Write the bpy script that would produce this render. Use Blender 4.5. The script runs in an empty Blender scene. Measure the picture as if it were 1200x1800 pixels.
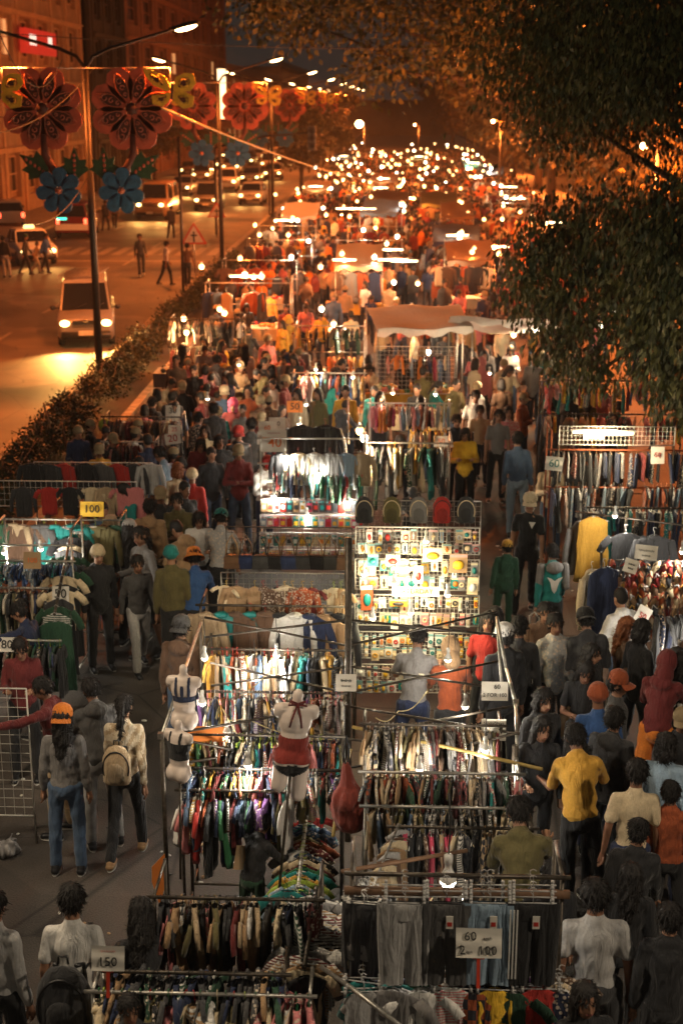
import bpy, math, random
import numpy as np
from mathutils import Vector, Matrix
random.seed(7); RNG = np.random.default_rng(7)
R = math.radians; PI = math.pi
SC = bpy.context.scene
COL = SC.collection
# ------------------------------------------------------------------ camera model
F = 2500.0; H = 6.9
TH = math.atan(720 / F); PS = math.atan(95 / F * math.cos(TH))
CF = Vector((-math.sin(PS) * math.cos(TH), math.cos(PS) * math.cos(TH), -math.sin(TH)))
CR = Vector((math.cos(PS), math.sin(PS), 0)); CU = CR.cross(CF)
def ray(px, py): return CF + CR * ((px - 600) / F) + CU * ((900 - py) / F)
def W(px, py, z=0.0):
    """ground-plane style lookup: where the sight line meets height z"""
    d = ray(px, py); t = (z - H) / d.z
    return Vector((d.x * t, d.y * t, z))
def at(px, py, Y):
    d = ray(px, py); t = Y / d.y
    return Vector((d.x * t, Y, H + d.z * t))
# ------------------------------------------------------------------ mesh builder
def _unit_sphere(nu=12, nv=8):
    v = []; f = []
    v.append((0, 0, -1))
    for j in range(1, nv):
        a = -PI / 2 + PI * j / nv
        for i in range(nu):
            b = 2 * PI * i / nu
            v.append((math.cos(a) * math.cos(b), math.cos(a) * math.sin(b), math.sin(a)))
    v.append((0, 0, 1)); n = len(v) - 1
    for i in range(nu):
        f.append((0, 1 + (i + 1) % nu, 1 + i))
        f.append((n, n - nu + i, n - nu + (i + 1) % nu))
    for j in range(nv - 2):
        for i in range(nu):
            a = 1 + j * nu + i; b = 1 + j * nu + (i + 1) % nu
            f.append((a, b, b + nu, a + nu))
    return np.array(v), f
SPH = {}
def sph(nu, nv):
    if (nu, nv) not in SPH: SPH[(nu, nv)] = _unit_sphere(nu, nv)
    return SPH[(nu, nv)]
def frame_z(d):
    d = Vector(d).normalized()
    a = Vector((0, 0, 1)) if abs(d.z) < .95 else Vector((1, 0, 0))
    x = a.cross(d).normalized(); y = d.cross(x)
    return np.array((x, y, d)).T
class MB:
    def __init__(s): s.v = []; s.f = []; s.m = []; s.n = 0
    def add(s, v, f, m=0):
        v = np.asarray(v, float).reshape(-1, 3)
        s.v.append(v); n = s.n
        for q in f: s.f.append(tuple(int(i) + n for i in q)); s.m.append(m)
        s.n += len(v); return s
    def box(s, c, d, m=0, rz=0, M=None, taper=1.0):
        x, y, z = d[0] / 2, d[1] / 2, d[2] / 2; t = taper
        v = np.array([(-x, -y, -z), (x, -y, -z), (x, y, -z), (-x, y, -z), (-x * t, -y * t, z), (x * t, -y * t, z), (x * t, y * t, z), (-x * t, y * t, z)])
        if rz:
            c_, s_ = math.cos(rz), math.sin(rz); v = v @ np.array([[c_, s_, 0], [-s_, c_, 0], [0, 0, 1]])
        if M is not None: v = v @ np.array(M).T
        return s.add(v + np.array(c), [(0, 3, 2, 1), (4, 5, 6, 7), (0, 1, 5, 4), (1, 2, 6, 5), (2, 3, 7, 6), (3, 0, 4, 7)], m)
    def rod(s, a, b, r, r2=None, m=0, seg=6, cap=True):
        a = np.array(a, float); b = np.array(b, float); r2 = r if r2 is None else r2
        M = frame_z(b - a); t = np.arange(seg) * 2 * PI / seg
        ring = np.stack([np.cos(t), np.sin(t), 0 * t], 1)
        v = np.vstack([a + (ring * r) @ M.T, b + (ring * r2) @ M.T])
        f = [(i, (i + 1) % seg, seg + (i + 1) % seg, seg + i) for i in range(seg)]
        if cap: f += [tuple(range(seg))[::-1], tuple(range(seg, 2 * seg))]
        return s.add(v, f, m)
    def tube(s, pts, r, m=0, seg=6, taper=None):
        P = [np.array(p, float) for p in pts]; n = len(P)
        t = np.arange(seg) * 2 * PI / seg; ring = np.stack([np.cos(t), np.sin(t), 0 * t], 1)
        vs = []; M = None
        for k in range(n):
            d = P[min(k + 1, n - 1)] - P[max(k - 1, 0)]; d = d / (np.linalg.norm(d) + 1e-9)
            if M is None: M = frame_z(d)
            else:
                x = M[:, 0] - d * np.dot(M[:, 0], d); x /= np.linalg.norm(x) + 1e-9
                M = np.array([x, np.cross(d, x), d]).T
            rr = r if taper is None else r * taper[k]
            vs.append(P[k] + (ring * rr) @ M.T)
        f = []
        for k in range(n - 1):
            for i in range(seg): f.append((k * seg + i, k * seg + (i + 1) % seg, (k + 1) * seg + (i + 1) % seg, (k + 1) * seg + i))
        f += [tuple(range(seg))[::-1], tuple(range((n - 1) * seg, n * seg))]
        return s.add(np.vstack(vs), f, m)
    def ell(s, c, r, m=0, M=None, nu=12, nv=8):
        v, f = sph(nu, nv); v = v * np.array(r)
        if M is not None: v = v @ np.array(M).T
        return s.add(v + np.array(c), f, m)
    def cap(s, a, b, r0, r1, m=0, nu=12, nv=8, flat=None):
        """tapered capsule; flat=(sx,sy) squashes its cross-section"""
        a = np.array(a, float); b = np.array(b, float); v, f = sph(nu, nv); v = v.copy()
        up = v[:, 2] >= -1e-6; M = frame_z(b - a)
        rr = np.where(up, r1, r0)[:, None]; w = v * rr
        if flat: w[:, 0] *= flat[0]; w[:, 1] *= flat[1]
        w = w @ M.T + np.where(up[:, None], b, a)
        return s.add(w, f, m)
    def lathe(s, prof, c=(0, 0, 0), m=0, seg=16, close=False, M=None):
        t = np.arange(seg) * 2 * PI / seg; vs = []
        for (r, z) in prof: vs.append(np.stack([r * np.cos(t), r * np.sin(t), 0 * t + z], 1))
        v = np.vstack(vs); n = len(prof)
        if M is not None: v = v @ np.array(M).T
        f = [(k * seg + i, k * seg + (i + 1) % seg, (k + 1) * seg + (i + 1) % seg, (k + 1) * seg + i) for k in range(n - 1) for i in range(seg)]
        if close: f += [tuple(range(seg))[::-1], tuple(range((n - 1) * seg, n * seg))]
        return s.add(v + np.array(c), f, m)
    def prism(s, poly, y0, y1, m=0, M=None, c=(0, 0, 0)):
        """polygon in x,z extruded along y"""
        n = len(poly)
        v = np.array([(x, y0, z) for x, z in poly] + [(x, y1, z) for x, z in poly])
        if M is not None: v = v @ np.array(M).T
        f = [tuple(range(n)), tuple(range(n, 2 * n))[::-1]] + [(i, i + n, (i + 1) % n + n, (i + 1) % n) for i in range(n)]
        return s.add(v + np.array(c), f, m)
    def grid(s, P, m=0, closed_u=False):
        """P[nj][ni] points"""
        P = np.asarray(P, float); nj, ni = P.shape[:2]; f = []
        for j in range(nj - 1):
            for i in range(ni if closed_u else ni - 1):
                f.append((j * ni + i, j * ni + (i + 1) % ni, (j + 1) * ni + (i + 1) % ni, (j + 1) * ni + i))
        return s.add(P.reshape(-1, 3), f, m)
    def mesh(s, name, mats, smooth=True):
        me = bpy.data.meshes.new(name)
        v = np.vstack(s.v) if s.v else np.zeros((0, 3))
        me.from_pydata(v.tolist(), [], s.f)
        for mt in (mats if isinstance(mats, (list, tuple)) else [mats]): me.materials.append(mt)
        if max(s.m, default=0) > 0: me.polygons.foreach_set('material_index', s.m)
        me.polygons.foreach_set('use_smooth', [bool(smooth)] * len(s.f))
        me.update(); return me
    def build(s, name, mats, parent=None, smooth=True, loc=None):
        return link(name, s.mesh(name, mats, smooth), parent, loc)
def link(name, me, parent=None, loc=None, mat=None):
    o = bpy.data.objects.new(name, me); COL.objects.link(o)
    if parent is not None: o.parent = parent
    if mat is not None: o.matrix_local = mat
    elif loc is not None: o.location = loc
    return o
def tag(o, label=None, cat=None, group=None, kind=None):
    if label: o['label'] = label
    if cat: o['category'] = cat
    if group: o['group'] = group
    if kind: o['kind'] = kind
    return o
def empty(name, label, cat, loc=(0, 0, 0), rz=0, group=None):
    o = bpy.data.objects.new(name, None); COL.objects.link(o)
    o.location = loc; o.rotation_euler = (0, 0, rz); o.empty_display_size = .1
    return tag(o, label, cat, group)
def structure(name, mb, mat, smooth=False): return tag(mb.build(name, mat, smooth=smooth), kind='structure')
def dup(root, loc, rz=None, label=None, group=None, color=None, scale=None, _p=None):
    c = root.copy(); COL.objects.link(c)
    if _p is None:
        c.location = loc
        if rz is not None: c.rotation_euler = (0, 0, rz) if not isinstance(rz, (tuple, list)) else rz
        if scale is not None: c.scale = (scale,) * 3 if not isinstance(scale, (tuple, list)) else scale
        if label: c['label'] = label
        if group: c['group'] = group
    else: c.parent = _p
    if color is not None and c.type == 'MESH' and not c.get('fixedcol'): c.color = color
    for ch in root.children: dup(ch, None, color=color, _p=c)
    return c
def setcol(o, c, deep=False):
    o.color = (*c[:3], 1); return o
# ------------------------------------------------------------------ materials
MATS = {}
def newmat(name):
    m = bpy.data.materials.new(name); m.use_nodes = True
    nt = m.node_tree; b = nt.nodes['Principled BSDF']; return m, nt, b
def N(nt, t, **k):
    n = nt.nodes.new(t)
    for a, v in k.items():
        if a in n.inputs: n.inputs[a].default_value = v
        else: setattr(n, a, v)
    return n
def mat(name, col=(.5, .5, .5), rough=.6, metal=0, var=.25, scale=6, bump=0, emis=0, emcol=None, objcol=False, coat=0, sample=True, coords='Object'):
    if name in MATS: return MATS[name]
    m, nt, b = newmat(name); L = nt.links
    b.inputs['Roughness'].default_value = rough; b.inputs['Metallic'].default_value = metal
    if coat: b.inputs['Coat Weight'].default_value = coat; b.inputs['Coat Roughness'].default_value = .15
    tc = N(nt, 'ShaderNodeTexCoord'); nz = N(nt, 'ShaderNodeTexNoise', Scale=scale, Detail=6.0, Roughness=.6)
    L.new(tc.outputs[coords], nz.inputs['Vector'])
    mr = N(nt, 'ShaderNodeMapRange'); mr.inputs['From Min'].default_value = .3; mr.inputs['From Max'].default_value = .7
    mr.inputs['To Min'].default_value = 1 - var; mr.inputs['To Max'].default_value = 1 + var * .6
    L.new(nz.outputs['Fac'], mr.inputs['Value'])
    mx = N(nt, 'ShaderNodeVectorMath', operation='SCALE'); L.new(mr.outputs[0], mx.inputs['Scale'])
    if objcol:
        oi = N(nt, 'ShaderNodeObjectInfo'); L.new(oi.outputs['Color'], mx.inputs[0])
    else: mx.inputs[0].default_value = col[:3]
    L.new(mx.outputs[0], b.inputs['Base Color'])
    if bump:
        bp = N(nt, 'ShaderNodeBump', Strength=bump, Distance=.02); L.new(nz.outputs['Fac'], bp.inputs['Height']); L.new(bp.outputs[0], b.inputs['Normal'])
    if emis:
        b.inputs['Emission Color'].default_value = (*(emcol or col)[:3], 1); b.inputs['Emission Strength'].default_value = emis
        if not sample: m.cycles.emission_sampling = 'NONE'
    MATS[name] = m; return m
def cloth(name, pattern=None, rough=.88, c2=(.6, .58, .5), scale=30.0):
    """woven cloth tinted by the object's own colour, with optional pattern in a second colour"""
    if name in MATS: return MATS[name]
    m, nt, b = newmat(name); L = nt.links
    b.inputs['Roughness'].default_value = rough
    if 'Sheen Weight' in b.inputs: b.inputs['Sheen Weight'].default_value = .15
    oi = N(nt, 'ShaderNodeObjectInfo'); tc = N(nt, 'ShaderNodeTexCoord')
    nz = N(nt, 'ShaderNodeTexNoise', Scale=45.0, Detail=6.0, Roughness=.65); L.new(tc.outputs['Object'], nz.inputs['Vector'])
    mr = N(nt, 'ShaderNodeMapRange'); mr.inputs['From Min'].default_value = .32; mr.inputs['From Max'].default_value = .68
    mr.inputs['To Min'].default_value = .84; mr.inputs['To Max'].default_value = 1.08
    L.new(nz.outputs['Fac'], mr.inputs['Value'])
    base = oi.outputs['Color']
    if pattern:
        mix = N(nt, 'ShaderNodeMix', data_type='RGBA'); L.new(base, mix.inputs[6]); mix.inputs[7].default_value = (*c2, 1)
        gt = N(nt, 'ShaderNodeMath', operation='GREATER_THAN'); gt.inputs[1].default_value = .5
        if pattern == 'stripe':
            wv = N(nt, 'ShaderNodeTexWave', Scale=scale * .4, Distortion=1.2, bands_direction='Z'); wv.inputs['Detail Scale'].default_value = 1
            L.new(tc.outputs['Object'], wv.inputs['Vector']); L.new(wv.outputs['Fac'], gt.inputs[0])
        elif pattern == 'check':
            ck = N(nt, 'ShaderNodeTexChecker', Scale=scale); L.new(tc.outputs['Object'], ck.inputs['Vector']); L.new(ck.outputs['Fac'], gt.inputs[0])
        elif pattern == 'print':
            vo = N(nt, 'ShaderNodeTexVoronoi', Scale=scale); L.new(tc.outputs['Object'], vo.inputs['Vector'])
            gt.operation = 'LESS_THAN'; gt.inputs[1].default_value = .38; L.new(vo.outputs['Distance'], gt.inputs[0])
        elif pattern == 'ikat':
            wv = N(nt, 'ShaderNodeTexWave', Scale=5.0, Distortion=3.0, bands_direction='DIAGONAL'); wv.inputs['Detail Scale'].default_value = 9
            L.new(tc.outputs['Object'], wv.inputs['Vector']); L.new(wv.outputs['Fac'], gt.inputs[0])
        L.new(gt.outputs[0], mix.inputs[0]); base = mix.outputs[2]
    mx = N(nt, 'ShaderNodeVectorMath', operation='SCALE'); L.new(base, mx.inputs[0]); L.new(mr.outputs[0], mx.inputs['Scale'])
    L.new(mx.outputs[0], b.inputs['Base Color'])
    wn = N(nt, 'ShaderNodeTexNoise', Scale=11.0, Detail=4.0, Distortion=1.0); mpn = N(nt, 'ShaderNodeMapping'); mpn.inputs['Scale'].default_value = (1.5, 1.5, .3); L.new(tc.outputs['Object'], mpn.inputs['Vector']); L.new(mpn.outputs[0], wn.inputs['Vector'])
    bp = N(nt, 'ShaderNodeBump', Strength=.8, Distance=.035); L.new(wn.outputs['Fac'], bp.inputs['Height']); L.new(bp.outputs[0], b.inputs['Normal'])
    MATS[name] = m; return m
M_CLOTH = cloth('woven_cloth'); M_STRIPE = cloth('striped_cloth', 'stripe', c2=(.62, .6, .55)); M_CHECK = cloth('checked_cloth', 'check', c2=(.02, .02, .03), scale=16.0)
M_PRINT = cloth('printed_cloth', 'print', c2=(.6, .5, .4), scale=28.0); M_IKAT = cloth('knit_pattern_cloth', 'ikat', c2=(.65, .55, .4))
M_SHEEN = mat('glossy_fabric', objcol=True, rough=.4, var=.3, scale=9, bump=.5)
M_TINT = mat('tinted_plastic', objcol=True, rough=.42, var=.15, scale=20)
M_SKIN = mat('skin', (.36, .185, .11), .55, var=.18, scale=9, bump=.1)
M_SKIN2 = mat('tanned_skin', (.25, .12, .07), .55, var=.18, scale=9, bump=.1)
M_EYE = mat('dark_eye', (.02, .013, .01), .3); M_LIP = mat('lip', (.25, .07, .06), .5)
M_HAIR = mat('black_hair', (.012, .009, .008), .68, var=.5, scale=40, bump=.6)
M_HAIRR = mat('copper_hair', (.25, .075, .02), .6, var=.5, scale=40, bump=.6)
M_SHOE = mat('shoe_leather', (.03, .025, .025), .5); M_SOLE = mat('shoe_sole', (.5, .48, .44), .6)
M_STEEL = mat('painted_steel', (.085, .07, .055), .42, .6, var=.55, scale=25, bump=.2)
M_BARE = mat('galvanised_steel', (.42, .4, .36), .38, .75, var=.4, scale=30, bump=.15)
M_WIRE = mat('white_wire', (.6, .58, .52), .45, .2); M_DWIRE = mat('dark_wire', (.1, .09, .08), .5, .4)
M_BLACK = mat('black_plastic', (.015, .015, .016), .4); M_CORD = mat('rubber_cord', (.03, .03, .03), .6); M_CORDW = mat('yellowed_cord', (.5, .4, .2), .6)
M_BAMBOO = mat('bamboo', (.42, .3, .09), .5, var=.4, scale=12, bump=.2)
M_WOOD = mat('rough_wood', (.16, .085, .045), .75, var=.5, scale=9, bump=.5)
M_WHITEP = mat('white_plastic', (.75, .74, .7), .4, var=.06); M_CARD = mat('cardboard', (.38, .25, .13), .85)
M_PAPER = mat('sign_paper', (.72, .68, .6), .8, var=.12); M_YPAPER = mat('yellow_card', (.8, .48, .04), .7, var=.1); M_OPAPER = mat('orange_card', (.75, .22, .04), .7, var=.1)
M_INK = mat('black_ink', (.012, .012, .012), .7); M_RINK = mat('red_ink', (.45, .03, .02), .7); M_TINK = mat('teal_ink', (.01, .16, .15), .7); M_OINK = mat('orange_ink', (.7, .15, .02), .7)
M_BULB = mat('lit_bulb', (1, 1, 1), .3, emis=10, emcol=(1, .86, .6), sample=False, var=0)
M_BULBF = mat('lit_bulb_warm', (1, 1, 1), .3, emis=6, emcol=(1, .6, .22), sample=False, var=0)
M_TUBE = mat('lit_tube', (1, 1, 1), .3, emis=8, emcol=(1, .8, .42), sample=False, var=0)
M_STREET = mat('lit_street_lens', (1, 1, 1), .3, emis=22, emcol=(1, .62, .25), sample=False, var=0)
M_HEAD = mat('lit_headlamp', (1, 1, 1), .2, emis=7, emcol=(1, .74, .26), sample=False, var=0)
M_FOG = mat('lit_fog_lamp', (1, 1, 1), .2, emis=10, emcol=(1, .6, .12), sample=False, var=0)
M_TAIL = mat('lit_tail_lamp', (.6, .02, .01), .2, emis=6, emcol=(1, .08, .03), sample=False, var=0)
M_GREENL = mat('lit_green_display', (.02, .3, .2), .3, emis=3, emcol=(.05, .9, .55), sample=False, var=0)
COLR = {'black': (.014, .014, .016), 'charcoal': (.035, .035, .038), 'dark grey': (.07, .068, .068), 'grey': (.2, .19, .185), 'light grey': (.4, .39, .38), 'white': (.72, .7, .66),
 'cream': (.66, .53, .34), 'beige': (.45, .33, .2), 'tan': (.36, .22, .11), 'brown': (.13, .07, .04), 'olive': (.12, .1, .035), 'mustard': (.55, .29, .035), 'yellow': (.8, .47, .03),
 'orange': (.7, .2, .02), 'rust': (.33, .07, .02), 'red': (.42, .025, .018), 'maroon': (.14, .015, .015), 'pink': (.6, .2, .2), 'hot pink': (.6, .06, .13), 'purple': (.14, .05, .2),
 'navy': (.015, .025, .07), 'blue': (.03, .09, .26), 'denim blue': (.07, .12, .21), 'pale blue': (.26, .36, .46), 'teal': (.01, .2, .19), 'green': (.03, .16, .06), 'dark green': (.015, .06, .03), 'lime': (.3, .4, .05)}
# ------------------------------------------------------------------ batch remeshing (one smooth surface out of overlapping limbs)
JOBS = []
def job(mb, voxel, smooth=3, wrinkle=0, seed=0):
    """register an organic surface; returns a mesh that is filled in by run_jobs()"""
    me = bpy.data.meshes.new('surface'); JOBS.append([mb, voxel, smooth, wrinkle, seed, me, None]); return len(JOBS) - 1
def run_jobs():
    tmp = []
    for jb in JOBS:
        if jb[6] is not None: continue
        src = jb[0].mesh('tmp', [M_SKIN]); o = bpy.data.objects.new('tmp', src); COL.objects.link(o)
        md = o.modifiers.new('r', 'REMESH'); md.mode = 'VOXEL'; md.voxel_size = jb[1]; md.use_smooth_shade = True
        if jb[2]: sm = o.modifiers.new('s', 'SMOOTH'); sm.iterations = jb[2]; sm.factor = .5
        tmp.append((jb, o, src))
    dg = bpy.context.evaluated_depsgraph_get(); dg.update()
    for jb, o, src in tmp:
        me = bpy.data.meshes.new_from_object(o.evaluated_get(dg))
        n = len(me.vertices); co = np.empty(n * 3); me.vertices.foreach_get('co', co); co = co.reshape(-1, 3)
        if jb[3]:
            nr = np.empty(n * 3); me.vertices.foreach_get('normal', nr); nr = nr.reshape(-1, 3)
            s = jb[4] * 1.7; x, y, z = co.T
            d = np.sin(31 * z + 5 * np.sin(9 * x + s) + 6 * np.sin(7 * y + s)) * .5 + np.sin(17 * x + 23 * z * np.sin(s + 1) + 4 * np.sin(13 * y + s)) * .6 + np.sin(47 * z + 29 * x + s * 3) * .3
            co = co + nr * (d * jb[3])[:, None]
        fc = [tuple(p.vertices) for p in me.polygons]
        jb[6] = (co, fc)
    for jb, o, src in tmp:
        bpy.data.objects.remove(o); bpy.data.meshes.remove(src)
# ------------------------------------------------------------------ poses
def D(x, y, z):
    v = np.array((x, y, z), float); return v / np.linalg.norm(v)
DN = D(0, 0, -1)
POSES = {
 'stand':   dict(aL=(D(.16, .05, -1), D(.06, -.2, -1)), aR=(D(-.16, .05, -1), D(-.06, -.2, -1)), lL=(D(.05, 0, -1), D(.03, .03, -1)), lR=(D(-.06, -.03, -1), D(-.03, .06, -1))),
 'walk':    dict(aL=(D(.14, -.35, -1), D(.05, -.7, -1)), aR=(D(-.14, .35, -1), D(-.08, .05, -1)), lL=(D(.03, .22, -1), D(.02, .5, -1)), lR=(D(-.03, -.4, -1), D(-.02, -.12, -1)), lean=4),
 'walkb':   dict(aL=(D(.14, .3, -1), D(.08, .05, -1)), aR=(D(-.14, -.3, -1), D(-.05, -.7, -1)), lL=(D(.03, -.38, -1), D(.02, -.1, -1)), lR=(D(-.03, .22, -1), D(-.02, .55, -1)), lean=5),
 'crossed': dict(aL=(D(.25, -.25, -1), D(-.9, -.55, .1)), aR=(D(-.25, -.25, -1), D(.9, -.6, .2)), lL=(D(.1, 0, -1), D(.03, .03, -1)), lR=(D(-.1, 0, -1), D(-.03, .03, -1))),
 'phone':   dict(aL=(D(.18, -.15, -1), D(-.3, -1, .25)), aR=(D(-.18, -.15, -1), D(.3, -1, .25)), lL=(D(.05, 0, -1), D(.03, .03, -1)), lR=(D(-.06, -.06, -1), D(-.03, .08, -1)), head=(28, 0)),
 'reachR':  dict(aL=(D(.15, 0, -1), D(.05, -.5, -1)), aR=(D(-.75, -.75, -.15), D(-.8, -.8, .1)), lL=(D(.07, .05, -1), D(.03, .08, -1)), lR=(D(-.1, -.1, -1), D(-.03, .05, -1)), head=(15, -20), lean=8),
 'reachL':  dict(aR=(D(-.15, 0, -1), D(-.05, -.5, -1)), aL=(D(.75, -.75, -.15), D(.8, -.8, .1)), lL=(D(.1, -.1, -1), D(.03, .05, -1)), lR=(D(-.07, .05, -1), D(-.03, .08, -1)), head=(15, 20), lean=8),
 'browse':  dict(aL=(D(.22, -.5, -.9), D(-.1, -1, -.1)), aR=(D(-.22, -.6, -.8), D(.1, -1, .05)), lL=(D(.08, 0, -1), D(.03, .06, -1)), lR=(D(-.08, -.08, -1), D(-.03, .1, -1)), head=(24, 8), lean=12),
 'bend':    dict(aL=(D(.2, -.5, -1), D(0, -.6, -.9)), aR=(D(-.2, -.6, -1), D(0, -.7, -.8)), lL=(D(.1, -.15, -1), D(.03, .25, -1)), lR=(D(-.1, -.1, -1), D(-.03, .2, -1)), head=(20, 0), lean=45),
 'carry':   dict(aL=(D(.2, .05, -1), D(.1, -.1, -1)), aR=(D(-.2, -.1, -1), D(.15, -1, .1)), lL=(D(.05, .1, -1), D(.02, .25, -1)), lR=(D(-.05, -.2, -1), D(-.03, 0, -1)), head=(8, 12)),
}
def rotx(a):
    c, s = math.cos(a), math.sin(a); return np.array([[1, 0, 0], [0, c, -s], [0, s, c]])
def rotz(a):
    c, s = math.cos(a), math.sin(a); return np.array([[c, -s, 0], [s, c, 0], [0, 0, 1]])
def skel(pose):
    p = POSES[pose]; J = {}
    lean = rotx(R(p.get('lean', 0)))          # top of the body goes towards -y, the way the person faces
    hip = np.zeros(3)
    for s, k in ((1, 'L'), (-1, 'R')):
        h = hip + np.array((.09 * s, 0, 0)); kn = h + p['l' + k][0] * .42; an = kn + p['l' + k][1] * .41
        J['hip' + k], J['knee' + k], J['ankle' + k] = h, kn, an
    dz = .085 - min(J['ankleL'][2], J['ankleR'][2])
    for k in J: J[k] = J[k] + np.array((0, 0, dz))
    hip = np.array((0, 0, dz)); J['pelvis'] = hip
    up = lambda x, y, z: hip + lean @ np.array((x, y, z))
    J['waist'] = up(0, 0, .18); J['chest'] = up(0, 0, .38); J['neck'] = up(0, .01, .55); J['lean'] = lean
    hp, hy = p.get('head', (4, 0))
    HM = lean @ rotz(R(hy)) @ rotx(R(hp)); J['HM'] = HM
    if p.get('lean', 0) > 30: HM = rotz(R(hy)) @ rotx(R(hp)); J['HM'] = HM
    J['head'] = J['neck'] + HM @ np.array((0, -.015, .16))
    for s, k in ((1, 'L'), (-1, 'R')):
        sh = up(.158 * s, .01, .48); el = sh + p['a' + k][0] * .285; wr = el + p['a' + k][1] * .25
        J['sh' + k], J['el' + k], J['wr' + k] = sh, el, wr
    return J
def hand(mb, wr, d, side):
    d = D(*d); z = np.array((0, 0, 1.)); across = np.cross(d, z)
    if np.linalg.norm(across) < .3: across = np.array((0., 1., 0)) ; across = across - d * np.dot(across, d)
    across /= np.linalg.norm(across); nrm = np.cross(across, d)
    palm = wr + d * .05
    mb.cap(wr, wr + d * .085, .026, .036, flat=(.75, 1), nu=8, nv=6)
    for i, ln in enumerate((.062, .074, .07, .055)):
        a = wr + d * .085 + across * (.026 - .0175 * i); b = a + d * ln * .55 - nrm * .006 * side; c = b + d * ln * .4 - nrm * .02
        mb.tube([a, b, c], .0085, seg=5, taper=[1, .95, .7])
    a = wr + d * .035 + across * .026; b = a + d * .03 + across * .022; c = b + d * .03 + across * .004
    mb.tube([a, b, c], .0105, seg=5, taper=[1.1, 1, .75])
def body_mb(J):
    b = MB(); L = J['lean']
    b.ell(J['pelvis'] + L @ np.array((0, .01, .02)), (.13, .09, .12), M=L); b.ell(J['waist'], (.115, .08, .15), M=L); b.ell(J['chest'], (.138, .096, .18), M=L)
    b.cap(J['shL'] * .94 + J['neck'] * .06, J['shR'] * .94 + J['neck'] * .06, .038, .038)
    b.cap(J['neck'] - L @ np.array((0, 0, .05)), J['head'] - J['HM'] @ np.array((0, -.01, .06)), .058, .05)
    HM = J['HM']; h = J['head']
    b.ell(h + HM @ np.array((0, .012, .025)), (.074, .092, .092), M=HM); b.ell(h + HM @ np.array((0, -.022, -.045)), (.056, .062, .068), M=HM)
    b.cap(h + HM @ np.array((0, -.083, .01)), h + HM @ np.array((0, -.1, -.028)), .009, .015)
    for s in (-1, 1): b.ell(h + HM @ np.array((.075 * s, .012, -.008)), (.013, .022, .034), M=HM)
    for k in 'LR':
        b.cap(J['sh' + k], J['el' + k], .036, .036); b.cap(J['el' + k], J['wr' + k], .039, .026)
        b.cap(J['hip' + k], J['knee' + k], .082, .054); b.cap(J['knee' + k], J['ankle' + k], .055, .038)
        b.cap(J['ankle' + k] - np.array((0, -.03, .04)), J['ankle' + k] - np.array((0, .13, .055)), .032, .026)
    return b
def top_mb(J, kind):
    b = MB(); L = J['lean']; t = {'tee': .004, 'sweater': .012, 'jacket': .022, 'hoodie': .024}[kind]
    dn = {'tee': -.06, 'sweater': -.08, 'jacket': -.09, 'hoodie': -.08}[kind]
    b.ell(J['pelvis'] + L @ np.array((0, .0, .04)), (.142 + t, .104 + t, .13), M=L)
    b.cap(J['pelvis'] + L @ np.array((0, 0, dn + .1)), J['chest'] + L @ np.array((0, 0, .02)), (.1 + t), .105 + t, flat=(.95, 1.32) if abs((J['chest'] - J['pelvis'])[2]) < 0 else None)
    b.ell(J['waist'], (.132 + t, .095 + t, .18), M=L); b.ell(J['chest'], (.146 + t, .106 + t, .175), M=L)
    b.cap(J['shL'] * .95 + J['neck'] * .05, J['shR'] * .95 + J['neck'] * .05, .05 + t * .7, .05 + t * .7)
    b.cap(J['neck'] - L @ np.array((0, 0, .06)), J['neck'] - L @ np.array((0, 0, .0)), .085 + t * .4, .062 + t * .5)
    for k in 'LR':
        if kind == 'tee':
            e = J['sh' + k] * .35 + J['el' + k] * .65; b.cap(J['sh' + k], e, .052, .056)
        else:
            e = J['el' + k] * .08 + J['wr' + k] * .92
            b.cap(J['sh' + k], J['el' + k], .047 + t * .6, .042 + t * .55); b.cap(J['el' + k], e, .045 + t * .6, .034 + t * .4)
    if kind == 'hoodie': b.ell(J['neck'] + L @ np.array((0, .085, -.02)), (.12, .06, .085), M=L @ rotx(.4))
    if kind == 'jacket': b.cap(J['neck'] + L @ np.array((-.05, .03, .0)), J['neck'] + L @ np.array((.05, .03, .0)), .045, .045)
    return b
def bottom_mb(J, kind):
    b = MB(); b.ell(J['pelvis'] + np.array((0, .012, -.0)), (.146, .116, .125))
    for k in 'LR':
        if kind == 'shorts': e = J['hip' + k] * .12 + J['knee' + k] * .88; b.cap(J['hip' + k], e, .1, .085)
        elif kind == 'skirt': pass
        else:
            w = .012 if kind == 'jeans' else .024
            b.cap(J['hip' + k], J['knee' + k], .086 + w * .5, .056 + w); b.cap(J['knee' + k], J['ankle' + k] + np.array((0, 0, .02)), .06 + w, .047 + w)
    if kind == 'skirt': b.cap(J['pelvis'], (J['kneeL'] + J['kneeR']) / 2, .13, .17)
    return b
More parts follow.
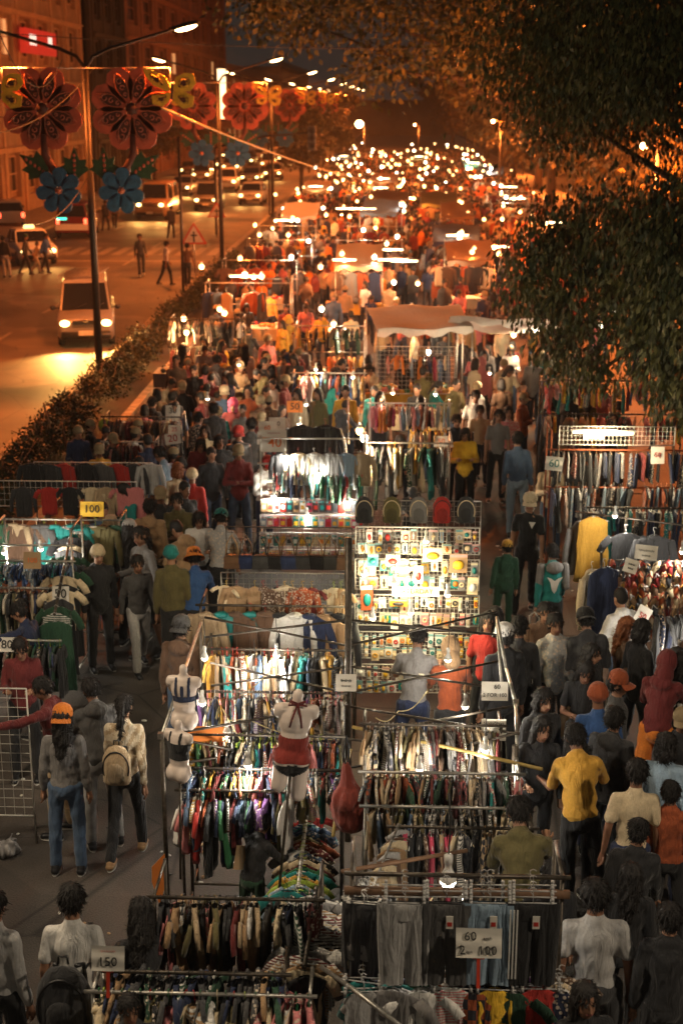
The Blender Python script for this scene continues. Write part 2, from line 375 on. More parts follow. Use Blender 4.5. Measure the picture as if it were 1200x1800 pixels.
def hair_mb(kind):
    b = MB()
    b.ell((0, .018, .038), (.084, .094, .094)); b.ell((0, .04, .01), (.079, .074, .085))
    if kind in ('long', 'wavy'):
        b.cap((0, .055, .02), (0, .085, -.2), .09, .085, flat=(.8, 1)); b.cap((0, .09, -.2), (.01, .11, -.34), .08, .05, flat=(.6, 1))
        b.cap((-.07, .01, 0), (-.075, .03, -.2), .03, .028); b.cap((.07, .01, 0), (.075, .03, -.2), .03, .028)
    if kind == 'bob': b.cap((-.07, .01, 0), (-.072, .01, -.1), .035, .03); b.cap((.07, .01, 0), (.072, .01, -.1), .035, .03); b.ell((0, .06, -.06), (.09, .06, .09))
    if kind == 'ponytail': b.ell((0, .11, .05), (.035, .035, .035)); b.cap((0, .13, .04), (0, .15, -.12), .036, .04); b.cap((0, .15, -.12), (.01, .14, -.3), .04, .015)
    if kind == 'bun': b.ell((0, .09, .1), (.05, .05, .045))
    return b
def hat_mb(kind):
    b = MB()
    if kind in ('cap', 'backcap'):
        b.lathe([(.0, .125), (.04, .122), (.075, .1), (.094, .06), (.098, .02), (.096, .005)], (0, .012, .02), seg=20)
        s = -1 if kind == 'cap' else 1; P = []
        for j in range(4):
            r = .088 + .028 * j; P.append([(r * 1.0 * math.sin(a) * (1 - .12 * j), s * (r * math.cos(a) * (1 if j == 0 else 1.0)) + .012, .03 - .008 * j - .03 * abs(math.sin(a)) ** 2 * j / 3) for a in np.linspace(-1.05, 1.05, 11)])
        b.grid(P); b.grid(np.array(P) + np.array((0, 0, -.006))); b.ell((0, .012, .146), (.009, .009, .006), nu=6, nv=4)
    if kind == 'bucket':
        b.lathe([(.0, .11), (.07, .108), (.085, .09), (.096, .02), (.14, -.035), (.142, -.042), (.098, .01)], (0, .01, .03), seg=22)
    if kind == 'beanie': b.ell((0, .02, .045), (.094, .106, .1), nu=16, nv=10); b.lathe([(.09, .0), (.1, .005), (.102, .035), (.096, .05)], (0, .02, .005), seg=20)
    if kind == 'hood': b.ell((0, .03, .02), (.108, .115, .135), nu=16, nv=10); b.cap((0, .05, -.06), (0, .06, -.14), .09, .1)
    return b
_pc = {}
def want_person(pose, top, bottom):
    if ('b', pose) not in _pc: _pc[('b', pose)] = job(body_mb(skel(pose)), .0125, 2)
    if ('t', pose, top) not in _pc: _pc[('t', pose, top)] = job(top_mb(skel(pose), top), .017, 3, .005 if top != 'tee' else .004, len(_pc))
    if ('l', pose, bottom) not in _pc: _pc[('l', pose, bottom)] = job(bottom_mb(skel(pose), bottom), .017, 3, .0045, len(_pc) * 3)
_mc = {}
def surf(key, mats, extra=None):
    """mesh from a finished job, plus optional un-remeshed detail"""
    kk = (key, tuple(m.name for m in mats))
    if kk not in _mc:
        co, fc = JOBS[_pc[key]][6]; b = MB(); b.add(co, fc, 0)
        if extra: extra(b)
        _mc[kk] = b.mesh('_'.join(key), mats)
    return _mc[kk]
def face_extra(J):
    def fn(b):
        HM, h = J['HM'], J['head']
        for s in (-1, 1):
            b.ell(h + HM @ np.array((.03 * s, -.078, .008)), (.013, .007, .0065), 1, M=HM, nu=8, nv=6)
            b.cap(h + HM @ np.array((.016 * s, -.086, .028)), h + HM @ np.array((.045 * s, -.076, .028)), .0045, .003, 1, nu=6, nv=4)
        b.cap(h + HM @ np.array((-.017, -.08, -.055)), h + HM @ np.array((.017, -.08, -.055)), .0065, .0065, 2, nu=8, nv=6)
        for k, s in (('L', 1), ('R', -1)): hand(b, J['wr' + k], J['wr' + k] - J['el' + k], s)
    return fn
def shoe_mesh():
    b = MB(); b.cap((0, .04, .045), (0, -.13, .03), .045, .036, 0, nu=12, nv=8); b.cap((0, .03, .07), (0, .02, .085), .044, .042, 0)
    P = [(.045 * math.sin(t) * (1.0 if math.cos(t) < 0 else .95), -.045 - .125 * math.cos(t)) for t in np.linspace(0, 2 * PI, 14)[:-1]]
    v = [(x, y, .0) for x, y in P] + [(x, y, .022) for x, y in P]; n = len(P)
    b.add(v, [tuple(range(n)), tuple(range(n, 2 * n))[::-1]] + [(i, (i + 1) % n, (i + 1) % n + n, i + n) for i in range(n)], 1)
    return b.mesh('shoe', [M_TINT, M_SOLE])
_head = {}
def head_gear(kind, fn, mats, wr=0):
    if kind not in _head:
        if ('h', kind) in _pc:
            co, fc = JOBS[_pc[('h', kind)]][6]; b = MB()
            r = np.arctan2(co[:, 0], co[:, 1] - .02); d = np.sin(r * 34 + 8 * co[:, 2]) * .004 + np.sin(r * 13 + 3 + 30 * co[:, 2]) * .004 + np.sin(47 * co[:, 2] + 9 * r) * .003
            c = co.copy(); c[:, :2] *= (1 + d / .09)[:, None]; b.add(c, fc); g = np.random.default_rng(len(kind)); ctr = np.array((0, .02, .03))
            for i_ in g.choice(len(c), 420):
                p = c[i_]; n_ = p - ctr; n_ /= np.linalg.norm(n_) + 1e-6; t_ = np.array((n_[0] * .5, n_[1] * .5 + .1, -.9)) + g.normal(size=3) * .45; t_ -= n_ * np.dot(t_, n_) * .8; t_ /= np.linalg.norm(t_) + 1e-6
                b.rod(p - n_ * .003, p + t_ * g.uniform(.025, .06) + n_ * .008, .0055, .001, seg=3, cap=False)
        else: b = fn(kind)
        _head[kind] = b.mesh(kind, mats)
    return _head[kind]
def hair_mesh(kind, m):
    k = kind + m.name
    if k not in _head: head_gear(kind, hair_mb, [m]); me = _head[kind].copy(); me.materials.clear(); me.materials.append(m); _head[k] = me
    return _head[k]
for hk in ('short', 'long', 'bob', 'ponytail', 'bun'): _pc[('h', hk)] = job(hair_mb(hk), .01, 3)
SHOE = shoe_mesh()
def person(loc, yaw, h=1.68, pose='stand', top='sweater', tc='grey', bottom='jeans', bc='charcoal', hair='short', hat=None, hc='black', label='', group=None,
           tmat=None, skin=None, hairm=None, shoe='black', cat='person', slim=1.0, bmat=None):
    """yaw 0 faces the camera, 180 faces up the street"""
    J = skel(pose); sk = skin or random.choice([M_SKIN, M_SKIN, M_SKIN2]); s = h / 1.70
    root = empty('person', label, cat, (loc[0], loc[1], loc[2] if len(loc) > 2 and isinstance(loc, tuple) else 0), R(yaw), group); root.rotation_euler = (R(random.gauss(0, 1.6)), R(random.gauss(0, 1.8)), R(yaw + random.gauss(0, 5))); root.scale = (s * slim, s * slim, s)
    link('body', surf(('b', pose), [sk, M_EYE, M_LIP], face_extra(J)), root)
    o = link('hoodie' if top == 'hoodie' else 'jacket' if top == 'jacket' else 'shirt', surf(('t', pose, top), [tmat or M_CLOTH]), root); setcol(o, COLR[tc])
    o = link({'shorts': 'shorts', 'skirt': 'skirt'}.get(bottom, 'trousers'), surf(('l', pose, bottom), [bmat or M_CLOTH]), root); setcol(o, COLR[bc])
    HM = Matrix(J['HM'].tolist()).to_4x4(); HM.translation = Vector(J['head'])
    if hat not in ('hood', 'beanie') or hair in ('long', 'ponytail'): link('hair', hair_mesh(hair, hairm or M_HAIR), root, mat=HM)
    if hat: o = link({'backcap': 'cap', 'bucket': 'bucket_hat'}.get(hat, hat), head_gear(hat, hat_mb, [M_CLOTH]), root, mat=HM); setcol(o, COLR[hc])
    for k in 'LR':
        a = J['ankle' + k]; sh = link('shoe', SHOE, root, loc=(a[0], a[1] - .0, a[2] - .085)); setcol(sh, COLR[shoe])
    return root
def headpos(px, py, h):
    v = W(px, py, h); return (v.x, v.y, 0.0)
# ------------------------------------------------------------------ garments on hangers. local frame: rail at the origin, shoulders along y, front towards -x
def ring_surface(b, rings, m=0):
    """rings: list of (cx, cy, z, half_thick_x, half_width_y, phase)"""
    n = 22; t = np.arange(n) * 2 * PI / n; P = []
    for (cx, cy, z, tx, wy, ph, rip) in rings:
        r = 1 + 0 * t
        x = np.sign(np.cos(t)) * np.abs(np.cos(t)) ** .8 * tx + rip * np.sin(5 * t + ph) + rip * .6 * np.sin(9 * t - ph * 2)
        y = np.sin(t) * wy
        P.append(np.stack([cx + x, cy + y, z + 0 * t], 1))
    b.grid(P, m, closed_u=True)
def garment_mesh(kind, v):
    rg = random.Random(v * 31 + len(kind)); b = MB(); u = rg.uniform
    k = {'shirt': (.215, .66, .022), 'kids': (.155, .42, .018), 'dress': (.2, .86, .026), 'jacket': (.235, .7, .045), 'tank': (.15, .5, .014)}.get(kind)
    if k:
        w, ln, th = k; z0 = -.086; lean = u(-.04, .04); ph = u(0, 6); rings = []
        rings.append((0, 0, z0, .02, .05, ph, 0)); rings.append((0, 0, z0 - .012, .022, w * .42, ph, 0)); rings.append((0, 0, z0 - .05, th * .9, w * .86, ph, .001))
        rings.append((lean * .1, 0, z0 - .075, th, w * .94, ph, .003))
        for j in range(8):
            f = (j + 1) / 8; ww = w * ((.93 + .22 * f) if kind == 'dress' else (.78 + .05 * math.sin(3 * f)))
            rings.append((lean * f + u(-.006, .006), u(-.008, .008), z0 - .075 - (ln - .075) * f, th * (1 + .25 * f), ww, ph + 1.1 * f, .009 + .01 * f))
        rings.append((lean, 0, z0 - ln + .004, th * .5, w * (.9 if kind == 'dress' else .76), ph + 1.1, .006))
        ring_surface(b, rings)
        if kind != 'tank' and kind != 'dress':
            sl = {'shirt': u(.17, .24), 'kids': .13, 'jacket': .52}[kind]
            for s in (-1, 1):
                a = np.array((0, s * w * .86, z0 - .06)); e = a + np.array((u(-.05, .05), s * (.13 if kind != 'jacket' else u(.04, .12)), -sl)); mid = (a + e) / 2 + np.array((u(-.01, .01), s * .02, 0))
                tm = MB().tube([a, mid, e], .055 if kind != 'kids' else .04, 0, seg=10, taper=[.95, 1.0, .95 if kind != 'jacket' else .7]); vv = tm.v[0]; cx_ = (a[0] + e[0]) / 2; vv[:, 0] = cx_ + (vv[:, 0] - cx_) * (.38 if kind != 'jacket' else .75); b.add(vv, tm.f)
        if kind == 'jacket':
            b.ell((.02, 0, z0 - .05), (.05, .1, .06)); b.tube([(-th - .004, .004, z0 - .05), (-th * 1.25 - .006, .004, z0 - ln * .5), (-th * 1.3 - .006 + lean, .0, z0 - ln + .01)], .009, seg=5)
            for s in (-1, 1): b.tube([(-th - .008, s * .06, z0 - ln * .62), (-th - .014, s * .12, z0 - ln * .74)], .008, seg=4)
            b.cap((-.03, -.05, z0 - .02), (-.03, .05, z0 - .02), .028, .028)
    elif kind in ('trousers', 'joggers'):
        ln = .86 if kind == 'trousers' else .58; w = .15 if kind == 'trousers' else .175
        for s in (-1, 1):
            rings = []; ph = u(0, 6)
            for j in range(10):
                f = j / 9; rings.append((u(-.004, .004), s * w * (.5 - .03 * f) , -.09 - ln * f, .022 + .014 * math.sin(min(f * 3, 1.6)), w * (.53 - (.02 + .12 * f if kind == 'trousers' else .14 * max(0, f - .4))), ph + f, .004 + .004 * f))
            ring_surface(b, rings)
        ring_surface(b, [(0, 0, -.085, .02, w * .98, 0, .004), (0, 0, -.1, .028, w * 1.02, 1, .006), (0, 0, -.13, .03, w, 2, .006), (0, 0, -.2, .03, w, 2, .006)])
    return b
def hanger_mesh(kind='plain', w=.2):
    b = MB()
    b.tube([(0, .0, -.085), (0, 0, -.03), (0, .022, -.005), (0, .02, .016), (0, 0, .024), (0, -.02, .012)], .0032, seg=5)
    if kind == 'plain': b.tube([(0, -w, -.15), (0, -w * .5, -.115), (0, 0, -.088), (0, w * .5, -.115), (0, w, -.15)], .006, seg=5); b.rod((0, -w, -.15), (0, w, -.15), .004, seg=5)
    else:
        b.rod((0, -w, -.088), (0, w, -.088), .005, seg=5)
        for s in (-1, 1): b.box((0, s * w * .82, -.095), (.022, .024, .045), taper=.7); b.box((0, s * w * .82, -.065), (.014, .02, .02))
    return b
GM = {}; SHN = {'shirt': 'hanging_shirt', 'kids': 'hanging_kids_top', 'dress': 'hanging_dress', 'jacket': 'hanging_jacket', 'tank': 'hanging_tank_top', 'trousers': 'hanging_trousers', 'joggers': 'hanging_joggers'}
WORD = {'shirt': 'shirt', 'kids': 'small top', 'dress': 'long dress', 'jacket': 'jacket', 'tank': 'sleeveless top', 'trousers': 'trousers', 'joggers': 'drawstring joggers'}
def gmesh(kind, pat, v):
    key = (kind, pat, v)
    if key not in GM: GM[key] = garment_mesh(kind, v).mesh(kind, [{'plain': M_CLOTH, 'stripe': M_STRIPE, 'check': M_CHECK, 'print': M_PRINT, 'sheen': M_SHEEN}[pat]])
    return GM[key]
HG = {}
def hmesh(kind):
    hk = ('clip', .15) if kind in ('trousers', 'joggers', 'tank') else ('plain', .14 if kind == 'kids' else .2)
    if hk not in HG: HG[hk] = hanger_mesh(*hk).mesh('hanger', [M_TINT])
    return HG[hk]
PATW = {'plain': '', 'stripe': 'striped ', 'check': 'checked ', 'print': 'printed ', 'sheen': 'shiny '}
def garment(p, rz, kind, col, pat='plain', hcol='black', where='', group=None, label=None, tilt=0, sc=1):
    """p: point on the rail; rz: 0 = shoulders along the depth of the scene"""
    o = link(SHN[kind], gmesh(kind, pat, random.randrange(4)), loc=p); o.rotation_euler = (tilt * .6, tilt, rz); c = COLR[col]; f = random.uniform(.85, 1.15)
    setcol(o, [x * f for x in c]); o.scale = (sc * random.uniform(.75, 1.3), sc * random.uniform(.85, 1.06), sc * random.uniform(.8, 1.14)) if not label else (sc,) * 3
    tag(o, label or f'{col} {PATW[pat]}{WORD[kind]} {where}', 'garment', group)
    h = link('hanger', hmesh(kind), o); setcol(h, COLR[hcol]); return o
def fill_rail(a, b, kinds, cols, where, group, step=.05, rz=0, hcols=('black',), pats=('plain',) * 6 + ('print', 'stripe'), jit=.35, sc=1, face=None):
    """garments side by side along the rail a-b"""
    a = Vector(a); b = Vector(b); n = max(1, int((b - a).length / (step * .76))); base = math.atan2(b.y - a.y, b.x - a.x)
    for i in range(n):
        if random.random() < .05: continue
        p = a.lerp(b, (i + .5 + random.uniform(-jit, jit) * .7) / n); kk = random.choice(kinds)
        ang = base + random.gauss(0, .16) + (random.choice((0, PI)) if face is None else face)
        garment(p, ang, kk, random.choice(cols), random.choice(pats), random.choice(hcols), where, group, tilt=random.gauss(0, .07), sc=sc * random.uniform(.82, 1.1))
# ------------------------------------------------------------------ racks, frames, pipes
def pipe_obj(name, a, b, r, m, parent=None, label=None, cat=None, group=None, seg=8):
    o = MB().rod(a, b, r, m=0, seg=seg).build(name, m, parent); 
    if label: tag(o, label, cat, group)
    return o
def rack(label, x0, x1, Y, zs, depth=.5, m=None, posts=True, zt=None, r=.014, yb=None, group=None):
    """free-standing clothes rack: four posts, feet, rails at heights zs (front face at Y)"""
    m = m or M_STEEL; root = empty('clothes_rack', label, 'clothes rack', ((x0 + x1) / 2, Y + depth / 2, 0), 0, group); w = (x1 - x0) / 2; d = depth / 2; zt = zt or max(zs)
    for sx in (-1, 1):
        for sy in (-1, 1): pipe_obj('post', (sx * w, sy * d, 0), (sx * w, sy * d, zt), r, m, root)
        pipe_obj('side_bar', (sx * w, -d, .12), (sx * w, d, .12), r * .85, m, root); pipe_obj('side_bar', (sx * w, -d, zt - .01), (sx * w, d, zt - .01), r * .85, m, root)
    for z in zs: pipe_obj('rail', (-w - .05, -d - r * 1.9, z), (w + .05, -d - r * 1.9, z), r, m, root)
    pipe_obj('foot_bar', (-w, -d, .14), (w, -d, .14), r * .85, m, root)
    return root
def wire_panel(label, x0, x1, Y, z0, z1, m, sp=.065, group=None, name='wire_grid_panel', tilt=0, rz=0):
    w = (x1 - x0); h = z1 - z0; root = empty(name, label, 'grid panel', ((x0 + x1) / 2, Y, z0), rz, group); root.rotation_euler.x = tilt
    b = MB(); nx = int(w / sp); nz = int(h / sp)
    for i in range(nx + 1): x = -w / 2 + w * i / nx; b.rod((x, 0, 0), (x, 0, h), .0028, seg=4, cap=False)
    for j in range(nz + 1): z = h * j / nz; b.rod((-w / 2, -.005, z), (w / 2, -.005, z), .0028, seg=4, cap=False)
    b.build('mesh_wires', m, root)
    f = MB()
    for s in (-1, 1): f.rod((s * w / 2, 0, 0 if z0 > .5 else -z0), (s * w / 2, 0, h), .008)
    f.rod((-w / 2, 0, h), (w / 2, 0, h), .008); f.rod((-w / 2, 0, 0), (w / 2, 0, 0), .008); f.build('frame', m, root)
    if z0 > .25:
        for s in (-1, 1): pipe_obj('leg', (s * w / 2, .01, -z0), (s * w / 2, .01, .02), .012, M_STEEL, root)
    return root
# ------------------------------------------------------------------ lamps
def light(name, kind, loc, power, col, parent=None, size=.05, **k):
    d = bpy.data.lights.new(name, kind); d.energy = power; d.color = col
    if kind != 'SUN': d.shadow_soft_size = size
    for a, v in k.items(): setattr(d, a, v)
    o = bpy.data.objects.new(name, d); COL.objects.link(o); o.location = loc
    if parent: o.parent = parent
    return o
_b = {}
def bulb(p, label, power=55, col=(1, .92, .78), cord=.28, m=None, big=1.0, group=None, tilt=0):
    """LED bulb hanging from a short cord: p is the centre of the glowing dome"""
    if 'cap' not in _b:
        _b['dome'] = MB().lathe([(.034, 0), (.033, -.012), (.027, -.024), (.016, -.033), (0.0, -.037)], seg=16).mesh('dome', [M_BULB])
        _b['cap'] = MB().lathe([(.035, -.002), (.035, .004), (.03, .02), (.019, .045), (.0145, .052), (.0145, .075), (.018, .077), (.018, .11), (.006, .118)], seg=14).mesh('cap', [M_WHITEP])
    r = empty('light_bulb', label, 'light bulb', p, 0, group); r.scale = (big,) * 3; r.rotation_euler = (tilt, tilt * .5, 0)
    link('glowing_dome', _b['dome'] if m is None else _b['dome'], r); link('lamp_housing', _b['cap'], r)
    MB().tube([(0, 0, .11), (.004, 0, .11 + cord * .5), (-.003, .002, .11 + cord)], .004, seg=5).build('cord', M_CORD, r)
    light('bulb_light', 'POINT', (0, 0, -.085), power, col, r, .04)
    return r
def far_bulb(p, label, group, power, col, warm=True, light_on=True, s=1.0):
    k = 'fb%d' % warm
    if k not in _b: _b[k] = MB().ell((0, 0, 0), (.075, .075, .075), 0, nu=8, nv=6).lathe([(.05, .06), (.03, .12), (.012, .13)], m=1, seg=8).mesh('bulb', [M_BULBF if warm else M_BULB, M_WHITEP])
    o = link('market_bulb', _b[k], loc=p); o.scale = (s,) * 3; tag(o, label, 'light bulb', group)
    if light_on: light('bulb_light', 'POINT', (0, -.02, -.2), power, col, o, .05)
    return o
def tube_lamp(p, ln, label, power=60, rz=0, group=None, col=(1, .8, .5)):
    r = empty('tube_lamp', label, 'tube light', p, rz, group)
    MB().rod((-ln / 2, 0, 0), (ln / 2, 0, 0), .02, seg=8).build('glowing_tube', M_TUBE, r); MB().box((0, 0, .035), (ln + .06, .05, .03)).build('batten', M_WHITEP, r, smooth=False)
    light('tube_light', 'POINT', (0, -.03, -.1), power, col, r, .12); return r
# ------------------------------------------------------------------ signs
def text(parent, s, size, loc, m, rot=(PI / 2, 0, 0), align='CENTER', sx=1.0, name='lettering'):
    c = bpy.data.curves.new(name, 'FONT'); c.body = s; c.size = size; c.align_x = align; c.align_y = 'CENTER'; c.extrude = .0012; c.offset = size * .003; c.resolution_u = 3
    c.materials.append(m); o = bpy.data.objects.new(name, c); COL.objects.link(o); o.parent = parent; o.location = loc; o.rotation_euler = rot; o.scale = (sx, 1, 1)
    me = bpy.data.meshes.new_from_object(o); o2 = bpy.data.objects.new(name, me); COL.objects.link(o2); o2.parent = parent; o2.matrix_local = Matrix.Translation(loc) @ Matrix.Rotation(rot[0], 4, 'X') @ Matrix.Diagonal((sx, 1, 1, 1)); bpy.data.objects.remove(o); return o2
def price(p, w, h, lines, label, paper=None, tilt=0, rz=0, stick=None, group=None, ink=None):
    """card sign facing the camera; lines: (text, size, dx, dz, material)"""
    r = empty('price_sign', label, 'price sign', p, rz, group); r.rotation_euler = (R(-14), tilt, rz)
    b = MB(); n = 10; P = []
    for j in range(n + 1): z = -h / 2 + h * j / n; P.append([(-w / 2, .004 * math.sin(j * .9), z), (0, -.004 + .004 * math.sin(j), z), (w / 2, .003 * math.cos(j), z)])
    P = np.array(P); b.grid(P); b.grid(P[:, ::-1] + np.array((0, .006, 0))); b.build('card', paper or M_PAPER, r)
    for (t, s, dx, dz, m) in lines:
        if t[0] != '~': text(r, t, s, (dx, -.012, dz), m); continue
        ww = len(t) * s * .5; MB().tube([(dx + ww * (q / 24 - .5), -.008, dz + s * .22 * math.sin(q * 1.9) * (1 + .5 * math.sin(q * .7))) for q in range(25)], s * .05, seg=4).build('scribble', m, r)
    if stick: MB().box((0, .012, -h / 2 - stick / 2 + .02), (.022, .008, stick)).box((0, .012, -h / 2), (.075, .012, .02)).build('clip_stand', stick_mat, r, smooth=False)
    return r
stick_mat = mat('red_plastic', (.6, .05, .02), .4)
# ------------------------------------------------------------------ bags
def bag_mesh():
    b = MB(); P = []
    for j in range(15):
        f = j / 14; z = .46 * f; w = .155 * (1 - .9 * max(0, f - .72) ** 1.5 / .15 * .15 / .28) * (1 if f > .06 else .85); w = .155 * min(1, (1 - f) ** .38 * 1.5) * (.88 if f == 0 else 1); d = .085 * min(1, (1 - f) ** .4 * 1.4) * (.8 if f == 0 else 1)
        t = np.arange(20) * 2 * PI / 20
        P.append(np.stack([w * np.sign(np.cos(t)) * abs(np.cos(t)) ** .6, d * np.sign(np.sin(t)) * abs(np.sin(t)) ** .7, z + 0 * t], 1))
    b.grid(P, closed_u=True); return b
_pc[('sack', 'red')] = job(MB().ell((0, 0, .22), (.15, .13, .24)).ell((.03, -.01, .12), (.14, .13, .14)).cap((0, 0, .38), (-.02, 0, .6), .1, .03).ell((-.06, -.02, .3), (.1, .12, .12)), .01, 6, .004, 5)
_pc[('sack', 'clear')] = job(MB().ell((0, 0, .09), (.17, .13, .1)).ell((.07, .03, .14), (.08, .08, .09)).ell((-.08, -.02, .1), (.1, .1, .09)).cap((.07, .02, .2), (.1, .03, .3), .03, .012), .014, 1, .014, 9)
def soft_bag(p, key, col, label, cat, name, sc=1, rz=0, fold=.012, m=None, rx=0):
    co, fc = JOBS[_pc[('sack', key)]][6]; co = co.copy(); a = np.arctan2(co[:, 1], co[:, 0]); f = 1 + fold / .12 * (np.sin(7 * a + 3 * co[:, 2] * 4) * .6 + np.sin(11 * a - 9 * co[:, 2]) * .4); co[:, :2] *= f[:, None]
    o = MB().add(co, fc).build(name, m or M_SHEEN, loc=p); o.scale = (sc,) * 3; o.rotation_euler = (rx, 0, rz); setcol(o, COLR[col]); return tag(o, label, cat)
_bagm = {}
def backpack(loc, rz, col, label, group=None, sc=1, tilt=0, m=None, flip=True):
    """front pocket towards -y"""
    if not _bagm:
        _bagm['b'] = bag_mesh()
        _bagm['p'] = MB().cap((0, -.075, .1), (0, -.075, .19), .09, .085, flat=(.42, 1.1))
        _bagm['s'] = MB().tube([(-.06, .09, .4), (-.085, .17, .36), (-.09, .19, .2), (-.09, .1, .05)], .014, seg=6).tube([(.06, .09, .4), (.085, .17, .36), (.09, .19, .2), (.09, .1, .05)], .014, seg=6).tube([(-.03, .03, .45), (-.025, .03, .5), (.025, .03, .5), (.03, .03, .45)], .008, seg=6)
        _bagm['z'] = MB().tube([(.15 * math.sin(a) * .96, -.06, .2 + .2 * math.cos(a)) for a in np.linspace(-2.0, 2.0, 16)], .009, seg=5)
        for k, mm in (('b', None), ('p', None), ('s', M_BLACK), ('z', M_BLACK)): pass
    mm = m or M_CLOTH; key = mm.name
    if key not in _bagm: _bagm[key] = (_bagm['b'].mesh('bag', [mm]), _bagm['p'].mesh('pocket', [mm]))
    if 'S' not in _bagm: _bagm['S'] = _bagm['s'].mesh('straps', [M_BLACK]); _bagm['Z'] = _bagm['z'].mesh('zip', [M_TINT])
    r = empty('backpack', label, 'backpack', loc, rz, group); r.rotation_euler = (tilt, 0, rz); r.scale = (sc,) * 3
    setcol(link('bag_body', _bagm[key][0], r), COLR[col]); setcol(link('front_pocket', _bagm[key][1], r), [c * .6 for c in COLR[col]]); link('straps', _bagm['S'], r); setcol(link('zip', _bagm['Z'], r), COLR['cream' if col in ('olive', 'grey', 'charcoal') and flip else 'black']); return r
# ------------------------------------------------------------------ mannequins
def torso_job(thighs=True):
    b = MB(); L = np.eye(3)
    b.ell((0, .0, .0), (.15, .1, .14)); b.ell((0, 0, .15), (.122, .085, .2)); b.ell((0, -.0, .33), (.142, .092, .17)); b.cap((-.12, 0, .43), (.12, 0, .43), .05, .05)
    b.cap((0, 0, .45), (0, -.005, .56), .046, .044); b.ell((-.15, 0, .41), (.042, .045, .065)); b.ell((.15, 0, .41), (.042, .045, .065))
    for s in (-1, 1): b.ell((.062 * s, -.062, .32), (.055, .05, .06)); b.ell((.068 * s, .04, -.02), (.078, .07, .095))
    if thighs: b.cap((-.078, 0, -.05), (-.085, -.01, -.34), .08, .066); b.cap((.078, 0, -.05), (.085, -.01, -.26), .08, .068)
    return b
_pc[('m', 'full')] = job(torso_job(True), .012, 3); _pc[('m', 'half')] = job(torso_job(False), .012, 3)
M_MANN = mat('mannequin_shell', (.78, .66, .58), .35, var=.08)
def shell_from(co, fc, test, off):
    """thin cloth skin over the part of a surface where test(point) holds"""
    me = bpy.data.meshes.new('t'); me.from_pydata(co.tolist(), [], fc); nr = np.empty(len(co) * 3); me.vertices.foreach_get('normal', nr); nr = nr.reshape(-1, 3); bpy.data.meshes.remove(me)
    keep = [f for f in fc if all(test(co[i]) for i in f)]; idx = {}; 
    for f in keep:
        for i in f: idx.setdefault(i, len(idx))
    ii = np.array(list(idx)); b = MB(); b.add(co[ii] + nr[ii] * off, [tuple(idx[i] for i in f) for f in keep]); b.add(co[ii] + nr[ii] * .001, [tuple(idx[i] for i in f)[::-1] for f in keep]); return b
# ------------------------------------------------------------------ ground materials
def asphalt(name, c1, c2, rough=.75, stain=.5):
    m, nt, b = newmat(name); L = nt.links; tc = N(nt, 'ShaderNodeTexCoord')
    a = N(nt, 'ShaderNodeTexNoise', Scale=.5, Detail=10.0, Roughness=.62); g = N(nt, 'ShaderNodeTexNoise', Scale=60.0, Detail=3.0); v = N(nt, 'ShaderNodeTexVoronoi', Scale=.55, feature='DISTANCE_TO_EDGE')
    for n in (a, g, v): L.new(tc.outputs['Object'], n.inputs['Vector'])
    cr = N(nt, 'ShaderNodeValToRGB'); cr.color_ramp.elements[0].position = .35; cr.color_ramp.elements[1].position = .68
    cr.color_ramp.elements[0].color = (*c1, 1); cr.color_ramp.elements[1].color = (*c2, 1); L.new(a.outputs['Fac'], cr.inputs[0])
    mr = N(nt, 'ShaderNodeMapRange'); mr.inputs['From Min'].default_value = .25; mr.inputs['From Max'].default_value = .75; mr.inputs['To Min'].default_value = .55; mr.inputs['To Max'].default_value = 1.35; L.new(g.outputs['Fac'], mr.inputs['Value'])
    ck = N(nt, 'ShaderNodeMapRange'); ck.inputs['From Min'].default_value = 0; ck.inputs['From Max'].default_value = .012; ck.inputs['To Min'].default_value = stain; ck.inputs['To Max'].default_value = 1; L.new(v.outputs['Distance'], ck.inputs['Value'])
    mu0 = N(nt, 'ShaderNodeMath', operation='MULTIPLY'); L.new(mr.outputs[0], mu0.inputs[0]); L.new(ck.outputs[0], mu0.inputs[1]); mu = N(nt, 'ShaderNodeMath', operation='MULTIPLY')
    pc = N(nt, 'ShaderNodeTexVoronoi', Scale=.4, distance='CHEBYCHEV'); L.new(tc.outputs['Object'], pc.inputs['Vector']); sx = N(nt, 'ShaderNodeSeparateColor'); L.new(pc.outputs['Color'], sx.inputs[0]); pr = N(nt, 'ShaderNodeMapRange'); pr.inputs['To Min'].default_value = .7; pr.inputs['To Max'].default_value = 1.2; L.new(sx.outputs[0], pr.inputs['Value']); L.new(mu0.outputs[0], mu.inputs[0]); L.new(pr.outputs[0], mu.inputs[1])
    sc = N(nt, 'ShaderNodeVectorMath', operation='SCALE'); L.new(cr.outputs[0], sc.inputs[0]); L.new(mu.outputs[0], sc.inputs['Scale']); L.new(sc.outputs[0], b.inputs['Base Color'])
    b.inputs['Roughness'].default_value = rough
    rr = N(nt, 'ShaderNodeMapRange'); rr.inputs['To Min'].default_value = rough - .22; rr.inputs['To Max'].default_value = rough + .12; L.new(a.outputs['Fac'], rr.inputs['Value']); L.new(rr.outputs[0], b.inputs['Roughness'])
    bp = N(nt, 'ShaderNodeBump', Strength=.5, Distance=.012); L.new(g.outputs['Fac'], bp.inputs['Height']); L.new(bp.outputs[0], b.inputs['Normal']); return m
def sheet(name, x0, x1, y0, y1, z, m, kind='structure'):
    return tag(MB().add([(x0, y0, z), (x1, y0, z), (x1, y1, z), (x0, y1, z)], [(0, 1, 2, 3)]).build(name, m, smooth=False), kind=kind)
M_ROAD = asphalt('road_asphalt', (.09, .075, .06), (.19, .155, .12), .7); M_MKT = asphalt('market_asphalt', (.03, .025, .022), (.1, .08, .065), .8, .3)
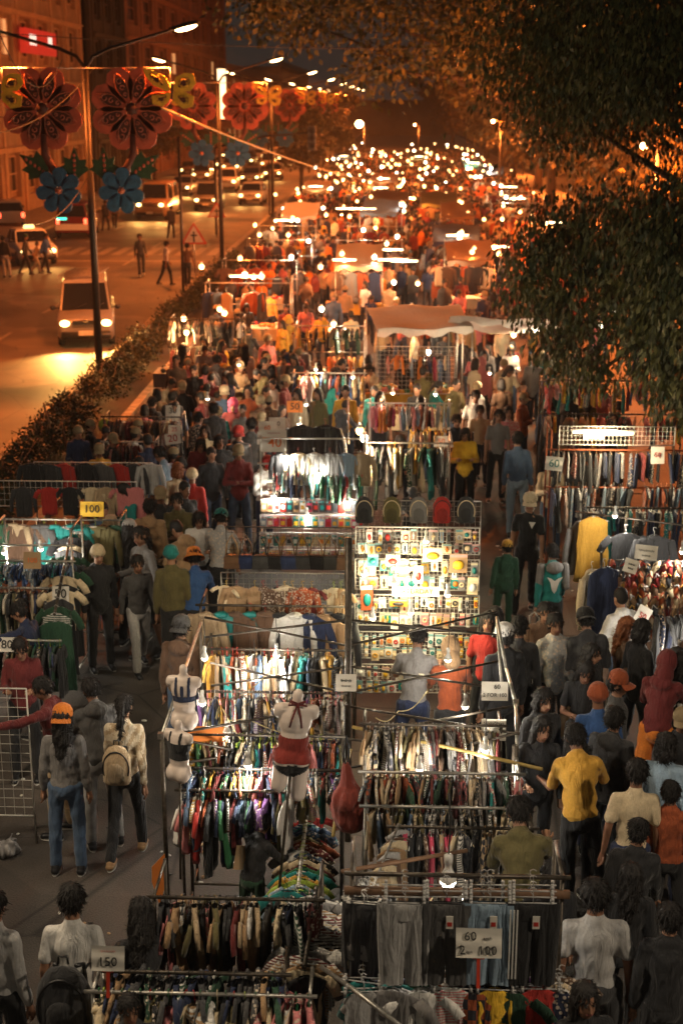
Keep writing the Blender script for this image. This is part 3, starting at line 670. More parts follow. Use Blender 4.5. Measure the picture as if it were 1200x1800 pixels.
M_GRND = asphalt('dirt', (.03, .025, .018), (.06, .05, .035), .9); M_CONC = mat('kerb_concrete', (.34, .29, .22), .8, var=.5, scale=5, bump=.3); M_PAINT = mat('road_paint', (.3, .26, .2), .7, var=.5, scale=8)
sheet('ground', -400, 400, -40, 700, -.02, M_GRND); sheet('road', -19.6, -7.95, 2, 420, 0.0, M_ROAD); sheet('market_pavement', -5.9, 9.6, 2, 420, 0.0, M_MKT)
KX = -7.8
tag(MB().box((-7.82, 210, .07), (.26, 420, .14)).build('kerb', M_CONC, smooth=False), kind='structure'); tag(MB().box((-5.98, 210, .07), (.2, 420, .14)).build('kerb', M_CONC, smooth=False), kind='structure')
tag(MB().box((-6.9, 210, .04), (1.6, 420, .08)).build('median_soil', M_GRND, smooth=False), kind='structure')
tag(MB().box((-21.9, 210, .07), (4.6, 420, .14)).build('pavement', M_CONC, smooth=False), kind='structure'); tag(MB().box((11.4, 210, .07), (3.6, 420, .14)).build('pavement', M_CONC, smooth=False), kind='structure')
mk = MB()
for k in range(40): mk.box((-11.9, 20 + 7.4 * k, .005), (.14, 3.2, .002)); mk.box((-15.7, 23 + 7.4 * k, .005), (.14, 3.2, .002))
for k in range(15): mk.box((-8.6 - .75 * k, 69, .0055), (.42, 3.6, .002))
mk.box((-14, 64.6, .005), (11, .35, .002)); tag(mk.build('road_markings', M_PAINT, smooth=False), kind='structure')
# ------------------------------------------------------------------ foliage
def leafmat(name, c1, c2):
    m, nt, b = newmat(name); L = nt.links; gi = N(nt, 'ShaderNodeTexCoord'); n = N(nt, 'ShaderNodeTexNoise', Scale=2.2, Detail=5.0); L.new(gi.outputs['Object'], n.inputs['Vector'])
    cr = N(nt, 'ShaderNodeValToRGB'); cr.color_ramp.elements[0].position = .38; cr.color_ramp.elements[1].position = .62; cr.color_ramp.elements[0].color = (*c1, 1); cr.color_ramp.elements[1].color = (*c2, 1)
    L.new(n.outputs['Fac'], cr.inputs[0]); L.new(cr.outputs[0], b.inputs['Base Color']); b.inputs['Roughness'].default_value = .55
    return m
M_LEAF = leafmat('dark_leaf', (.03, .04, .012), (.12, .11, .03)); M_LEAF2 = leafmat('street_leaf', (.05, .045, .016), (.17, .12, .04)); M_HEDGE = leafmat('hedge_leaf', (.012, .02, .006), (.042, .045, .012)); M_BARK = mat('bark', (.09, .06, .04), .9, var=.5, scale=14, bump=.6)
def leaves(clusters, n, ln, wd, seed, droop=.5):
    """clusters: (x,y,z,r, flat) -> n leaf blades spread through the clusters"""
    g = np.random.default_rng(seed); C = np.array(clusters, float); w = C[:, 3] ** 2; idx = g.choice(len(C), n, p=w / w.sum())
    d = g.normal(size=(n, 3)); d /= np.linalg.norm(d, axis=1)[:, None]; rad = g.random(n) ** .5 * (1 + .3 * np.abs(g.normal(size=n)))
    P = C[idx, :3] + d * rad[:, None] * C[idx, 3:4] * np.stack([np.ones(n), np.ones(n), C[idx, 4]], 1)
    a = d * .6 + g.normal(size=(n, 3)) * .7; a[:, 2] -= droop * 1.6; a /= np.linalg.norm(a, axis=1)[:, None]
    s = np.cross(a, g.normal(size=(n, 3))); s /= np.linalg.norm(s, axis=1)[:, None]; nn = np.cross(a, s)
    L = ln * (.6 + .8 * g.random(n))[:, None]; Wd = wd * (.6 + .8 * g.random(n))[:, None]
    V = np.stack([P, P + a * L * .45 + s * Wd + nn * Wd * .3, P + a * L, P + a * L * .45 - s * Wd + nn * Wd * .3], 1).reshape(-1, 3)
    return V, n
def leaf_mesh(name, clusters, n, ln, wd, seed, m, droop=.5):
    V, n = leaves(clusters, n, ln, wd, seed, droop); me = bpy.data.meshes.new(name)
    me.vertices.add(len(V)); me.vertices.foreach_set('co', V.ravel()); me.loops.add(4 * n); me.loops.foreach_set('vertex_index', np.arange(4 * n)); me.polygons.add(n)
    me.polygons.foreach_set('loop_start', np.arange(n) * 4); me.polygons.foreach_set('loop_total', np.full(n, 4)); me.materials.append(m); me.update(calc_edges=True); me.validate(); return me
def tree(name, label, loc, hgt, clusters, n, ln, wd, seed, m, group=None, limbs=None, tr=.22, droop=.5):
    r = empty(name, label, 'tree', loc, 0, group); rg = random.Random(seed)
    b = MB(); top = (rg.uniform(-.3, .3), rg.uniform(-.3, .3), hgt * .62)
    b.tube([(0, 0, -.1), (rg.uniform(-.1, .1), .05, hgt * .2), (rg.uniform(-.2, .2), 0, hgt * .42), top], tr, seg=10, taper=[1.25, .9, .75, .5])
    for c in (limbs or rg.sample(clusters, min(7, len(clusters)))):
        s = np.array(top) * rg.uniform(.6, 1); e = np.array(c[:3]); mid = (s + e) / 2 + np.array((0, 0, .25)); b.tube([s, mid, e], tr * .38, seg=6, taper=[1, .7, .25])
    b.build('trunk', M_BARK, r); link('crown', leaf_mesh('crown', clusters, n, ln, wd, seed, m, droop), r); return r
# ------------------------------------------------------------------ vehicles
M_CARW = mat('car_paint', objcol=True, rough=.3, var=.05, coat=.6); M_GLASS = mat('car_glass', (.012, .013, .014), .08, var=.1); M_CHROME = mat('chrome', (.6, .6, .58), .2, 1.0); M_RUB = mat('tyre_rubber', (.02, .02, .02), .8); M_PLATE = mat('number_plate', (.6, .58, .5), .6)
def vehicle(kind, loc, rz, col, label, lights=True, power=60, group=None, name=None, tail=False):
    """front towards -y"""
    ln, w, ht, hood, hz = {'van': (4.0, .82, 1.86, .62, 1.0), 'sedan': (4.3, .86, 1.46, 1.15, .92), 'suv': (4.5, .9, 1.82, 1.1, 1.12), 'jeepney': (5.6, .95, 2.15, 1.3, 1.2), 'hatch': (3.7, .83, 1.52, .85, .95)}[kind]
    r = empty(name or {'van': 'van', 'sedan': 'sedan_car', 'suv': 'suv', 'jeepney': 'jeepney', 'hatch': 'hatchback_car'}[kind], label, {'van': 'van', 'jeepney': 'jeepney'}.get(kind, 'car'), loc, rz, group)
    f0 = -ln / 2; back = ln / 2; ws = f0 + hood; wt = ws + (.55 if kind != 'sedan' else .7); bt = back - (.15 if kind in ('van', 'suv', 'jeepney') else .95 if kind == 'sedan' else .4); bb = back - (.02 if kind != 'sedan' else .45)
    # body: stations along y with (half width, bottom, shoulder z, top z, top half width)
    st = [(f0, w * .82, .34, .62, .66, w * .7), (f0 + .06, w * .93, .26, .72, hz - .16, w * .82), (f0 + .25, w, .24, hz - .16, hz - .07, w * .9), (ws, w, .24, hz - .04, hz + .03, w * .9)]
    if kind == 'sedan': st += [(bb, w, .24, hz, hz + .05, w * .9), (back - .06, w * .94, .28, hz - .06, hz, w * .85), (back, w * .86, .36, hz - .2, hz - .15, w * .8)]
    else: st += [(back - .06, w, .26, hz, hz + .04, w * .92), (back, w * .92, .34, hz - .1, hz, w * .88)]
    P = []
    for (y, hw, zb, zs, zt, tw) in st: P.append([(-hw * .9, y, zb), (-hw, y, zb + .12), (-hw, y, zs), (-tw, y, zt), (0, y, zt + .025), (tw, y, zt), (hw, y, zs), (hw, y, zb + .12), (hw * .9, y, zb)])
    b = MB(); b.grid(P); n = 9; b.add(P[0], [tuple(range(n))]); b.add(P[-1], [tuple(range(n))[::-1]])
    # cabin: roof and pillars
    rw = w * .78; zr = ht
    C = [[(-w * .9, ws + .02, hz), (-rw, wt, zr - .07), (-rw * .88, wt + .05, zr - .01), (0, wt + .08, zr + .015), (rw * .88, wt + .05, zr - .01), (rw, wt, zr - .07), (w * .9, ws + .02, hz)],
         [(-w * .92, (ws + bb) / 2, hz), (-rw * 1.02, (wt + bt) / 2, zr - .06), (-rw * .9, (wt + bt) / 2, zr), (0, (wt + bt) / 2, zr + .035), (rw * .9, (wt + bt) / 2, zr), (rw * 1.02, (wt + bt) / 2, zr - .06), (w * .92, (ws + bb) / 2, hz)],
         [(-w * .9, bb, hz), (-rw * .97, bt, zr - .08), (-rw * .86, bt - .05, zr - .03), (0, bt - .06, zr - .01), (rw * .86, bt - .05, zr - .03), (rw * .97, bt, zr - .08), (w * .9, bb, hz)]]
    b.grid(C); b.add(C[0], [tuple(range(7))]); b.add(C[2], [tuple(range(7))[::-1]])
    setcol(b.build('body', M_CARW, r), COLR[col] if isinstance(col, str) else col)
    def lerp(a, c, t): return np.array(a) * (1 - t) + np.array(c) * t
    def pane(name, q, nrm, m=M_GLASS, t0=.08):
        q = [np.array(p, float) for p in q]; c = sum(q) / 4; q = [c + (p - c) * (1 - t0) + np.array(nrm) * .012 for p in q]
        q2 = [p + np.array(nrm) * .01 for p in q]; bb_ = MB(); bb_.add(q + q2, [(0, 1, 2, 3), (7, 6, 5, 4), (0, 4, 5, 1), (1, 5, 6, 2), (2, 6, 7, 3), (3, 7, 4, 0)]); return bb_.build(name, m, r, smooth=False)
    pane('windscreen', [C[0][0], C[0][6], C[0][5], C[0][1]], (0, -.8, .5)); pane('rear_window', [C[2][0], C[2][6], C[2][5], C[2][1]], (0, 1, .2))
    for s, i, j in ((-1, 0, 1), (1, 6, 5)):
        for a, c in ((.07, .47), (.53, .93)):
            lo0, lo1 = lerp(C[0][i], C[2][i], a), lerp(C[0][i], C[2][i], c); hi0, hi1 = lerp(C[0][j], C[2][j], a), lerp(C[0][j], C[2][j], c); pane('side_window', [lo0, lo1, hi1, hi0], (s, 0, .15), t0=.07)
        mz = hz + .1; MB().ell((s * (w + .12), ws + .22, mz), (.09, .05, .075)).rod((s * w * .92, ws + .24, mz - .02), (s * (w + .1), ws + .24, mz - .01), .018).build('wing_mirror', M_BLACK, r)
        hl = MB().ell((s * w * .72, f0 + .05, hz - .27), (.15, .09, .1), nu=16, nv=8); hl.build('headlight', M_HEAD if lights else M_CHROME, r)
        if lights: MB().ell((s * w * .72, f0 + .0, .42), (.07, .05, .06), nu=10, nv=6).build('fog_lamp', M_FOG, r)
        MB().box((s * w * .8, back - .0, hz - .2), (.16, .05, .26)).build('tail_light', M_TAIL, r)
        for y in (f0 + .78, back - .75):
            wh = MB(); Mx = np.array([[0, 0, 1], [0, 1, 0], [-1, 0, 0]]); wh.lathe([(.17, -.1), (.29, -.1), (.32, -.07), (.32, .07), (.29, .1), (.17, .1)], (s * (w - .09), y, .32), seg=20, M=Mx); t = wh.build('tyre', M_RUB, r)
            MB().lathe([(0.0, .07), (.06, .075), (.1, .06), (.17, .095), (.18, .1)], (s * (w - .09), y, .32), seg=16, M=Mx * s).build('rim', M_CHROME, t)
    g = MB()
    for k in range(4): g.box((0, f0 + .005, hz - .36 + .055 * k), (w * .95, .03, .025))
    g.build('grille', M_CHROME if kind != 'van' else M_BLACK, r, smooth=False)
    MB().box((0, f0 - .02, .4), (w * 1.75, .12, .2), taper=.97).build('bumper', M_BLACK if kind in ('jeepney', 'suv') else M_BLACK, r)
    MB().box((0, f0 - .09, .47), (.42, .015, .14)).build('number_plate', M_PLATE, r, smooth=False)
    MB().ell((0, f0 - .0, hz - .2), (.09, .02, .05)).build('badge', M_CHROME, r)
    MB().rod((-.4, ws + .0, hz + .05), (.05, ws + .12, hz + .22), .008).rod((.1, ws + .0, hz + .05), (.55, ws + .12, hz + .22), .008).build('wiper', M_BLACK, r)
    if lights:
        for s in (-1, 1):
            o = light('headlight_beam', 'SPOT', (s * w * .72, f0 - .12, hz - .27), power * .8, (1, .5, .12), r, .08, spot_size=R(95), spot_blend=.8); o.rotation_euler = (R(78), 0, R(180))
    return r
# ------------------------------------------------------------------ street lamp with flower ornaments
M_PETAL = mat('ornament_coral', (.5, .1, .055), .5, var=.3, scale=3); M_PETALD = mat('ornament_mesh', (.06, .012, .01), .6, var=.5, scale=20); M_FRETL = mat('ornament_scroll', (.5, .14, .08), .45); M_YEL = mat('ornament_yellow', (.75, .46, .04), .45); M_GRN = mat('ornament_leaf', (.02, .07, .03), .5, var=.5, scale=9)
M_BLU = mat('ornament_blue', (.02, .11, .24), .5, var=.4, scale=6); M_STEM = mat('ornament_stem', (.12, .03, .02), .6)
def petal_poly(L_, w_, n=12):
    return [(w_ * math.sin(t) * (.55 + .45 * (1 - math.cos(t)) / 2 * 1.2), L_ * (1 - math.cos(t)) / 2) for t in np.linspace(0, 2 * PI, n + 1)[:-1]]
def flower(parent, name, c, rad, npet, ph, mats, scroll=True, yf=0):
    r = MB().lathe([(.0, -.08), (rad * .13, -.07), (rad * .15, 0), (rad * .13, .05)], seg=16, M=np.array([[1, 0, 0], [0, 0, 1], [0, 1, 0]])).build(name, M_PETALD if scroll else M_FRETL, parent, loc=c)
    for k in range(npet):
        a = ph + 2 * PI * k / npet; Mr = np.array([[math.cos(a), 0, math.sin(a)], [0, 1, 0], [-math.sin(a), 0, math.cos(a)]])
        b = MB(); b.prism([(x, z + rad * .13) for x, z in petal_poly(rad * .9, rad * .37)], -.03, .03, 0, Mr)
        b.prism([(x * .5, z * .6 + rad * .26) for x, z in petal_poly(rad * .9, rad * .37)], -.045, -.031, 1, Mr)
        if scroll:
            for q in range(3):
                zc = rad * (.36 + .17 * q); rr = rad * (.045 + .02 * q)
                b.tube([Mr @ np.array((rr * math.cos(t) * (1 - .08 * t), -.055, zc + rr * math.sin(t) * (1 - .08 * t))) for t in np.linspace(0, 5.4, 9)], .012, 2, seg=4)
            for s in (-1, 1): b.tube([Mr @ np.array((s * rad * (.03 + .11 * math.sin(q * .8)), -.055, rad * (.22 + .17 * q))) for q in range(5)], .01, 2, seg=4)
        b.build('petal', mats, r, smooth=False)
    return r
def butterfly(parent, c, s):
    """open wings seen in three-quarter view"""
    r = MB().cap((0, 0, -.16 * s), (.03 * s, 0, .14 * s), .03 * s, .035 * s).build('butterfly_body', M_PETALD, parent, loc=c)
    wings = [[(0, .02), (-.12, .3), (-.42, .44), (-.62, .5), (-.56, .3), (-.4, .12), (-.1, -.02)], [(0.02, .02), (.1, .28), (.3, .38), (.5, .36), (.55, .16), (.42, 0), (.1, -.04)],
             [(0, -.02), (-.2, -.06), (-.44, -.1), (-.42, -.28), (-.2, -.34), (-.04, -.2)], [(0.02, -.04), (.3, -.02), (.5, -.12), (.46, -.34), (.24, -.38), (.06, -.22)]]
    for w in wings:
        cx = sum(p[0] for p in w) / len(w); cz = sum(p[1] for p in w) / len(w); b = MB(); b.prism([(x * s, z * s) for x, z in w], -.02, .02)
        b.prism([((cx + (x - cx) * .5) * s, (cz + (z - cz) * .5) * s) for x, z in w], -.035, -.021, 1)
        for q in range(6): a = q * 1.05; b.ell(((cx + .11 * math.cos(a) * (.6 + .1 * q)) * s, -.04, (cz + .07 * math.sin(a)) * s), (.022 * s, .01, .022 * s), 0, nu=6, nv=4)
        b.tube([((cx + (x - cx) * .4) * s, -.04, (cz + (z - cz) * .4) * s) for x, z in w], .009, 0, seg=4); b.build('wing', [M_YEL, M_PETALD], r, smooth=False)
    return r
def leaf_orn(parent, c, s, flip, ang):
    pts = [(0, 0), (-.2, .2), (-.42, .35), (-.3, .45), (-.34, .62), (-.14, .6), (0, .95), (.12, .62), (.3, .68), (.27, .48), (.4, .4), (.2, .2)]
    ca, sa = math.cos(ang), math.sin(ang); pts = [(flip * (x * ca - z * sa) * s, (x * sa + z * ca) * s) for x, z in pts]
    b = MB(); b.prism(pts, -.02, .02); 
    for q in range(5): b.ell((pts[6][0] * (.2 + .14 * q), -.03, pts[6][1] * (.2 + .14 * q)), (.04, .02, .05), 1, nu=6, nv=4)
    return b.build('leaf', [M_GRN, M_PETAL], parent, loc=c, smooth=False)
def ornament(loc, flip, label, group, detail=True, tint=None):
    r = empty('flower_ornament', label, 'street decoration', loc, 0, group); s = flip
    flower(r, 'coral_flower', (0, 0, 0), 1.0, 8 if detail else 7, .38, [M_PETAL, M_PETALD, M_FRETL], detail)
    MB().tube([(s * -.0, .04, -.6), (s * -.0, .04, -1.1), (s * -.2, .04, -1.45), (s * -.5, .04, -1.7), (s * -.62, .04, -1.95)], .1, seg=8, taper=[1, 1.1, 1.15, 1.1, 1]).build('stem', M_STEM, r)
    flower(r, 'blue_flower', (s * -.32, -.08, -1.95), .56, 7, .1, [M_BLU, M_BLU, M_BLU], False)
    leaf_orn(r, (s * -.72, -.02, -1.75), .9, s, .02); leaf_orn(r, (s * -.1, -.02, -1.6), .95, s, -.95)
    butterfly(r, (s * 1.0, -.1, .42), 1.1)
    MB().rod((s * -1.1, .06, .95), (s * .95, .06, .95), .018).rod((s * .95, .06, .95), (s * .95, .06, .6), .015).build('bracket', M_BARE, r); return r
_sl = {}
def street_lamp(Y, label, group, arms=(-1, 1), X=-7.55, power=900, pcol=(1, .2, .03), head_on=True, zt=7.75, reach=2.2, rise=.85):
    r = empty('street_lamp', label, 'street lamp', (X, Y, 0), 0, group)
    MB().rod((0, 0, 0), (0, 0, zt), .1, .075, seg=10).lathe([(.2, 0), (.2, .06), (.13, .3), (.1, .34)], seg=12).build('pole', M_POLE, r)
    for s in arms:
        MB().tube([(0, 0, zt - .3), (s * .03, 0, zt - .02), (s * .2, 0, zt + .22), (s * .6, 0, zt + .4), (s * reach, 0, zt + rise)], .045, seg=8, taper=[1.2, 1.1, 1, 1, .8]).build('arm', M_POLE, r)
        hd = MB().ell((0, 0, 0), (.36, .14, .075), nu=16, nv=8).box((-s * .3, 0, .02), (.2, .1, .07)).build('lamp_head', M_POLE, r); hd.location = (s * (reach + .28), 0, zt + rise + .08); hd.rotation_euler = (0, -s * R(14), 0)
        ln = MB().ell((0, 0, -.045), (.28, .12, .075), nu=14, nv=8).build('lens', M_STREET, hd)
        if head_on: light('street_light', 'SPOT', (s * (reach + .28), 0, zt + rise - .08), power, pcol, r, .16, spot_size=R(165), spot_blend=.6)
    return r
M_POLE = mat('pole_paint', (.025, .02, .018), .5, .3, var=.3)
# ------------------------------------------------------------------ buildings along the far side of the road
def facade(name, label, y0, y1, x, ht, wallc, storeys, bays, lit=.3, depth=9, mono=None, cornice=True, seed=0, base_arch=False):
    """frontage plane at x facing +x, between y0 and y1"""
    rg = random.Random(seed); r = empty(name, label, 'building', (x, (y0 + y1) / 2, 0)); w = y1 - y0
    mw = mat(name + '_wall', wallc, .85, var=.35, scale=.7, bump=.1); mt = mat(name + '_trim', [min(1, c * 1.35) for c in wallc], .8, var=.2, scale=2)
    b = MB(); fh = ht / storeys; bw = w / bays; t = .35
    b.box((-depth / 2 - t, 0, ht / 2), (depth, w, ht))
    for k in range(bays + 1): b.box((-t / 2, -w / 2 + k * bw, ht / 2), (t, bw * .42, ht))
    for j in range(storeys + 1):
        zz = min(ht - .45, j * fh); b.box((-t / 2 - .01, 0, zz + .42), (t - .02, w, fh * .34))
    b.build('wall', mw, r, smooth=False)
    c = MB()
    for j in range(1, storeys + 1): c.box((.09, 0, j * fh - .1), (.22, w + .1, .22)); c.box((.15, 0, j * fh + .05), (.34, w + .15, .1))
    for k in range(bays + 1): c.box((.05, -w / 2 + k * bw, ht / 2), (.12, .4, ht)); c.box((.1, -w / 2 + k * bw, ht - .9), (.2, .62, .3))
    if cornice: c.box((.3, 0, ht + .15), (.7, w + .3, .5)); c.box((.1, 0, ht + .75), (.3, w, .8))
    c.build('cornice', mt, r, smooth=False)
    for j in range(storeys):
        for k in range(bays):
            yy = -w / 2 + (k + .5) * bw; zz = j * fh + fh * .62; ww = bw * .5; hh = fh * .52
            f = MB(); f.box((-t + .06, yy, zz), (.06, .07, hh)).box((-t + .065, yy, zz), (.06, ww, .07))
            for s in (-1, 1): f.box((-t + .05, yy + s * ww / 2, zz), (.1, .08, hh)); f.box((-t + .052, yy, zz + s * hh / 2), (.1, ww, .08))
            fo = f.build('window', mt, r, smooth=False)
            MB().box((-t + .02, yy, zz), (.02, ww, hh)).build('pane', M_WLIT if rg.random() < lit else M_GLASS, fo, smooth=False)
    return r
M_WLIT = mat('lit_window', (.9, .6, .3), .4, emis=.55, emcol=(1, .5, .18), sample=False)
# px,py = head top in the photograph, height, facing (0 camera, 180 up the street, 90 to screen right, -90 to screen left)
PP = []
def P(px, py, h, yaw, pose, top, tc, bottom, bc, label, hair='short', hat=None, hc='black', **k): PP.append((px, py, h, yaw, pose, top, tc, bottom, bc, label, hair, hat, hc, k))
# left aisle, near
P(105, 1252, 1.62, 172, 'stand', 'sweater', 'grey', 'jeans', 'denim blue', 'person with long dark hair, orange and black cap and long grey shirt', 'long', 'backcap', 'orange', shoe='black')
P(212, 1228, 1.64, 176, 'walk', 'sweater', 'beige', 'jeans', 'black', 'person with a ponytail and patterned knit sweater carrying a beige backpack in the left aisle', 'ponytail', tmat=M_IKAT, shoe='tan', slim=.95)
P(172, 1206, 1.66, 205, 'browse', 'hoodie', 'dark grey', 'jeans', 'light grey', 'person in dark blue-grey hoodie and silvery trousers leaning in beside the beige backpack', 'short', bmat=M_SHEEN)
P(95, 1200, 1.6, -100, 'reachL', 'jacket', 'maroon', 'jeans', 'beige', 'person in dark maroon jacket reaching towards the wire grid at the left edge')
P(240, 972, 1.55, 28, 'walk', 'sweater', 'dark grey', 'jeans', 'light grey', 'teenager in grey sweatshirt and pale jeans in the bare patch of the left aisle')
P(256, 932, 1.72, -50, 'carry', 'sweater', 'grey', 'shorts', 'black', 'tall person with tied dark hair and long grey sweater looking over their shoulder', 'ponytail')
P(318, 1090, 1.72, 172, 'stand', 'hoodie', 'brown', 'jeans', 'denim blue', 'person in brown hooded jacket and grey cap standing behind the navy bra mannequin', 'short', 'backcap', 'dark grey')
P(338, 974, 1.64, 180, 'browse', 'sweater', 'blue', 'jeans', 'black', 'person in orange bucket hat and blue top facing the dark bag stall', 'short', 'bucket', 'orange')
P(305, 968, 1.68, 178, 'stand', 'jacket', 'olive', 'jeans', 'black', 'person in teal beanie and olive jacket seen from behind', 'short', 'beanie', 'teal')
P(192, 913, 1.6, 20, 'stand', 'jacket', 'brown', 'jeans', 'rust', 'person in pale patterned bucket hat and open brown jacket beside the left racks', 'bob', 'bucket', 'beige')
P(230, 918, 1.66, 165, 'carry', 'jacket', 'black', 'jeans', 'black', 'person in pale grey cap and black jacket in the left aisle crowd', 'long', 'cap', 'light grey')
P(262, 880, 1.72, 170, 'stand', 'hoodie', 'tan', 'jeans', 'black', 'person in tan hoodie seen from behind in the left aisle crowd')
P(316, 872, 1.68, 5, 'crossed', 'jacket', 'olive', 'jeans', 'black', 'person in open olive jacket with folded arms facing the camera')
P(350, 900, 1.6, 12, 'phone', 'tee', 'white', 'jeans', 'black', 'person with glasses and white blouse looking at their hands', 'bob')
P(386, 904, 1.68, 172, 'browse', 'sweater', 'light grey', 'jeans', 'black', 'person in teal cap and pale speckled shirt by the bag stall', 'short', 'backcap', 'teal', tmat=M_PRINT)
P(283, 790, 1.72, -140, 'browse', 'sweater', 'pale blue', 'jeans', 'charcoal', 'person in pale grey sweater bending to the left racks')
P(305, 818, 1.6, 200, 'stand', 'sweater', 'cream', 'jeans', 'denim blue', 'person with copper hair and cream sweater seen from behind', 'bob', hairm=M_HAIRR)
P(334, 828, 1.6, 175, 'stand', 'sweater', 'red', 'jeans', 'black', 'person in cream beanie and red printed sweater seen from behind', 'short', 'beanie', 'cream', tmat=M_CLOTH)
P(320, 806, 1.66, -60, 'carry', 'jacket', 'navy', 'jeans', 'black', 'person in navy jacket in profile next to the cream beanie')
P(345, 768, 1.6, 5, 'phone', 'sweater', 'maroon', 'jeans', 'black', 'person in dark red sweater holding a small glowing phone', 'long')
P(362, 752, 1.58, 0, 'stand', 'tee', 'cream', 'jeans', 'black', 'person in pale top peering over the dark red sweater', 'long')
P(392, 766, 1.66, 4, 'carry', 'jacket', 'black', 'jeans', 'black', 'person in open black cardigan over a pink top', 'long')
P(416, 754, 1.72, 8, 'stand', 'jacket', 'charcoal', 'jeans', 'black', 'person in red cap and dark leather jacket', 'short', 'cap', 'red', tmat=M_SHEEN)
P(463, 802, 1.6, 50, 'phone', 'jacket', 'white', 'jeans', 'navy', 'teenager in red cap and white and navy jacket beside the phone case stall', 'short', 'cap', 'red')
P(58, 1062, 1.58, -100, 'reachL', 'sweater', 'navy', 'jeans', 'charcoal', 'person with hair in a bun and navy top picking through the left rack', 'bun')
P(32, 1122, 1.6, 10, 'phone', 'sweater', 'maroon', 'jeans', 'black', 'person in maroon sweater looking down at their hands behind the wire grid')
P(170, 962, 1.62, 30, 'stand', 'jacket', 'black', 'jeans', 'black', 'person in pale beanie and black coat in the shadow of the left rack', 'short', 'beanie', 'cream')
P(390, 905, 1.5, 20, 'stand', 'sweater', 'tan', 'jeans', 'black', 'person in tan top half hidden behind the teal cap')
# bottom left
P(122, 1577, 1.72, 178, 'stand', 'tee', 'white', 'jeans', 'charcoal', 'person in white t-shirt with a large charcoal backpack at the bottom left')
P(243, 1606, 1.58, -160, 'reachR', 'sweater', 'charcoal', 'jeans', 'black', 'person with very long black hair and dark knit sweater reaching across the front rack', 'long')
P(-6, 1575, 1.66, 150, 'stand', 'sweater', 'light grey', 'jeans', 'black', 'person in rust vest over pale sleeves cut by the left edge of the picture')
P(232, 1768, 1.4, 20, 'stand', 'jacket', 'charcoal', 'jeans', 'black', 'dark-haired person crouched at the very bottom below the hanging shirts')
# centre
P(722, 1112, 1.74, 172, 'browse', 'tee', 'grey', 'jeans', 'navy', 'broad-shouldered person in grey t-shirt looking over the bright accessory stall')
P(790, 1136, 1.62, 178, 'browse', 'tee', 'rust', 'jeans', 'black', 'person in dusty pink top with pale hood and dark shoulder strap at the accessory stall', 'short', 'hood', 'tan')
P(856, 1082, 1.6, -10, 'stand', 'tee', 'red', 'jeans', 'black', 'person with long hair and red top smiling beside the accessory stall', 'long')
P(888, 1105, 1.76, 200, 'stand', 'jacket', 'black', 'jeans', 'black', 'big person in white cap and black jacket with their back to the camera', 'short', 'cap', 'white')
P(868, 1072, 1.62, 190, 'stand', 'jacket', 'charcoal', 'jeans', 'black', 'dark-haired person in charcoal jacket just behind the white cap', 'long')
P(912, 1092, 1.7, 170, 'stand', 'sweater', 'charcoal', 'jeans', 'black', 'dark-haired person in charcoal sweater between the white cap and the white plastic bag')
P(705, 760, 1.6, 5, 'browse', 'sweater', 'charcoal', 'jeans', 'black', 'stallholder looking out between the rails of pale shirts', 'long')
P(722, 852, 1.2, 10, 'browse', 'sweater', 'charcoal', 'jeans', 'black', 'low seated stallholder in dark cap behind the backpacks', 'short', 'cap', 'charcoal')
P(436, 1440, 1.2, 150, 'browse', 'jacket', 'black', 'jeans', 'dark green', 'person crouching under the small-clothes rack', 'short')
# right aisle, near
P(1042, 1292, 1.72, 175, 'browse', 'jacket', 'mustard', 'jeans', 'black', 'person in crumpled mustard jacket seen from behind in the near right aisle', tmat=M_CLOTH)
P(1062, 1552, 1.74, 168, 'stand', 'tee', 'light grey', 'jeans', 'charcoal', 'dark-haired person in loose pale grey t-shirt closest to the camera at the bottom right', slim=1.12)
P(938, 1422, 1.76, 176, 'browse', 'jacket', 'olive', 'jeans', 'charcoal', 'person in olive shirt facing the long-garment rail from the right')
P(1110, 1346, 1.68, 174, 'stand', 'tee', 'cream', 'jeans', 'navy', 'person in pale peach t-shirt seen from behind on the right')
P(1103, 1444, 1.58, 170, 'walkb', 'jacket', 'black', 'jeans', 'black', 'person with a topknot and black jacket with yellow shoulder patches', 'bun')
P(1098, 1520, 1.55, 165, 'stand', 'jacket', 'black', 'jeans', 'black', 'dark-haired person in black directly behind the pale grey t-shirt', 'long')
P(1182, 1292, 1.66, 160, 'stand', 'sweater', 'pale blue', 'jeans', 'navy', 'person with wavy hair and pale blue shirt at the right edge', 'bob')
P(1036, 1735, 1.6, 20, 'stand', 'jacket', 'black', 'jeans', 'black', 'person with brown hair over the face at the very bottom right', 'long')
P(1182, 1600, 1.64, 175, 'stand', 'jacket', 'black', 'jeans', 'black', 'dark figure with rust red cloth over the arm at the lower right edge')
P(950, 1510, 1.5, 180, 'stand', 'jacket', 'black', 'jeans', 'black', 'short dark figure between the olive shirt and the pale grey t-shirt', 'long')
P(942, 1262, 1.58, 8, 'carry', 'sweater', 'charcoal', 'jeans', 'black', 'person with long black hair and charcoal shirt beside the right frame post', 'long')
P(945, 1215, 1.66, 30, 'stand', 'jacket', 'charcoal', 'jeans', 'black', 'curly-haired person in dark cardigan looking down beside the right frame post', 'bob')
P(1022, 1158, 1.58, 5, 'phone', 'tee', 'black', 'jeans', 'black', 'person with long brown hair looking down at a phone in the right aisle', 'long')
P(1062, 1208, 1.7, 176, 'stand', 'sweater', 'blue', 'jeans', 'navy', 'person in rust orange beanie and deep blue top in the right aisle', 'short', 'beanie', 'rust')
P(1088, 1190, 1.7, 80, 'stand', 'sweater', 'dark grey', 'jeans', 'black', 'person in rust red cap in profile in the right aisle', 'short', 'cap', 'rust')
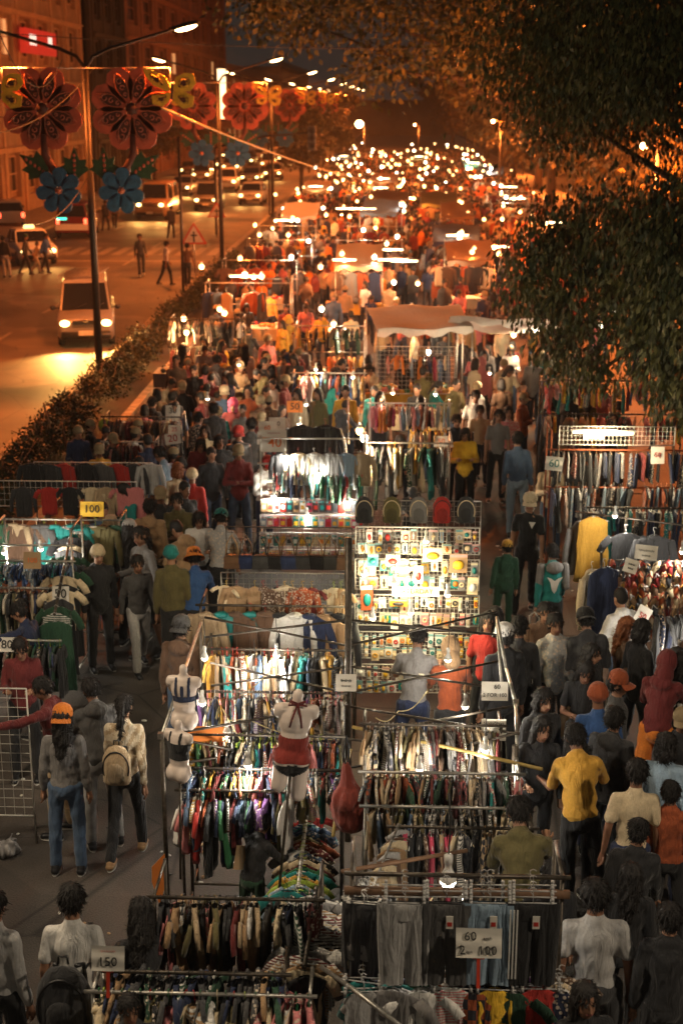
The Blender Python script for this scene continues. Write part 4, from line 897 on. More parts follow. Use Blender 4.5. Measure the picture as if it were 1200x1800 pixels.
P(1070, 1252, 1.68, 150, 'stand', 'hoodie', 'charcoal', 'jeans', 'black', 'person in charcoal hooded top with pale lining in the right aisle', 'short')
P(1022, 1300, 1.6, -160, 'browse', 'tee', 'white', 'jeans', 'black', 'person in white top half hidden by the mustard jacket', 'long')
P(1158, 1158, 1.66, 150, 'browse', 'hoodie', 'maroon', 'shorts', 'orange', 'person in maroon hooded top and orange shorts at the slipper stall', 'short', 'hood', 'maroon')
P(1125, 1095, 1.66, 120, 'carry', 'sweater', 'black', 'jeans', 'black', 'person with short dark hair and black top turned to the slipper stall', 'bob')
P(1092, 1090, 1.56, 100, 'stand', 'jacket', 'brown', 'jeans', 'black', 'person with coppery hair looking at the slipper stall', 'long', hairm=M_HAIRR)
P(1048, 1080, 1.72, 182, 'phone', 'jacket', 'charcoal', 'jeans', 'black', 'person in black cap and charcoal track jacket in the right aisle', 'short', 'backcap', 'black')
P(985, 1086, 1.66, 6, 'stand', 'jacket', 'light grey', 'jeans', 'black', 'person with fringe, printed shirt and grey open jacket walking towards the camera', 'short', tmat=M_PRINT)
P(955, 1064, 1.62, -8, 'carry', 'jacket', 'brown', 'jeans', 'black', 'smiling person holding a white plastic bag in the right aisle', 'short')
P(1034, 1140, 1.55, 60, 'stand', 'jacket', 'black', 'jeans', 'black', 'dark-haired person directly behind the one with the phone', 'long')
P(1195, 1150, 1.62, 170, 'stand', 'jacket', 'black', 'jeans', 'black', 'person in black top printed with pale discs at the right edge', 'long', tmat=M_CLOTH)
P(1188, 1380, 1.5, 170, 'stand', 'jacket', 'rust', 'jeans', 'black', 'person in rust jacket cut off by the right edge')
P(925, 868, 1.74, 2, 'walk', 'tee', 'black', 'jeans', 'black', 'person in black polo shirt and white cap striding down the open right aisle', 'short', 'cap', 'cream')
P(970, 958, 1.55, 182, 'walkb', 'hoodie', 'teal', 'jeans', 'black', 'teenager in teal sports vest over a grey hoodie walking away', 'short')
P(884, 955, 1.3, 190, 'stand', 'jacket', 'dark green', 'jeans', 'dark green', 'small figure in dark green with a peaked hat beside the black polo shirt', 'short', 'cap', 'mustard')
P(915, 764, 1.74, 176, 'stand', 'sweater', 'denim blue', 'jeans', 'pale blue', 'person in blue denim jacket and light blue jeans seen from behind on the right')
P(972, 806, 1.6, 10, 'phone', 'jacket', 'cream', 'jeans', 'denim blue', 'person in cream coat holding up a small sign reading 60', 'short', 'beanie', 'white')
P(1026, 796, 1.7, -6, 'crossed', 'jacket', 'charcoal', 'jeans', 'navy', 'person in black cap and dark jacket with folded arms by the red rails', 'short', 'cap', 'black')
P(874, 724, 1.64, 2, 'stand', 'tee', 'grey', 'jeans', 'black', 'person in grey t-shirt and black trousers facing the camera', 'short')
P(820, 754, 1.62, -4, 'phone', 'jacket', 'yellow', 'jeans', 'black', 'person in bright yellow jacket facing the camera', 'long')
P(830, 690, 1.66, 3, 'stand', 'tee', 'white', 'jeans', 'black', 'person in bright white t-shirt in the right aisle')
P(898, 718, 1.6, 8, 'stand', 'tee', 'pink', 'jeans', 'black', 'person in pink printed top in the right aisle', 'long', tmat=M_PRINT)
P(846, 716, 1.5, 0, 'stand', 'tee', 'tan', 'jeans', 'black', 'young person in tan top beside the bright white t-shirt', 'short')
P(805, 730, 1.66, 10, 'stand', 'jacket', 'black', 'jeans', 'black', 'dark figure behind the bright yellow jacket', 'short')
P(1075, 1005, 1.6, 178, 'stand', 'sweater', 'navy', 'jeans', 'black', 'person in navy top in front of the hanging sports jerseys', 'short')
P(842, 632, 1.66, 178, 'stand', 'hoodie', 'pink', 'jeans', 'charcoal', 'person in dusty pink hood and top under the right peach canopy', 'short', 'hood', 'pink')
P(822, 560, 1.7, 175, 'stand', 'sweater', 'tan', 'jeans', 'charcoal', 'person in tan sweater between the two peach canopies', 'short')
P(892, 640, 1.64, 20, 'browse', 'tee', 'cream', 'jeans', 'charcoal', 'person in cream top stooping at the right canopy stall', 'long')
# left aisle, middle distance
P(432, 608, 1.7, 178, 'stand', 'sweater', 'white', 'jeans', 'denim blue', 'person in black vest with white sleeves and jeans seen from behind', 'long')
P(378, 626, 1.62, 176, 'stand', 'jacket', 'grey', 'jeans', 'charcoal', 'person with grey rucksack-shaped jacket in the mid left aisle', 'short')
P(318, 606, 1.62, 160, 'stand', 'jacket', 'dark grey', 'jeans', 'black', 'person in grey jacket with pale hem beside the hedge stall', 'long')
P(468, 620, 1.66, 178, 'stand', 'jacket', 'black', 'jeans', 'black', 'person in black jacket next to the white sleeves', 'short')
P(490, 618, 1.66, 60, 'browse', 'tee', 'white', 'jeans', 'charcoal', 'person in blue cap and white shirt leaning on a table', 'short', 'cap', 'navy')
P(505, 652, 1.5, 100, 'bend', 'sweater', 'cream', 'jeans', 'black', 'person in cream sweater bent over a table of goods', 'short')
P(402, 702, 1.6, 5, 'stand', 'sweater', 'maroon', 'jeans', 'black', 'person in pink headscarf and dark red top facing the camera', 'short', 'hood', 'hot pink')
P(392, 682, 1.68, 10, 'stand', 'sweater', 'denim blue', 'jeans', 'black', 'person in pale cap and blue top behind the pink headscarf', 'short', 'cap', 'cream')
P(352, 728, 1.66, 150, 'stand', 'jacket', 'dark grey', 'jeans', 'black', 'person in grey camouflage jacket in the left aisle', 'short', tmat=M_PRINT)
P(372, 712, 1.7, 190, 'stand', 'jacket', 'charcoal', 'jeans', 'black', 'person in charcoal jacket left of the pink headscarf', 'short')
P(435, 740, 1.72, 170, 'stand', 'jacket', 'dark grey', 'jeans', 'black', 'tall person in slate jacket beside the white price cards', 'short')
P(228, 722, 1.6, -70, 'bend', 'hoodie', 'lime', 'jeans', 'black', 'person in yellow-green hoodie bending by the hedge', 'short', 'hood', 'lime')
P(298, 690, 1.66, 175, 'stand', 'jacket', 'black', 'jeans', 'black', 'dark figure standing against the hedge near the yellow-green hoodie', 'short')
P(268, 700, 1.6, 150, 'stand', 'jacket', 'charcoal', 'jeans', 'black', 'charcoal-jacketed figure in the shade of the hedge', 'short')
P(505, 552, 1.66, 10, 'browse', 'sweater', 'mustard', 'jeans', 'black', 'person in wide mustard hat under the orange light', 'short', 'bucket', 'mustard')
P(668, 692, 1.62, 5, 'stand', 'tee', 'pink', 'jeans', 'charcoal', 'person in coral pink top behind the centre stalls', 'long')
P(655, 640, 1.6, -60, 'browse', 'tee', 'cream', 'jeans', 'black', 'stallholder in pale top at the canopy stall', 'short')
# on the road
P(247, 411, 1.72, 15, 'walk', 'sweater', 'dark grey', 'jeans', 'charcoal', 'pedestrian in grey sweater crossing the road alone', 'short', shoe='white')
P(289, 424, 1.7, 120, 'walk', 'tee', 'white', 'jeans', 'black', 'pedestrian in white shirt with a dark bag striding across the road', 'short')
P(328, 428, 1.66, 170, 'walkb', 'tee', 'brown', 'jeans', 'black', 'pedestrian in brown top by the triangular sign', 'short')
P(299, 362, 1.7, 175, 'walk', 'jacket', 'charcoal', 'jeans', 'black', 'dark pedestrian in front of the oncoming headlights', 'short')
P(76, 410, 1.64, 80, 'walk', 'jacket', 'blue', 'jeans', 'black', 'pedestrian in dark blue jacket in front of the parked cab', 'short')
P(42, 412, 1.66, 100, 'walk', 'jacket', 'charcoal', 'jeans', 'black', 'pedestrian in dark hood beside the parked cab', 'short', 'beanie', 'dark green')
P(62, 425, 1.3, 90, 'walk', 'jacket', 'tan', 'jeans', 'cream', 'child in tan jacket holding a hand beside the parked cab', 'short')
P(10, 416, 1.66, 160, 'stand', 'jacket', 'black', 'jeans', 'light grey', 'pedestrian in black jacket at the left edge of the road', 'short')
P(184, 352, 1.7, 180, 'walk', 'jacket', 'charcoal', 'jeans', 'black', 'pedestrian walking away past the lamp post shadow', 'short')
P(200, 350, 1.66, 0, 'walkb', 'sweater', 'brown', 'jeans', 'black', 'pedestrian in brown sweater near the far crossing', 'short')
for p in PP: want_person(p[4], p[5], p[7])
CROWD_T = [('stand', 'sweater', 'jeans', 'short', None), ('stand', 'jacket', 'jeans', 'long', None), ('walk', 'jacket', 'jeans', 'short', None), ('walkb', 'sweater', 'jeans', 'short', 'cap'), ('browse', 'hoodie', 'jeans', 'short', None),
           ('phone', 'sweater', 'jeans', 'long', None), ('carry', 'jacket', 'jeans', 'short', 'beanie'), ('stand', 'tee', 'jeans', 'bob', None), ('crossed', 'jacket', 'jeans', 'short', 'cap'), ('browse', 'sweater', 'jeans', 'ponytail', None)]
for t in CROWD_T: want_person(*t[:3])
LOWP = ('stand', 'walk', 'browse', 'carry')
for p_ in LOWP:
    J_ = skel(p_); _pc[('lb', p_)] = job(body_mb(J_), .065, 1); _pc[('lt', p_)] = job(top_mb(J_, 'jacket'), .065, 1); _pc[('ll', p_)] = job(bottom_mb(J_, 'jeans'), .065, 1)
run_jobs()
for (px, py, h, yaw, pose, top, tc, bottom, bc, label, hair, hat, hc, k) in PP:
    pr_ = person(headpos(px, py, h), yaw, h, pose, top, tc, bottom, bc, hair, hat, hc, label, **k)
    if 'teal sports vest' in label:
        MB().prism([(-.06, .02), (-.11, .1), (-.05, .08), (0, .04), (.05, .08), (.11, .1), (.06, .02), (.03, -.1), (0, -.14), (-.03, -.1)], .142, .15, c=(0, 0, 1.2)).build('back_emblem', M_WHITEP, pr_, smooth=False)
        for c_ in [c for c in pr_.children if c.name.startswith('hoodie')]: pass
        setcol(MB().ell((0, .1, 1.42), (.125, .07, .09)).cap((-.17, .01, 1.4), (-.19, .03, 1.12), .062, .055).cap((.17, .01, 1.4), (.19, .03, 1.12), .062, .055).build('grey_hood', M_CLOTH, pr_), COLR['grey'])
    if 'black polo' in label: MB().prism([(-.045, .04), (.045, .04), (0, -.05)], -.165, -.158, c=(.05, 0, 1.3)).tube([(-.05, -.08, 1.47), (-.065, -.03, 1.5), (0, .05, 1.51), (.065, -.03, 1.5), (.05, -.08, 1.47)], .006, seg=4).build('shirt_badge', M_WHITEP, pr_, smooth=False)
    if 'pale discs' in label:
        db = MB()
        for q in range(9): db.lathe([(0, .166), (.028, .165), (.03, .15)], (-.07 + .07 * (q % 3), 0, 1.36 - .075 * (q // 3)), seg=10, M=np.array([[1, 0, 0], [0, 0, 1], [0, -1, 0]]))
        db.build('printed_discs', M_PAPER, pr_)
PEOPLE_XY = [headpos(p[0], p[1], p[2])[:2] for p in PP]
# crowd templates: one mesh each (a few pixels tall), tinted by the object's colour
def crowd_mesh(t, i, trous):
    pose, top, bottom, hair, hat = t; J = skel(pose); b = MB()
    for key, m in ((('b', pose), 0), (('t', pose, top), 1), (('l', pose, bottom), 2)): co, fc = JOBS[_pc[key]][6]; b.add(co, fc, m)
    co, fc = JOBS[_pc[('h', hair)]][6]; b.add(co @ J['HM'].T + J['head'], fc, 3)
    if hat:
        hb = hat_mb(hat); v = np.vstack(hb.v) @ J['HM'].T + J['head']; b.add(v, hb.f, 4)
    for k in 'LR':
        a = J['ankle' + k]; b.cap(a + np.array((0, .03, -.04)), a + np.array((0, -.13, -.055)), .045, .035, 5, nu=8, nv=6)
    return b.mesh('person', [random.choice((M_SKIN, M_SKIN2)), M_CLOTH, trous, M_HAIR, M_HATC, M_SHOE])
M_HATC = mat('hat_cloth', (.3, .22, .12), .9, var=.3); M_DTR = mat('dark_trousers', (.02, .022, .03), .85, var=.4, scale=12, bump=.3); M_JTR = mat('jean_trousers', (.06, .09, .15), .85, var=.4, scale=12, bump=.3)
CT = [crowd_mesh(t, i, (M_DTR, M_DTR, M_JTR)[i % 3]) for i, t in enumerate(CROWD_T)]
ALLC = ['navy', 'charcoal', 'black', 'white', 'cream', 'grey', 'denim blue', 'teal', 'maroon', 'rust', 'olive', 'tan', 'pink', 'purple', 'dark green', 'light grey', 'brown']
DARK = ['white', 'pink', 'black', 'charcoal', 'navy', 'dark grey', 'dark green', 'olive', 'grey', 'cream', 'tan', 'beige', 'maroon']
KID = ['purple', 'pink', 'navy', 'teal', 'rust', 'red', 'olive', 'cream', 'mustard', 'white', 'green', 'maroon', 'denim blue', 'black', 'charcoal', 'navy']
def xr(px0, px1, py, z): a = W(px0, py, z); b = W(px1, py, z); return a, Vector((b.x, a.y, z))
# ---- S1 front right rack with joggers facing the camera
a, b = xr(618, 985, 1562, 1.9); Y1 = a.y
rk = rack('long steel and wood rack closest to the camera, joggers clipped along it', a.x, b.x, Y1, [2.03, 1.3], .45, M_STEEL, r=.016)
for z in (1.9, 1.27): MB().box((0, -.245, z), (b.x - a.x + .1, .035, .05)).build('wooden_bar', M_WOOD, rk)
for i, (px, col, lab) in enumerate([(712, 'light grey', 'mid grey drawstring joggers clipped at the front rack, first of the row'), (785, 'dark grey', 'charcoal joggers with a paper tag clipped beside the mid grey pair'), (862, 'pale blue', 'pale washed denim joggers clipped behind the 60 and 2 for 100 card'), (850, 'charcoal', 'dark joggers tucked behind the pale denim pair'), (937, 'black', 'black joggers with three white side stripes on the front rack')]):
    p = at(px, 1566, Y1 - .3 + (.05 if i == 3 else 0)); g = garment(p, PI / 2, 'joggers', col, hcol='black' if i % 2 else 'light grey', label=lab, group=None)
    for k in range(3): h2 = link('hanger', hmesh('joggers'), g); h2.location = (.014 * (k + 1), 0, .035 * (k + 1)); setcol(h2, COLR['light grey'])
    if i in (1, 2, 4): t = MB().box((0, 0, 0), (.004, .045, .09)).box((-.003, 0, -.012), (.003, .03, .03), 1).build('paper_tag', [M_PAPER, M_RINK], g, smooth=False); t.location = (-.045, -.02, -.2)
    if i == 4:
        s = MB()
        for k in range(3): s.box((-.052, .1 + .022 * k, -.36), (.004, .009, .5))
        s.build('white_stripes', M_WHITEP, g, smooth=False)
# ladder of clip hangers on the left end of the front rack
pz = at(640, 1565, Y1 - .05)
for k in range(16): 
    p = Vector((pz.x + random.uniform(-.03, .05), Y1 - .1 + .032 * k, 1.93 - .012 * k)); garment(p, PI / 2 + random.gauss(0, .1), 'joggers' if k % 3 == 0 else 'tank', random.choice(['grey', 'charcoal', 'denim blue', 'cream']), hcol=random.choice(['white', 'light grey']), where='packed front to back at the left end of the closest rack', group='garments at the left end of the closest rack', tilt=random.gauss(0, .04), sc=.9)
# lower row: camisoles and tops clipped facing the camera
low = [(640, 'tank', 'light grey', 'plain'), (690, 'shirt', 'grey', 'plain'), (742, 'kids', 'white', 'plain'), (795, 'tank', 'pink', 'stripe'), (838, 'kids', 'rust', 'check'), (870, 'tank', 'yellow', 'plain'), (900, 'kids', 'dark green', 'plain'), (950, 'tank', 'red', 'plain'), (985, 'kids', 'navy', 'print')]
for px, kd, c, pt in low:
    p = at(px, 1722, Y1 - .32); garment(p, PI / 2 + random.gauss(0, .08), kd, c, pt, 'light grey', 'facing out under the wooden bar of the closest rack', 'tops under the wooden bar of the closest rack')
    for k in range(3): q = Vector((p.x + random.uniform(-.02, .02), p.y + .035 * (k + 1), p.z + .01 * k)); garment(q, PI / 2 + random.gauss(0, .1), kd, random.choice(ALLC), pt, 'light grey', 'stacked behind the display tops of the closest rack', 'stacked tops of the closest rack')
# ---- R3: left front racks, black hangers
a, b = xr(270, 560, 1576, 1.5); rack('low dark rack of second-hand shirts left of the front centre', a.x, b.x, a.y + .02, [1.5], .5, M_STEEL); fill_rail(a, b, ['shirt', 'shirt', 'tank'], DARK, 'on the low dark rack left of the front centre', 'shirts on the low dark rack', .048, hcols=('black',), sc=.85)
a, b = xr(192, 500, 1706, 1.36); rack('dark rack of hangers at the bottom left', a.x, b.x, a.y + .02, [1.36], .3, M_STEEL); fill_rail(a, b, ['shirt', 'kids'], ['black', 'charcoal', 'navy', 'dark green', 'dark grey', 'tan'], 'on the black-hanger rail at the bottom left', 'shirts on the black-hanger rail', .05, sc=.9)
a, b = xr(162, 545, 1742, 1.28); rack('steel rack of coloured hangers along the bottom edge', a.x, b.x, a.y + .02, [1.28], .3, M_BARE); fill_rail(a, b, ['shirt', 'shirt', 'jacket'], ['black', 'charcoal', 'cream', 'tan', 'olive', 'pink', 'dark green', 'maroon', 'white'], 'on the coloured-hanger rail along the bottom edge', 'shirts on the bottom rail', .075, hcols=('red', 'lime', 'white', 'cream', 'green', 'maroon'), jit=.5, sc=1)
# depth rail of folded sweaters facing the camera
p0 = at(535, 1700, 8.35); p1 = at(556, 1560, 9.35)
pipe_obj('hanging_rail', p0, p1, .016, M_STEEL, None, 'dark rail running away from the camera with sweaters hung front to back', 'rail')
for k in range(18):
    f = k / 17; q = p0.lerp(p1, f); garment(q, PI / 2 + random.gauss(0, .12), 'shirt', random.choice(['cream', 'tan', 'grey', 'black', 'white', 'maroon', 'charcoal']), random.choice(['plain', 'stripe']), 'black', 'hung front to back on the rail left of the front rack', 'sweaters hung front to back', sc=.86, tilt=random.gauss(0, .1))
# column of small garments at the centre
p0 = at(524, 1560, 9.9); p1 = at(540, 1425, 11.3)
pipe_obj('hanging_rail', p0, p1, .016, M_BARE, None, 'bare rail of small flat garments under the maroon halter mannequin', 'rail')
for k in range(22):
    f = k / 21; garment(p0.lerp(p1, f), PI / 2 + random.gauss(0, .1), 'kids', random.choice(KID + ['white', 'lime', 'pale blue']), random.choice(['plain', 'stripe', 'print']), random.choice(('white', 'lime', 'black')), 'in the central column below the mannequin', 'small tops in the central column', tilt=random.gauss(0, .12), sc=.98)
q = at(505, 1548, 9.85); garment(q, PI / 2, 'kids', 'teal', label='plain teal shorts-length piece closing the central column of small clothes', sc=1.05)
# ---- R5 kids rack on the left centre: rails stepping back
a, b = xr(330, 600, 1290, 1.62); rack('left centre rack of small clothes, top tier', a.x, b.x, a.y + .02, [1.62], .3, M_STEEL); fill_rail(a, b, ['kids', 'tank'], KID, 'on the top tier of the left centre rack', 'small clothes on the top tier', .04, hcols=('white', 'lime', 'black', 'navy'), sc=.8)
a, b = xr(322, 600, 1350, 1.48); fill_rail(a, b, ['kids'], KID, 'on the middle tier of the left centre rack', 'small clothes on the middle tier', .042, hcols=('white', 'navy', 'black'), sc=.8)
pipe_obj('hanging_rail', a - Vector((.05, 0, 0)), b, .014, M_STEEL, None, 'middle tier rail of the left centre small-clothes rack', 'rail')
a, b = xr(318, 505, 1388, 1.36); rack('left centre rack of small clothes with bottom bar above bare ground', a.x, b.x, a.y + .02, [1.36, .25], .45, M_STEEL); fill_rail(a, b, ['kids', 'shirt'], KID + ['black', 'charcoal'], 'on the lowest tier of the left centre rack', 'small clothes on the lowest tier', .045, hcols=('white', 'red', 'navy', 'black'), sc=.86)
a, b = xr(345, 610, 1215, 1.65); fill_rail(a, b, ['kids', 'tank'], KID, 'on the back tier of the left centre rack', 'small clothes on the back tier', .05, hcols=('white', 'pink'), sc=.8)
pipe_obj('hanging_rail', a - Vector((.05, 0, 0)), b, .014, M_STEEL, None, 'back tier rail behind the left centre small clothes', 'rail')
# ---- R6 right centre racks
for (x0, x1, py, z, cols, kinds, lab, sc) in [(640, 880, 1272, 1.66, ['charcoal', 'olive', 'tan', 'cream', 'maroon', 'grey', 'brown', 'beige'], ['shirt'], 'fourth tier back on the right centre rack', .7),
        (640, 912, 1356, 1.58, ['pink', 'maroon', 'cream', 'dark green', 'rust', 'teal', 'grey', 'charcoal', 'red', 'olive', 'pale blue', 'tan', 'beige'], ['shirt', 'kids'], 'third tier back on the right centre rack', .72),
        (642, 915, 1416, 1.46, ['cream', 'charcoal', 'tan', 'black', 'olive', 'grey', 'denim blue'], ['kids', 'tank'], 'second tier of the right centre rack', .8),
        (690, 935, 1452, 1.4, ['beige', 'charcoal', 'olive', 'brown', 'denim blue', 'cream', 'black', 'dark grey', 'hot pink'], ['dress'], 'long-garment rail of the right centre rack', .78)]:
    a, b = xr(x0, x1, py, z); rack('right centre clothes rack, ' + lab.split(' of')[0].split(' on')[0], a.x, b.x, a.y + .02, [z], .28, M_BARE if py in (1356, 1416) else M_STEEL)
    fill_rail(a, b, kinds, cols, 'on the ' + lab.replace('right centre rack', 'right rack'), 'clothes on the ' + lab, .05, hcols=('cream', 'light grey', 'white', 'tan'), pats=('plain', 'plain', 'print', 'plain', 'plain', 'stripe', 'check'), sc=sc)
p0 = at(652, 1565, 9.3); p1 = at(700, 1450, 10.1)
for k in range(12): garment(p0.lerp(p1, k / 11), PI / 2 + .5 + random.gauss(0, .08), 'dress', random.choice(['beige', 'tan', 'cream', 'brown', 'light grey']), 'plain', 'light grey', 'fanned along the slanting chain right of the red bag', 'dresses fanned along the chain', sc=.62)
pipe_obj('hanging_chain', p0, p1, .01, M_BARE, None, 'slanting chain that carries a fan of beige dresses', 'chain')
# ---- R7 jackets in front of the bag stall
a, b = xr(352, 612, 1063, 1.78); rack('tall rack of jackets and coats at the left of the centre block', a.x, b.x, a.y + .02, [1.78], .5, M_STEEL)
jc = ['beige', 'teal', 'brown', 'teal', 'brown', 'black', 'white', 'navy', 'tan', 'black']
for i, c in enumerate(jc):
    p = a.lerp(b, (i + .4) / len(jc)); garment(p + Vector((0, random.uniform(-.03, .03), 0)), PI / 2 + random.uniform(-.5, .5), 'jacket', c, 'sheen' if c == 'teal' else 'plain', 'red' if i in (3, 4) else 'tan', 'facing out on the tall jacket rack', 'jackets on the tall rack', sc=1.0)
a2, b2 = xr(372, 612, 1022, 1.95); fill_rail(a2, b2, ['jacket', 'kids'], ['maroon', 'rust', 'cream', 'charcoal', 'brown', 'tan'], 'on the rail above the jackets', 'tops above the jackets', .13, hcols=('lime', 'yellow', 'red'), sc=.7, face=PI / 2)
a, b = xr(362, 612, 1140, 1.62); rack('mid rack of shirts and coats behind the small clothes', a.x, b.x, a.y + .02, [1.62], .4, M_STEEL); fill_rail(a, b, ['shirt', 'dress', 'jacket'], ['navy', 'teal', 'cream', 'tan', 'black', 'beige', 'white', 'rust', 'mustard', 'denim blue', 'charcoal'], 'on the shirt rail behind the small clothes', 'shirts behind the small clothes', .062, hcols=('tan', 'red', 'black'), sc=.92)
# ---- bag stall
a, b = xr(395, 618, 932, 2.0); YB = a.y
wire_panel('dark wire grid hung with bags at the back of the bag stall', a.x, b.x, YB + .15, 1.5, 2.0, M_DWIRE)
wire_panel('lower dark wire grid of the bag stall', a.x, b.x, YB - .45, 1.28, 1.62, M_BARE)
for i in range(9):
    q = a.lerp(b, (i + .5) / 9); c = random.choice(['black', 'charcoal', 'navy', 'brown', 'black']); r = empty('handbag', f'{c} handbag with looped strap on the dark wire grid', 'handbag', (q.x, YB - .02, 1.62), random.uniform(-.2, .2), 'handbags on the dark wire grid')
    bb = MB().box((0, 0, 0), (.2, .09, .17), taper=.82); o = bb.build('bag_body', M_SHEEN, r, smooth=False); setcol(o, COLR[c]); o = MB().tube([(-.08, 0, .07), (-.06, 0, .22), (0, 0, .33), (.06, 0, .22), (.08, 0, .07)], .009).build('strap', M_SHEEN, r); setcol(o, COLR[random.choice(['tan', 'black', 'brown'])])
    o = MB().box((0, -.05, .03), (.18, .012, .08)).build('flap', M_SHEEN, r, smooth=False); setcol(o, [x * 1.2 for x in COLR[c]])
# ---- lit accessory stall
a, b = xr(628, 842, 935, 2.3); YA = a.y; XA0, XA1 = a.x, b.x
M_WP = mat('panel_board', (.62, .52, .42), .8, var=.2, scale=5)
tiers = [(2.05, 2.36, YA), (1.66, 2.02, YA - .1), (1.28, 1.64, YA - .22), (.95, 1.26, YA - .38), (.6, .93, YA - .52)]
for i, (z0, z1, yy) in enumerate(tiers):
    wire_panel(('top', 'second', 'third', 'fourth', 'lowest')[i] + ' white wire grid tier of the bright accessory stall', XA0 - .02, XA1, yy, z0, z1, M_WIRE, .045)
PKC = ['white', 'white', 'cream', 'white', 'pale blue', 'teal', 'pink', 'white', 'yellow', 'grey', 'light grey', 'cream', 'beige']
def pack(p, w, h, c, kind, label, group, rz=0):
    """card-backed package with a blister item, hook hole and header strip"""
    r = tag(setcol(MB().box((0, 0, 0), (w, .006, h)).box((0, -.004, h * .38), (w * .96, .004, h * .16), 1).build('hanging_package' if kind != 'case' else 'phone_case', [M_TINT, M_CARDH[len(label) % 3]], smooth=False), COLR[c]), label, 'package' if kind != 'case' else 'phone case', group); r.location = p; r.rotation_euler = (random.uniform(-.1, 0), random.gauss(0, .03), rz + random.gauss(0, .08))
    if kind == 'ring': q = MB(); q.tube([(w * .27 * math.cos(t), -.014, w * .27 * math.sin(t) - h * .08) for t in np.linspace(0, 2 * PI, 13)], .009, seg=5)
    elif kind == 'watch': q = MB().box((0, -.012, -h * .05), (w * .2, .01, h * .6)).lathe([(0, 0), (w * .2, .002), (w * .2, .014)], (0, -.01, -h * .05), seg=12, M=np.array([[1, 0, 0], [0, 0, -1], [0, 1, 0]]))
    elif kind == 'cable': q = MB().tube([(w * .25 * math.cos(t), -.012 - .001 * t, h * .2 * math.sin(t) - h * .1) for t in np.linspace(0, 15, 30)], .005, seg=4)
    elif kind == 'case': q = MB().box((w * .2, -.006, h * .34), (w * .28, .006, h * .16)).box((0, -.006, -h * .1), (w * .7, .004, h * .35))
    else: q = MB().ell((0, -.014, -h * .08), (w * .32, .018, h * .25), nu=8, nv=6)
    setcol(q.build('camera_cutout' if kind == 'case' else 'item', M_TINT, r, smooth=kind != 'case'), COLR[random.choice(['white', 'charcoal', 'yellow', 'orange', 'teal', 'cream', 'red', 'mustard'])]); return r
M_CARDH = [mat('header_red', (.5, .3, .28), .6), mat('header_teal', (.2, .4, .42), .6), mat('header_gold', (.65, .58, .4), .6)]
for i, (z0, z1, yy) in enumerate(tiers):
    nm = ('top', 'second', 'third', 'fourth', 'lowest')[i]; n = (14, 12, 17, 17, 15)[i]; rows = (2, 2, 2, 2, 2)[i]
    for rr in range(rows):
        for k in range(n):
            if random.random() < .04: continue
            x = XA0 + (XA1 - XA0) * (k + .5 + random.uniform(-.22, .22)) / n; w = (XA1 - XA0) / n * random.choice((.5, .7, .9, 1.05)); h = (z1 - z0) / rows * random.uniform(.62, 1.05); c = random.choice(['yellow', 'cream', 'cream', 'white'] if i == 3 else ['charcoal', 'white', 'grey', 'pale blue', 'cream', 'brown'] if i == 0 else PKC); kd = random.choice(['ring', 'watch', 'cable', 'pod'] if i != 3 else ['ring', 'ring', 'cable'])
            pack(Vector((x, yy - .012 - .01 * random.random(), z1 - h / 2 - .005 - rr * (z1 - z0) / rows - random.uniform(0, .03))), w, h, c, kd, f'{c} carded {dict(ring="bracelet", watch="watch", cable="cable", pod="trinket")[kd]} on the {nm} tier of the bright accessory stall', f'carded goods on the {nm} tier')
for (px, py, w, h, c) in [(690, 985, .16, .13, 'beige'), (760, 975, .22, .16, 'cream'), (805, 990, .2, .22, 'tan'), (655, 985, .12, .14, 'teal'), (735, 1010, .1, .2, 'white'), (830, 1030, .12, .2, 'cream'), (645, 1050, .14, .3, 'rust'), (700, 1060, .2, .08, 'mustard')]:
    pack(at(px, py, YA - .3), w, h, c, 'pod', f'larger {c} boxed item pinned over the tiers of the accessory stall', 'larger boxed items of the accessory stall')
# ---- phone case and cap stall
a, b = xr(458, 640, 868, 1.12); YC = a.y; XC0, XC1 = a.x, b.x
rack('white-framed stall of phone cases with hoodies above', XC0, XC1, YC + .1, [1.98, 1.58], .5, M_WIRE)
for i, (z0, z1, c0) in enumerate([(.82, 1.05, 'c'), (.6, .82, 'p'), (.34, .56, 'w'), (.1, .32, 'k')]):
    yy = YC - .1 * i; wp_ = wire_panel('%s white grid shelf of phone cases' % ('upper', 'second', 'third', 'lowest')[i], XC0, XC1, yy, z0, z1, M_WIRE, .06); MB().box((0, .02, (z1 - z0) / 2), (XC1 - XC0 - .02, .008, z1 - z0 - .01)).build('added_pale_board', mat('pink_board', (.72, .5, .5), .7), wp_, smooth=False)  # pale boards added behind the cases to brighten the shelves
    for k in range(16): x = XC0 + (XC1 - XC0) * (k + .5) / 16; c = random.choice([['charcoal', 'white', 'hot pink', 'red', 'tan'], ['pink', 'hot pink', 'red', 'teal', 'pale blue', 'mustard'], ['cream', 'white', 'teal', 'mustard', 'light grey'], ['pink', 'white', 'red', 'cream', 'yellow']][i]); pack(Vector((x, yy - .02, (z0 + z1) / 2)), .085, .185, c, 'case', f'{c} phone case on the {("upper", "second", "third", "lowest")[i]} grid shelf', f'phone cases on the {("upper", "second", "third", "lowest")[i]} grid shelf')
a, b = xr(505, 640, 792, 1.98)
for i, c in enumerate(['charcoal', 'cream', 'white', 'light grey', 'pale blue', 'beige']): garment(Vector((XC0 + .35 + i * .24, YC - .02, 1.84)), PI / 2 + random.gauss(0, .1), 'jacket', c, 'plain', 'red' if i % 2 else 'white', '', None, f'{c} hooded sweatshirt hanging facing out above the phone cases', sc=.72)
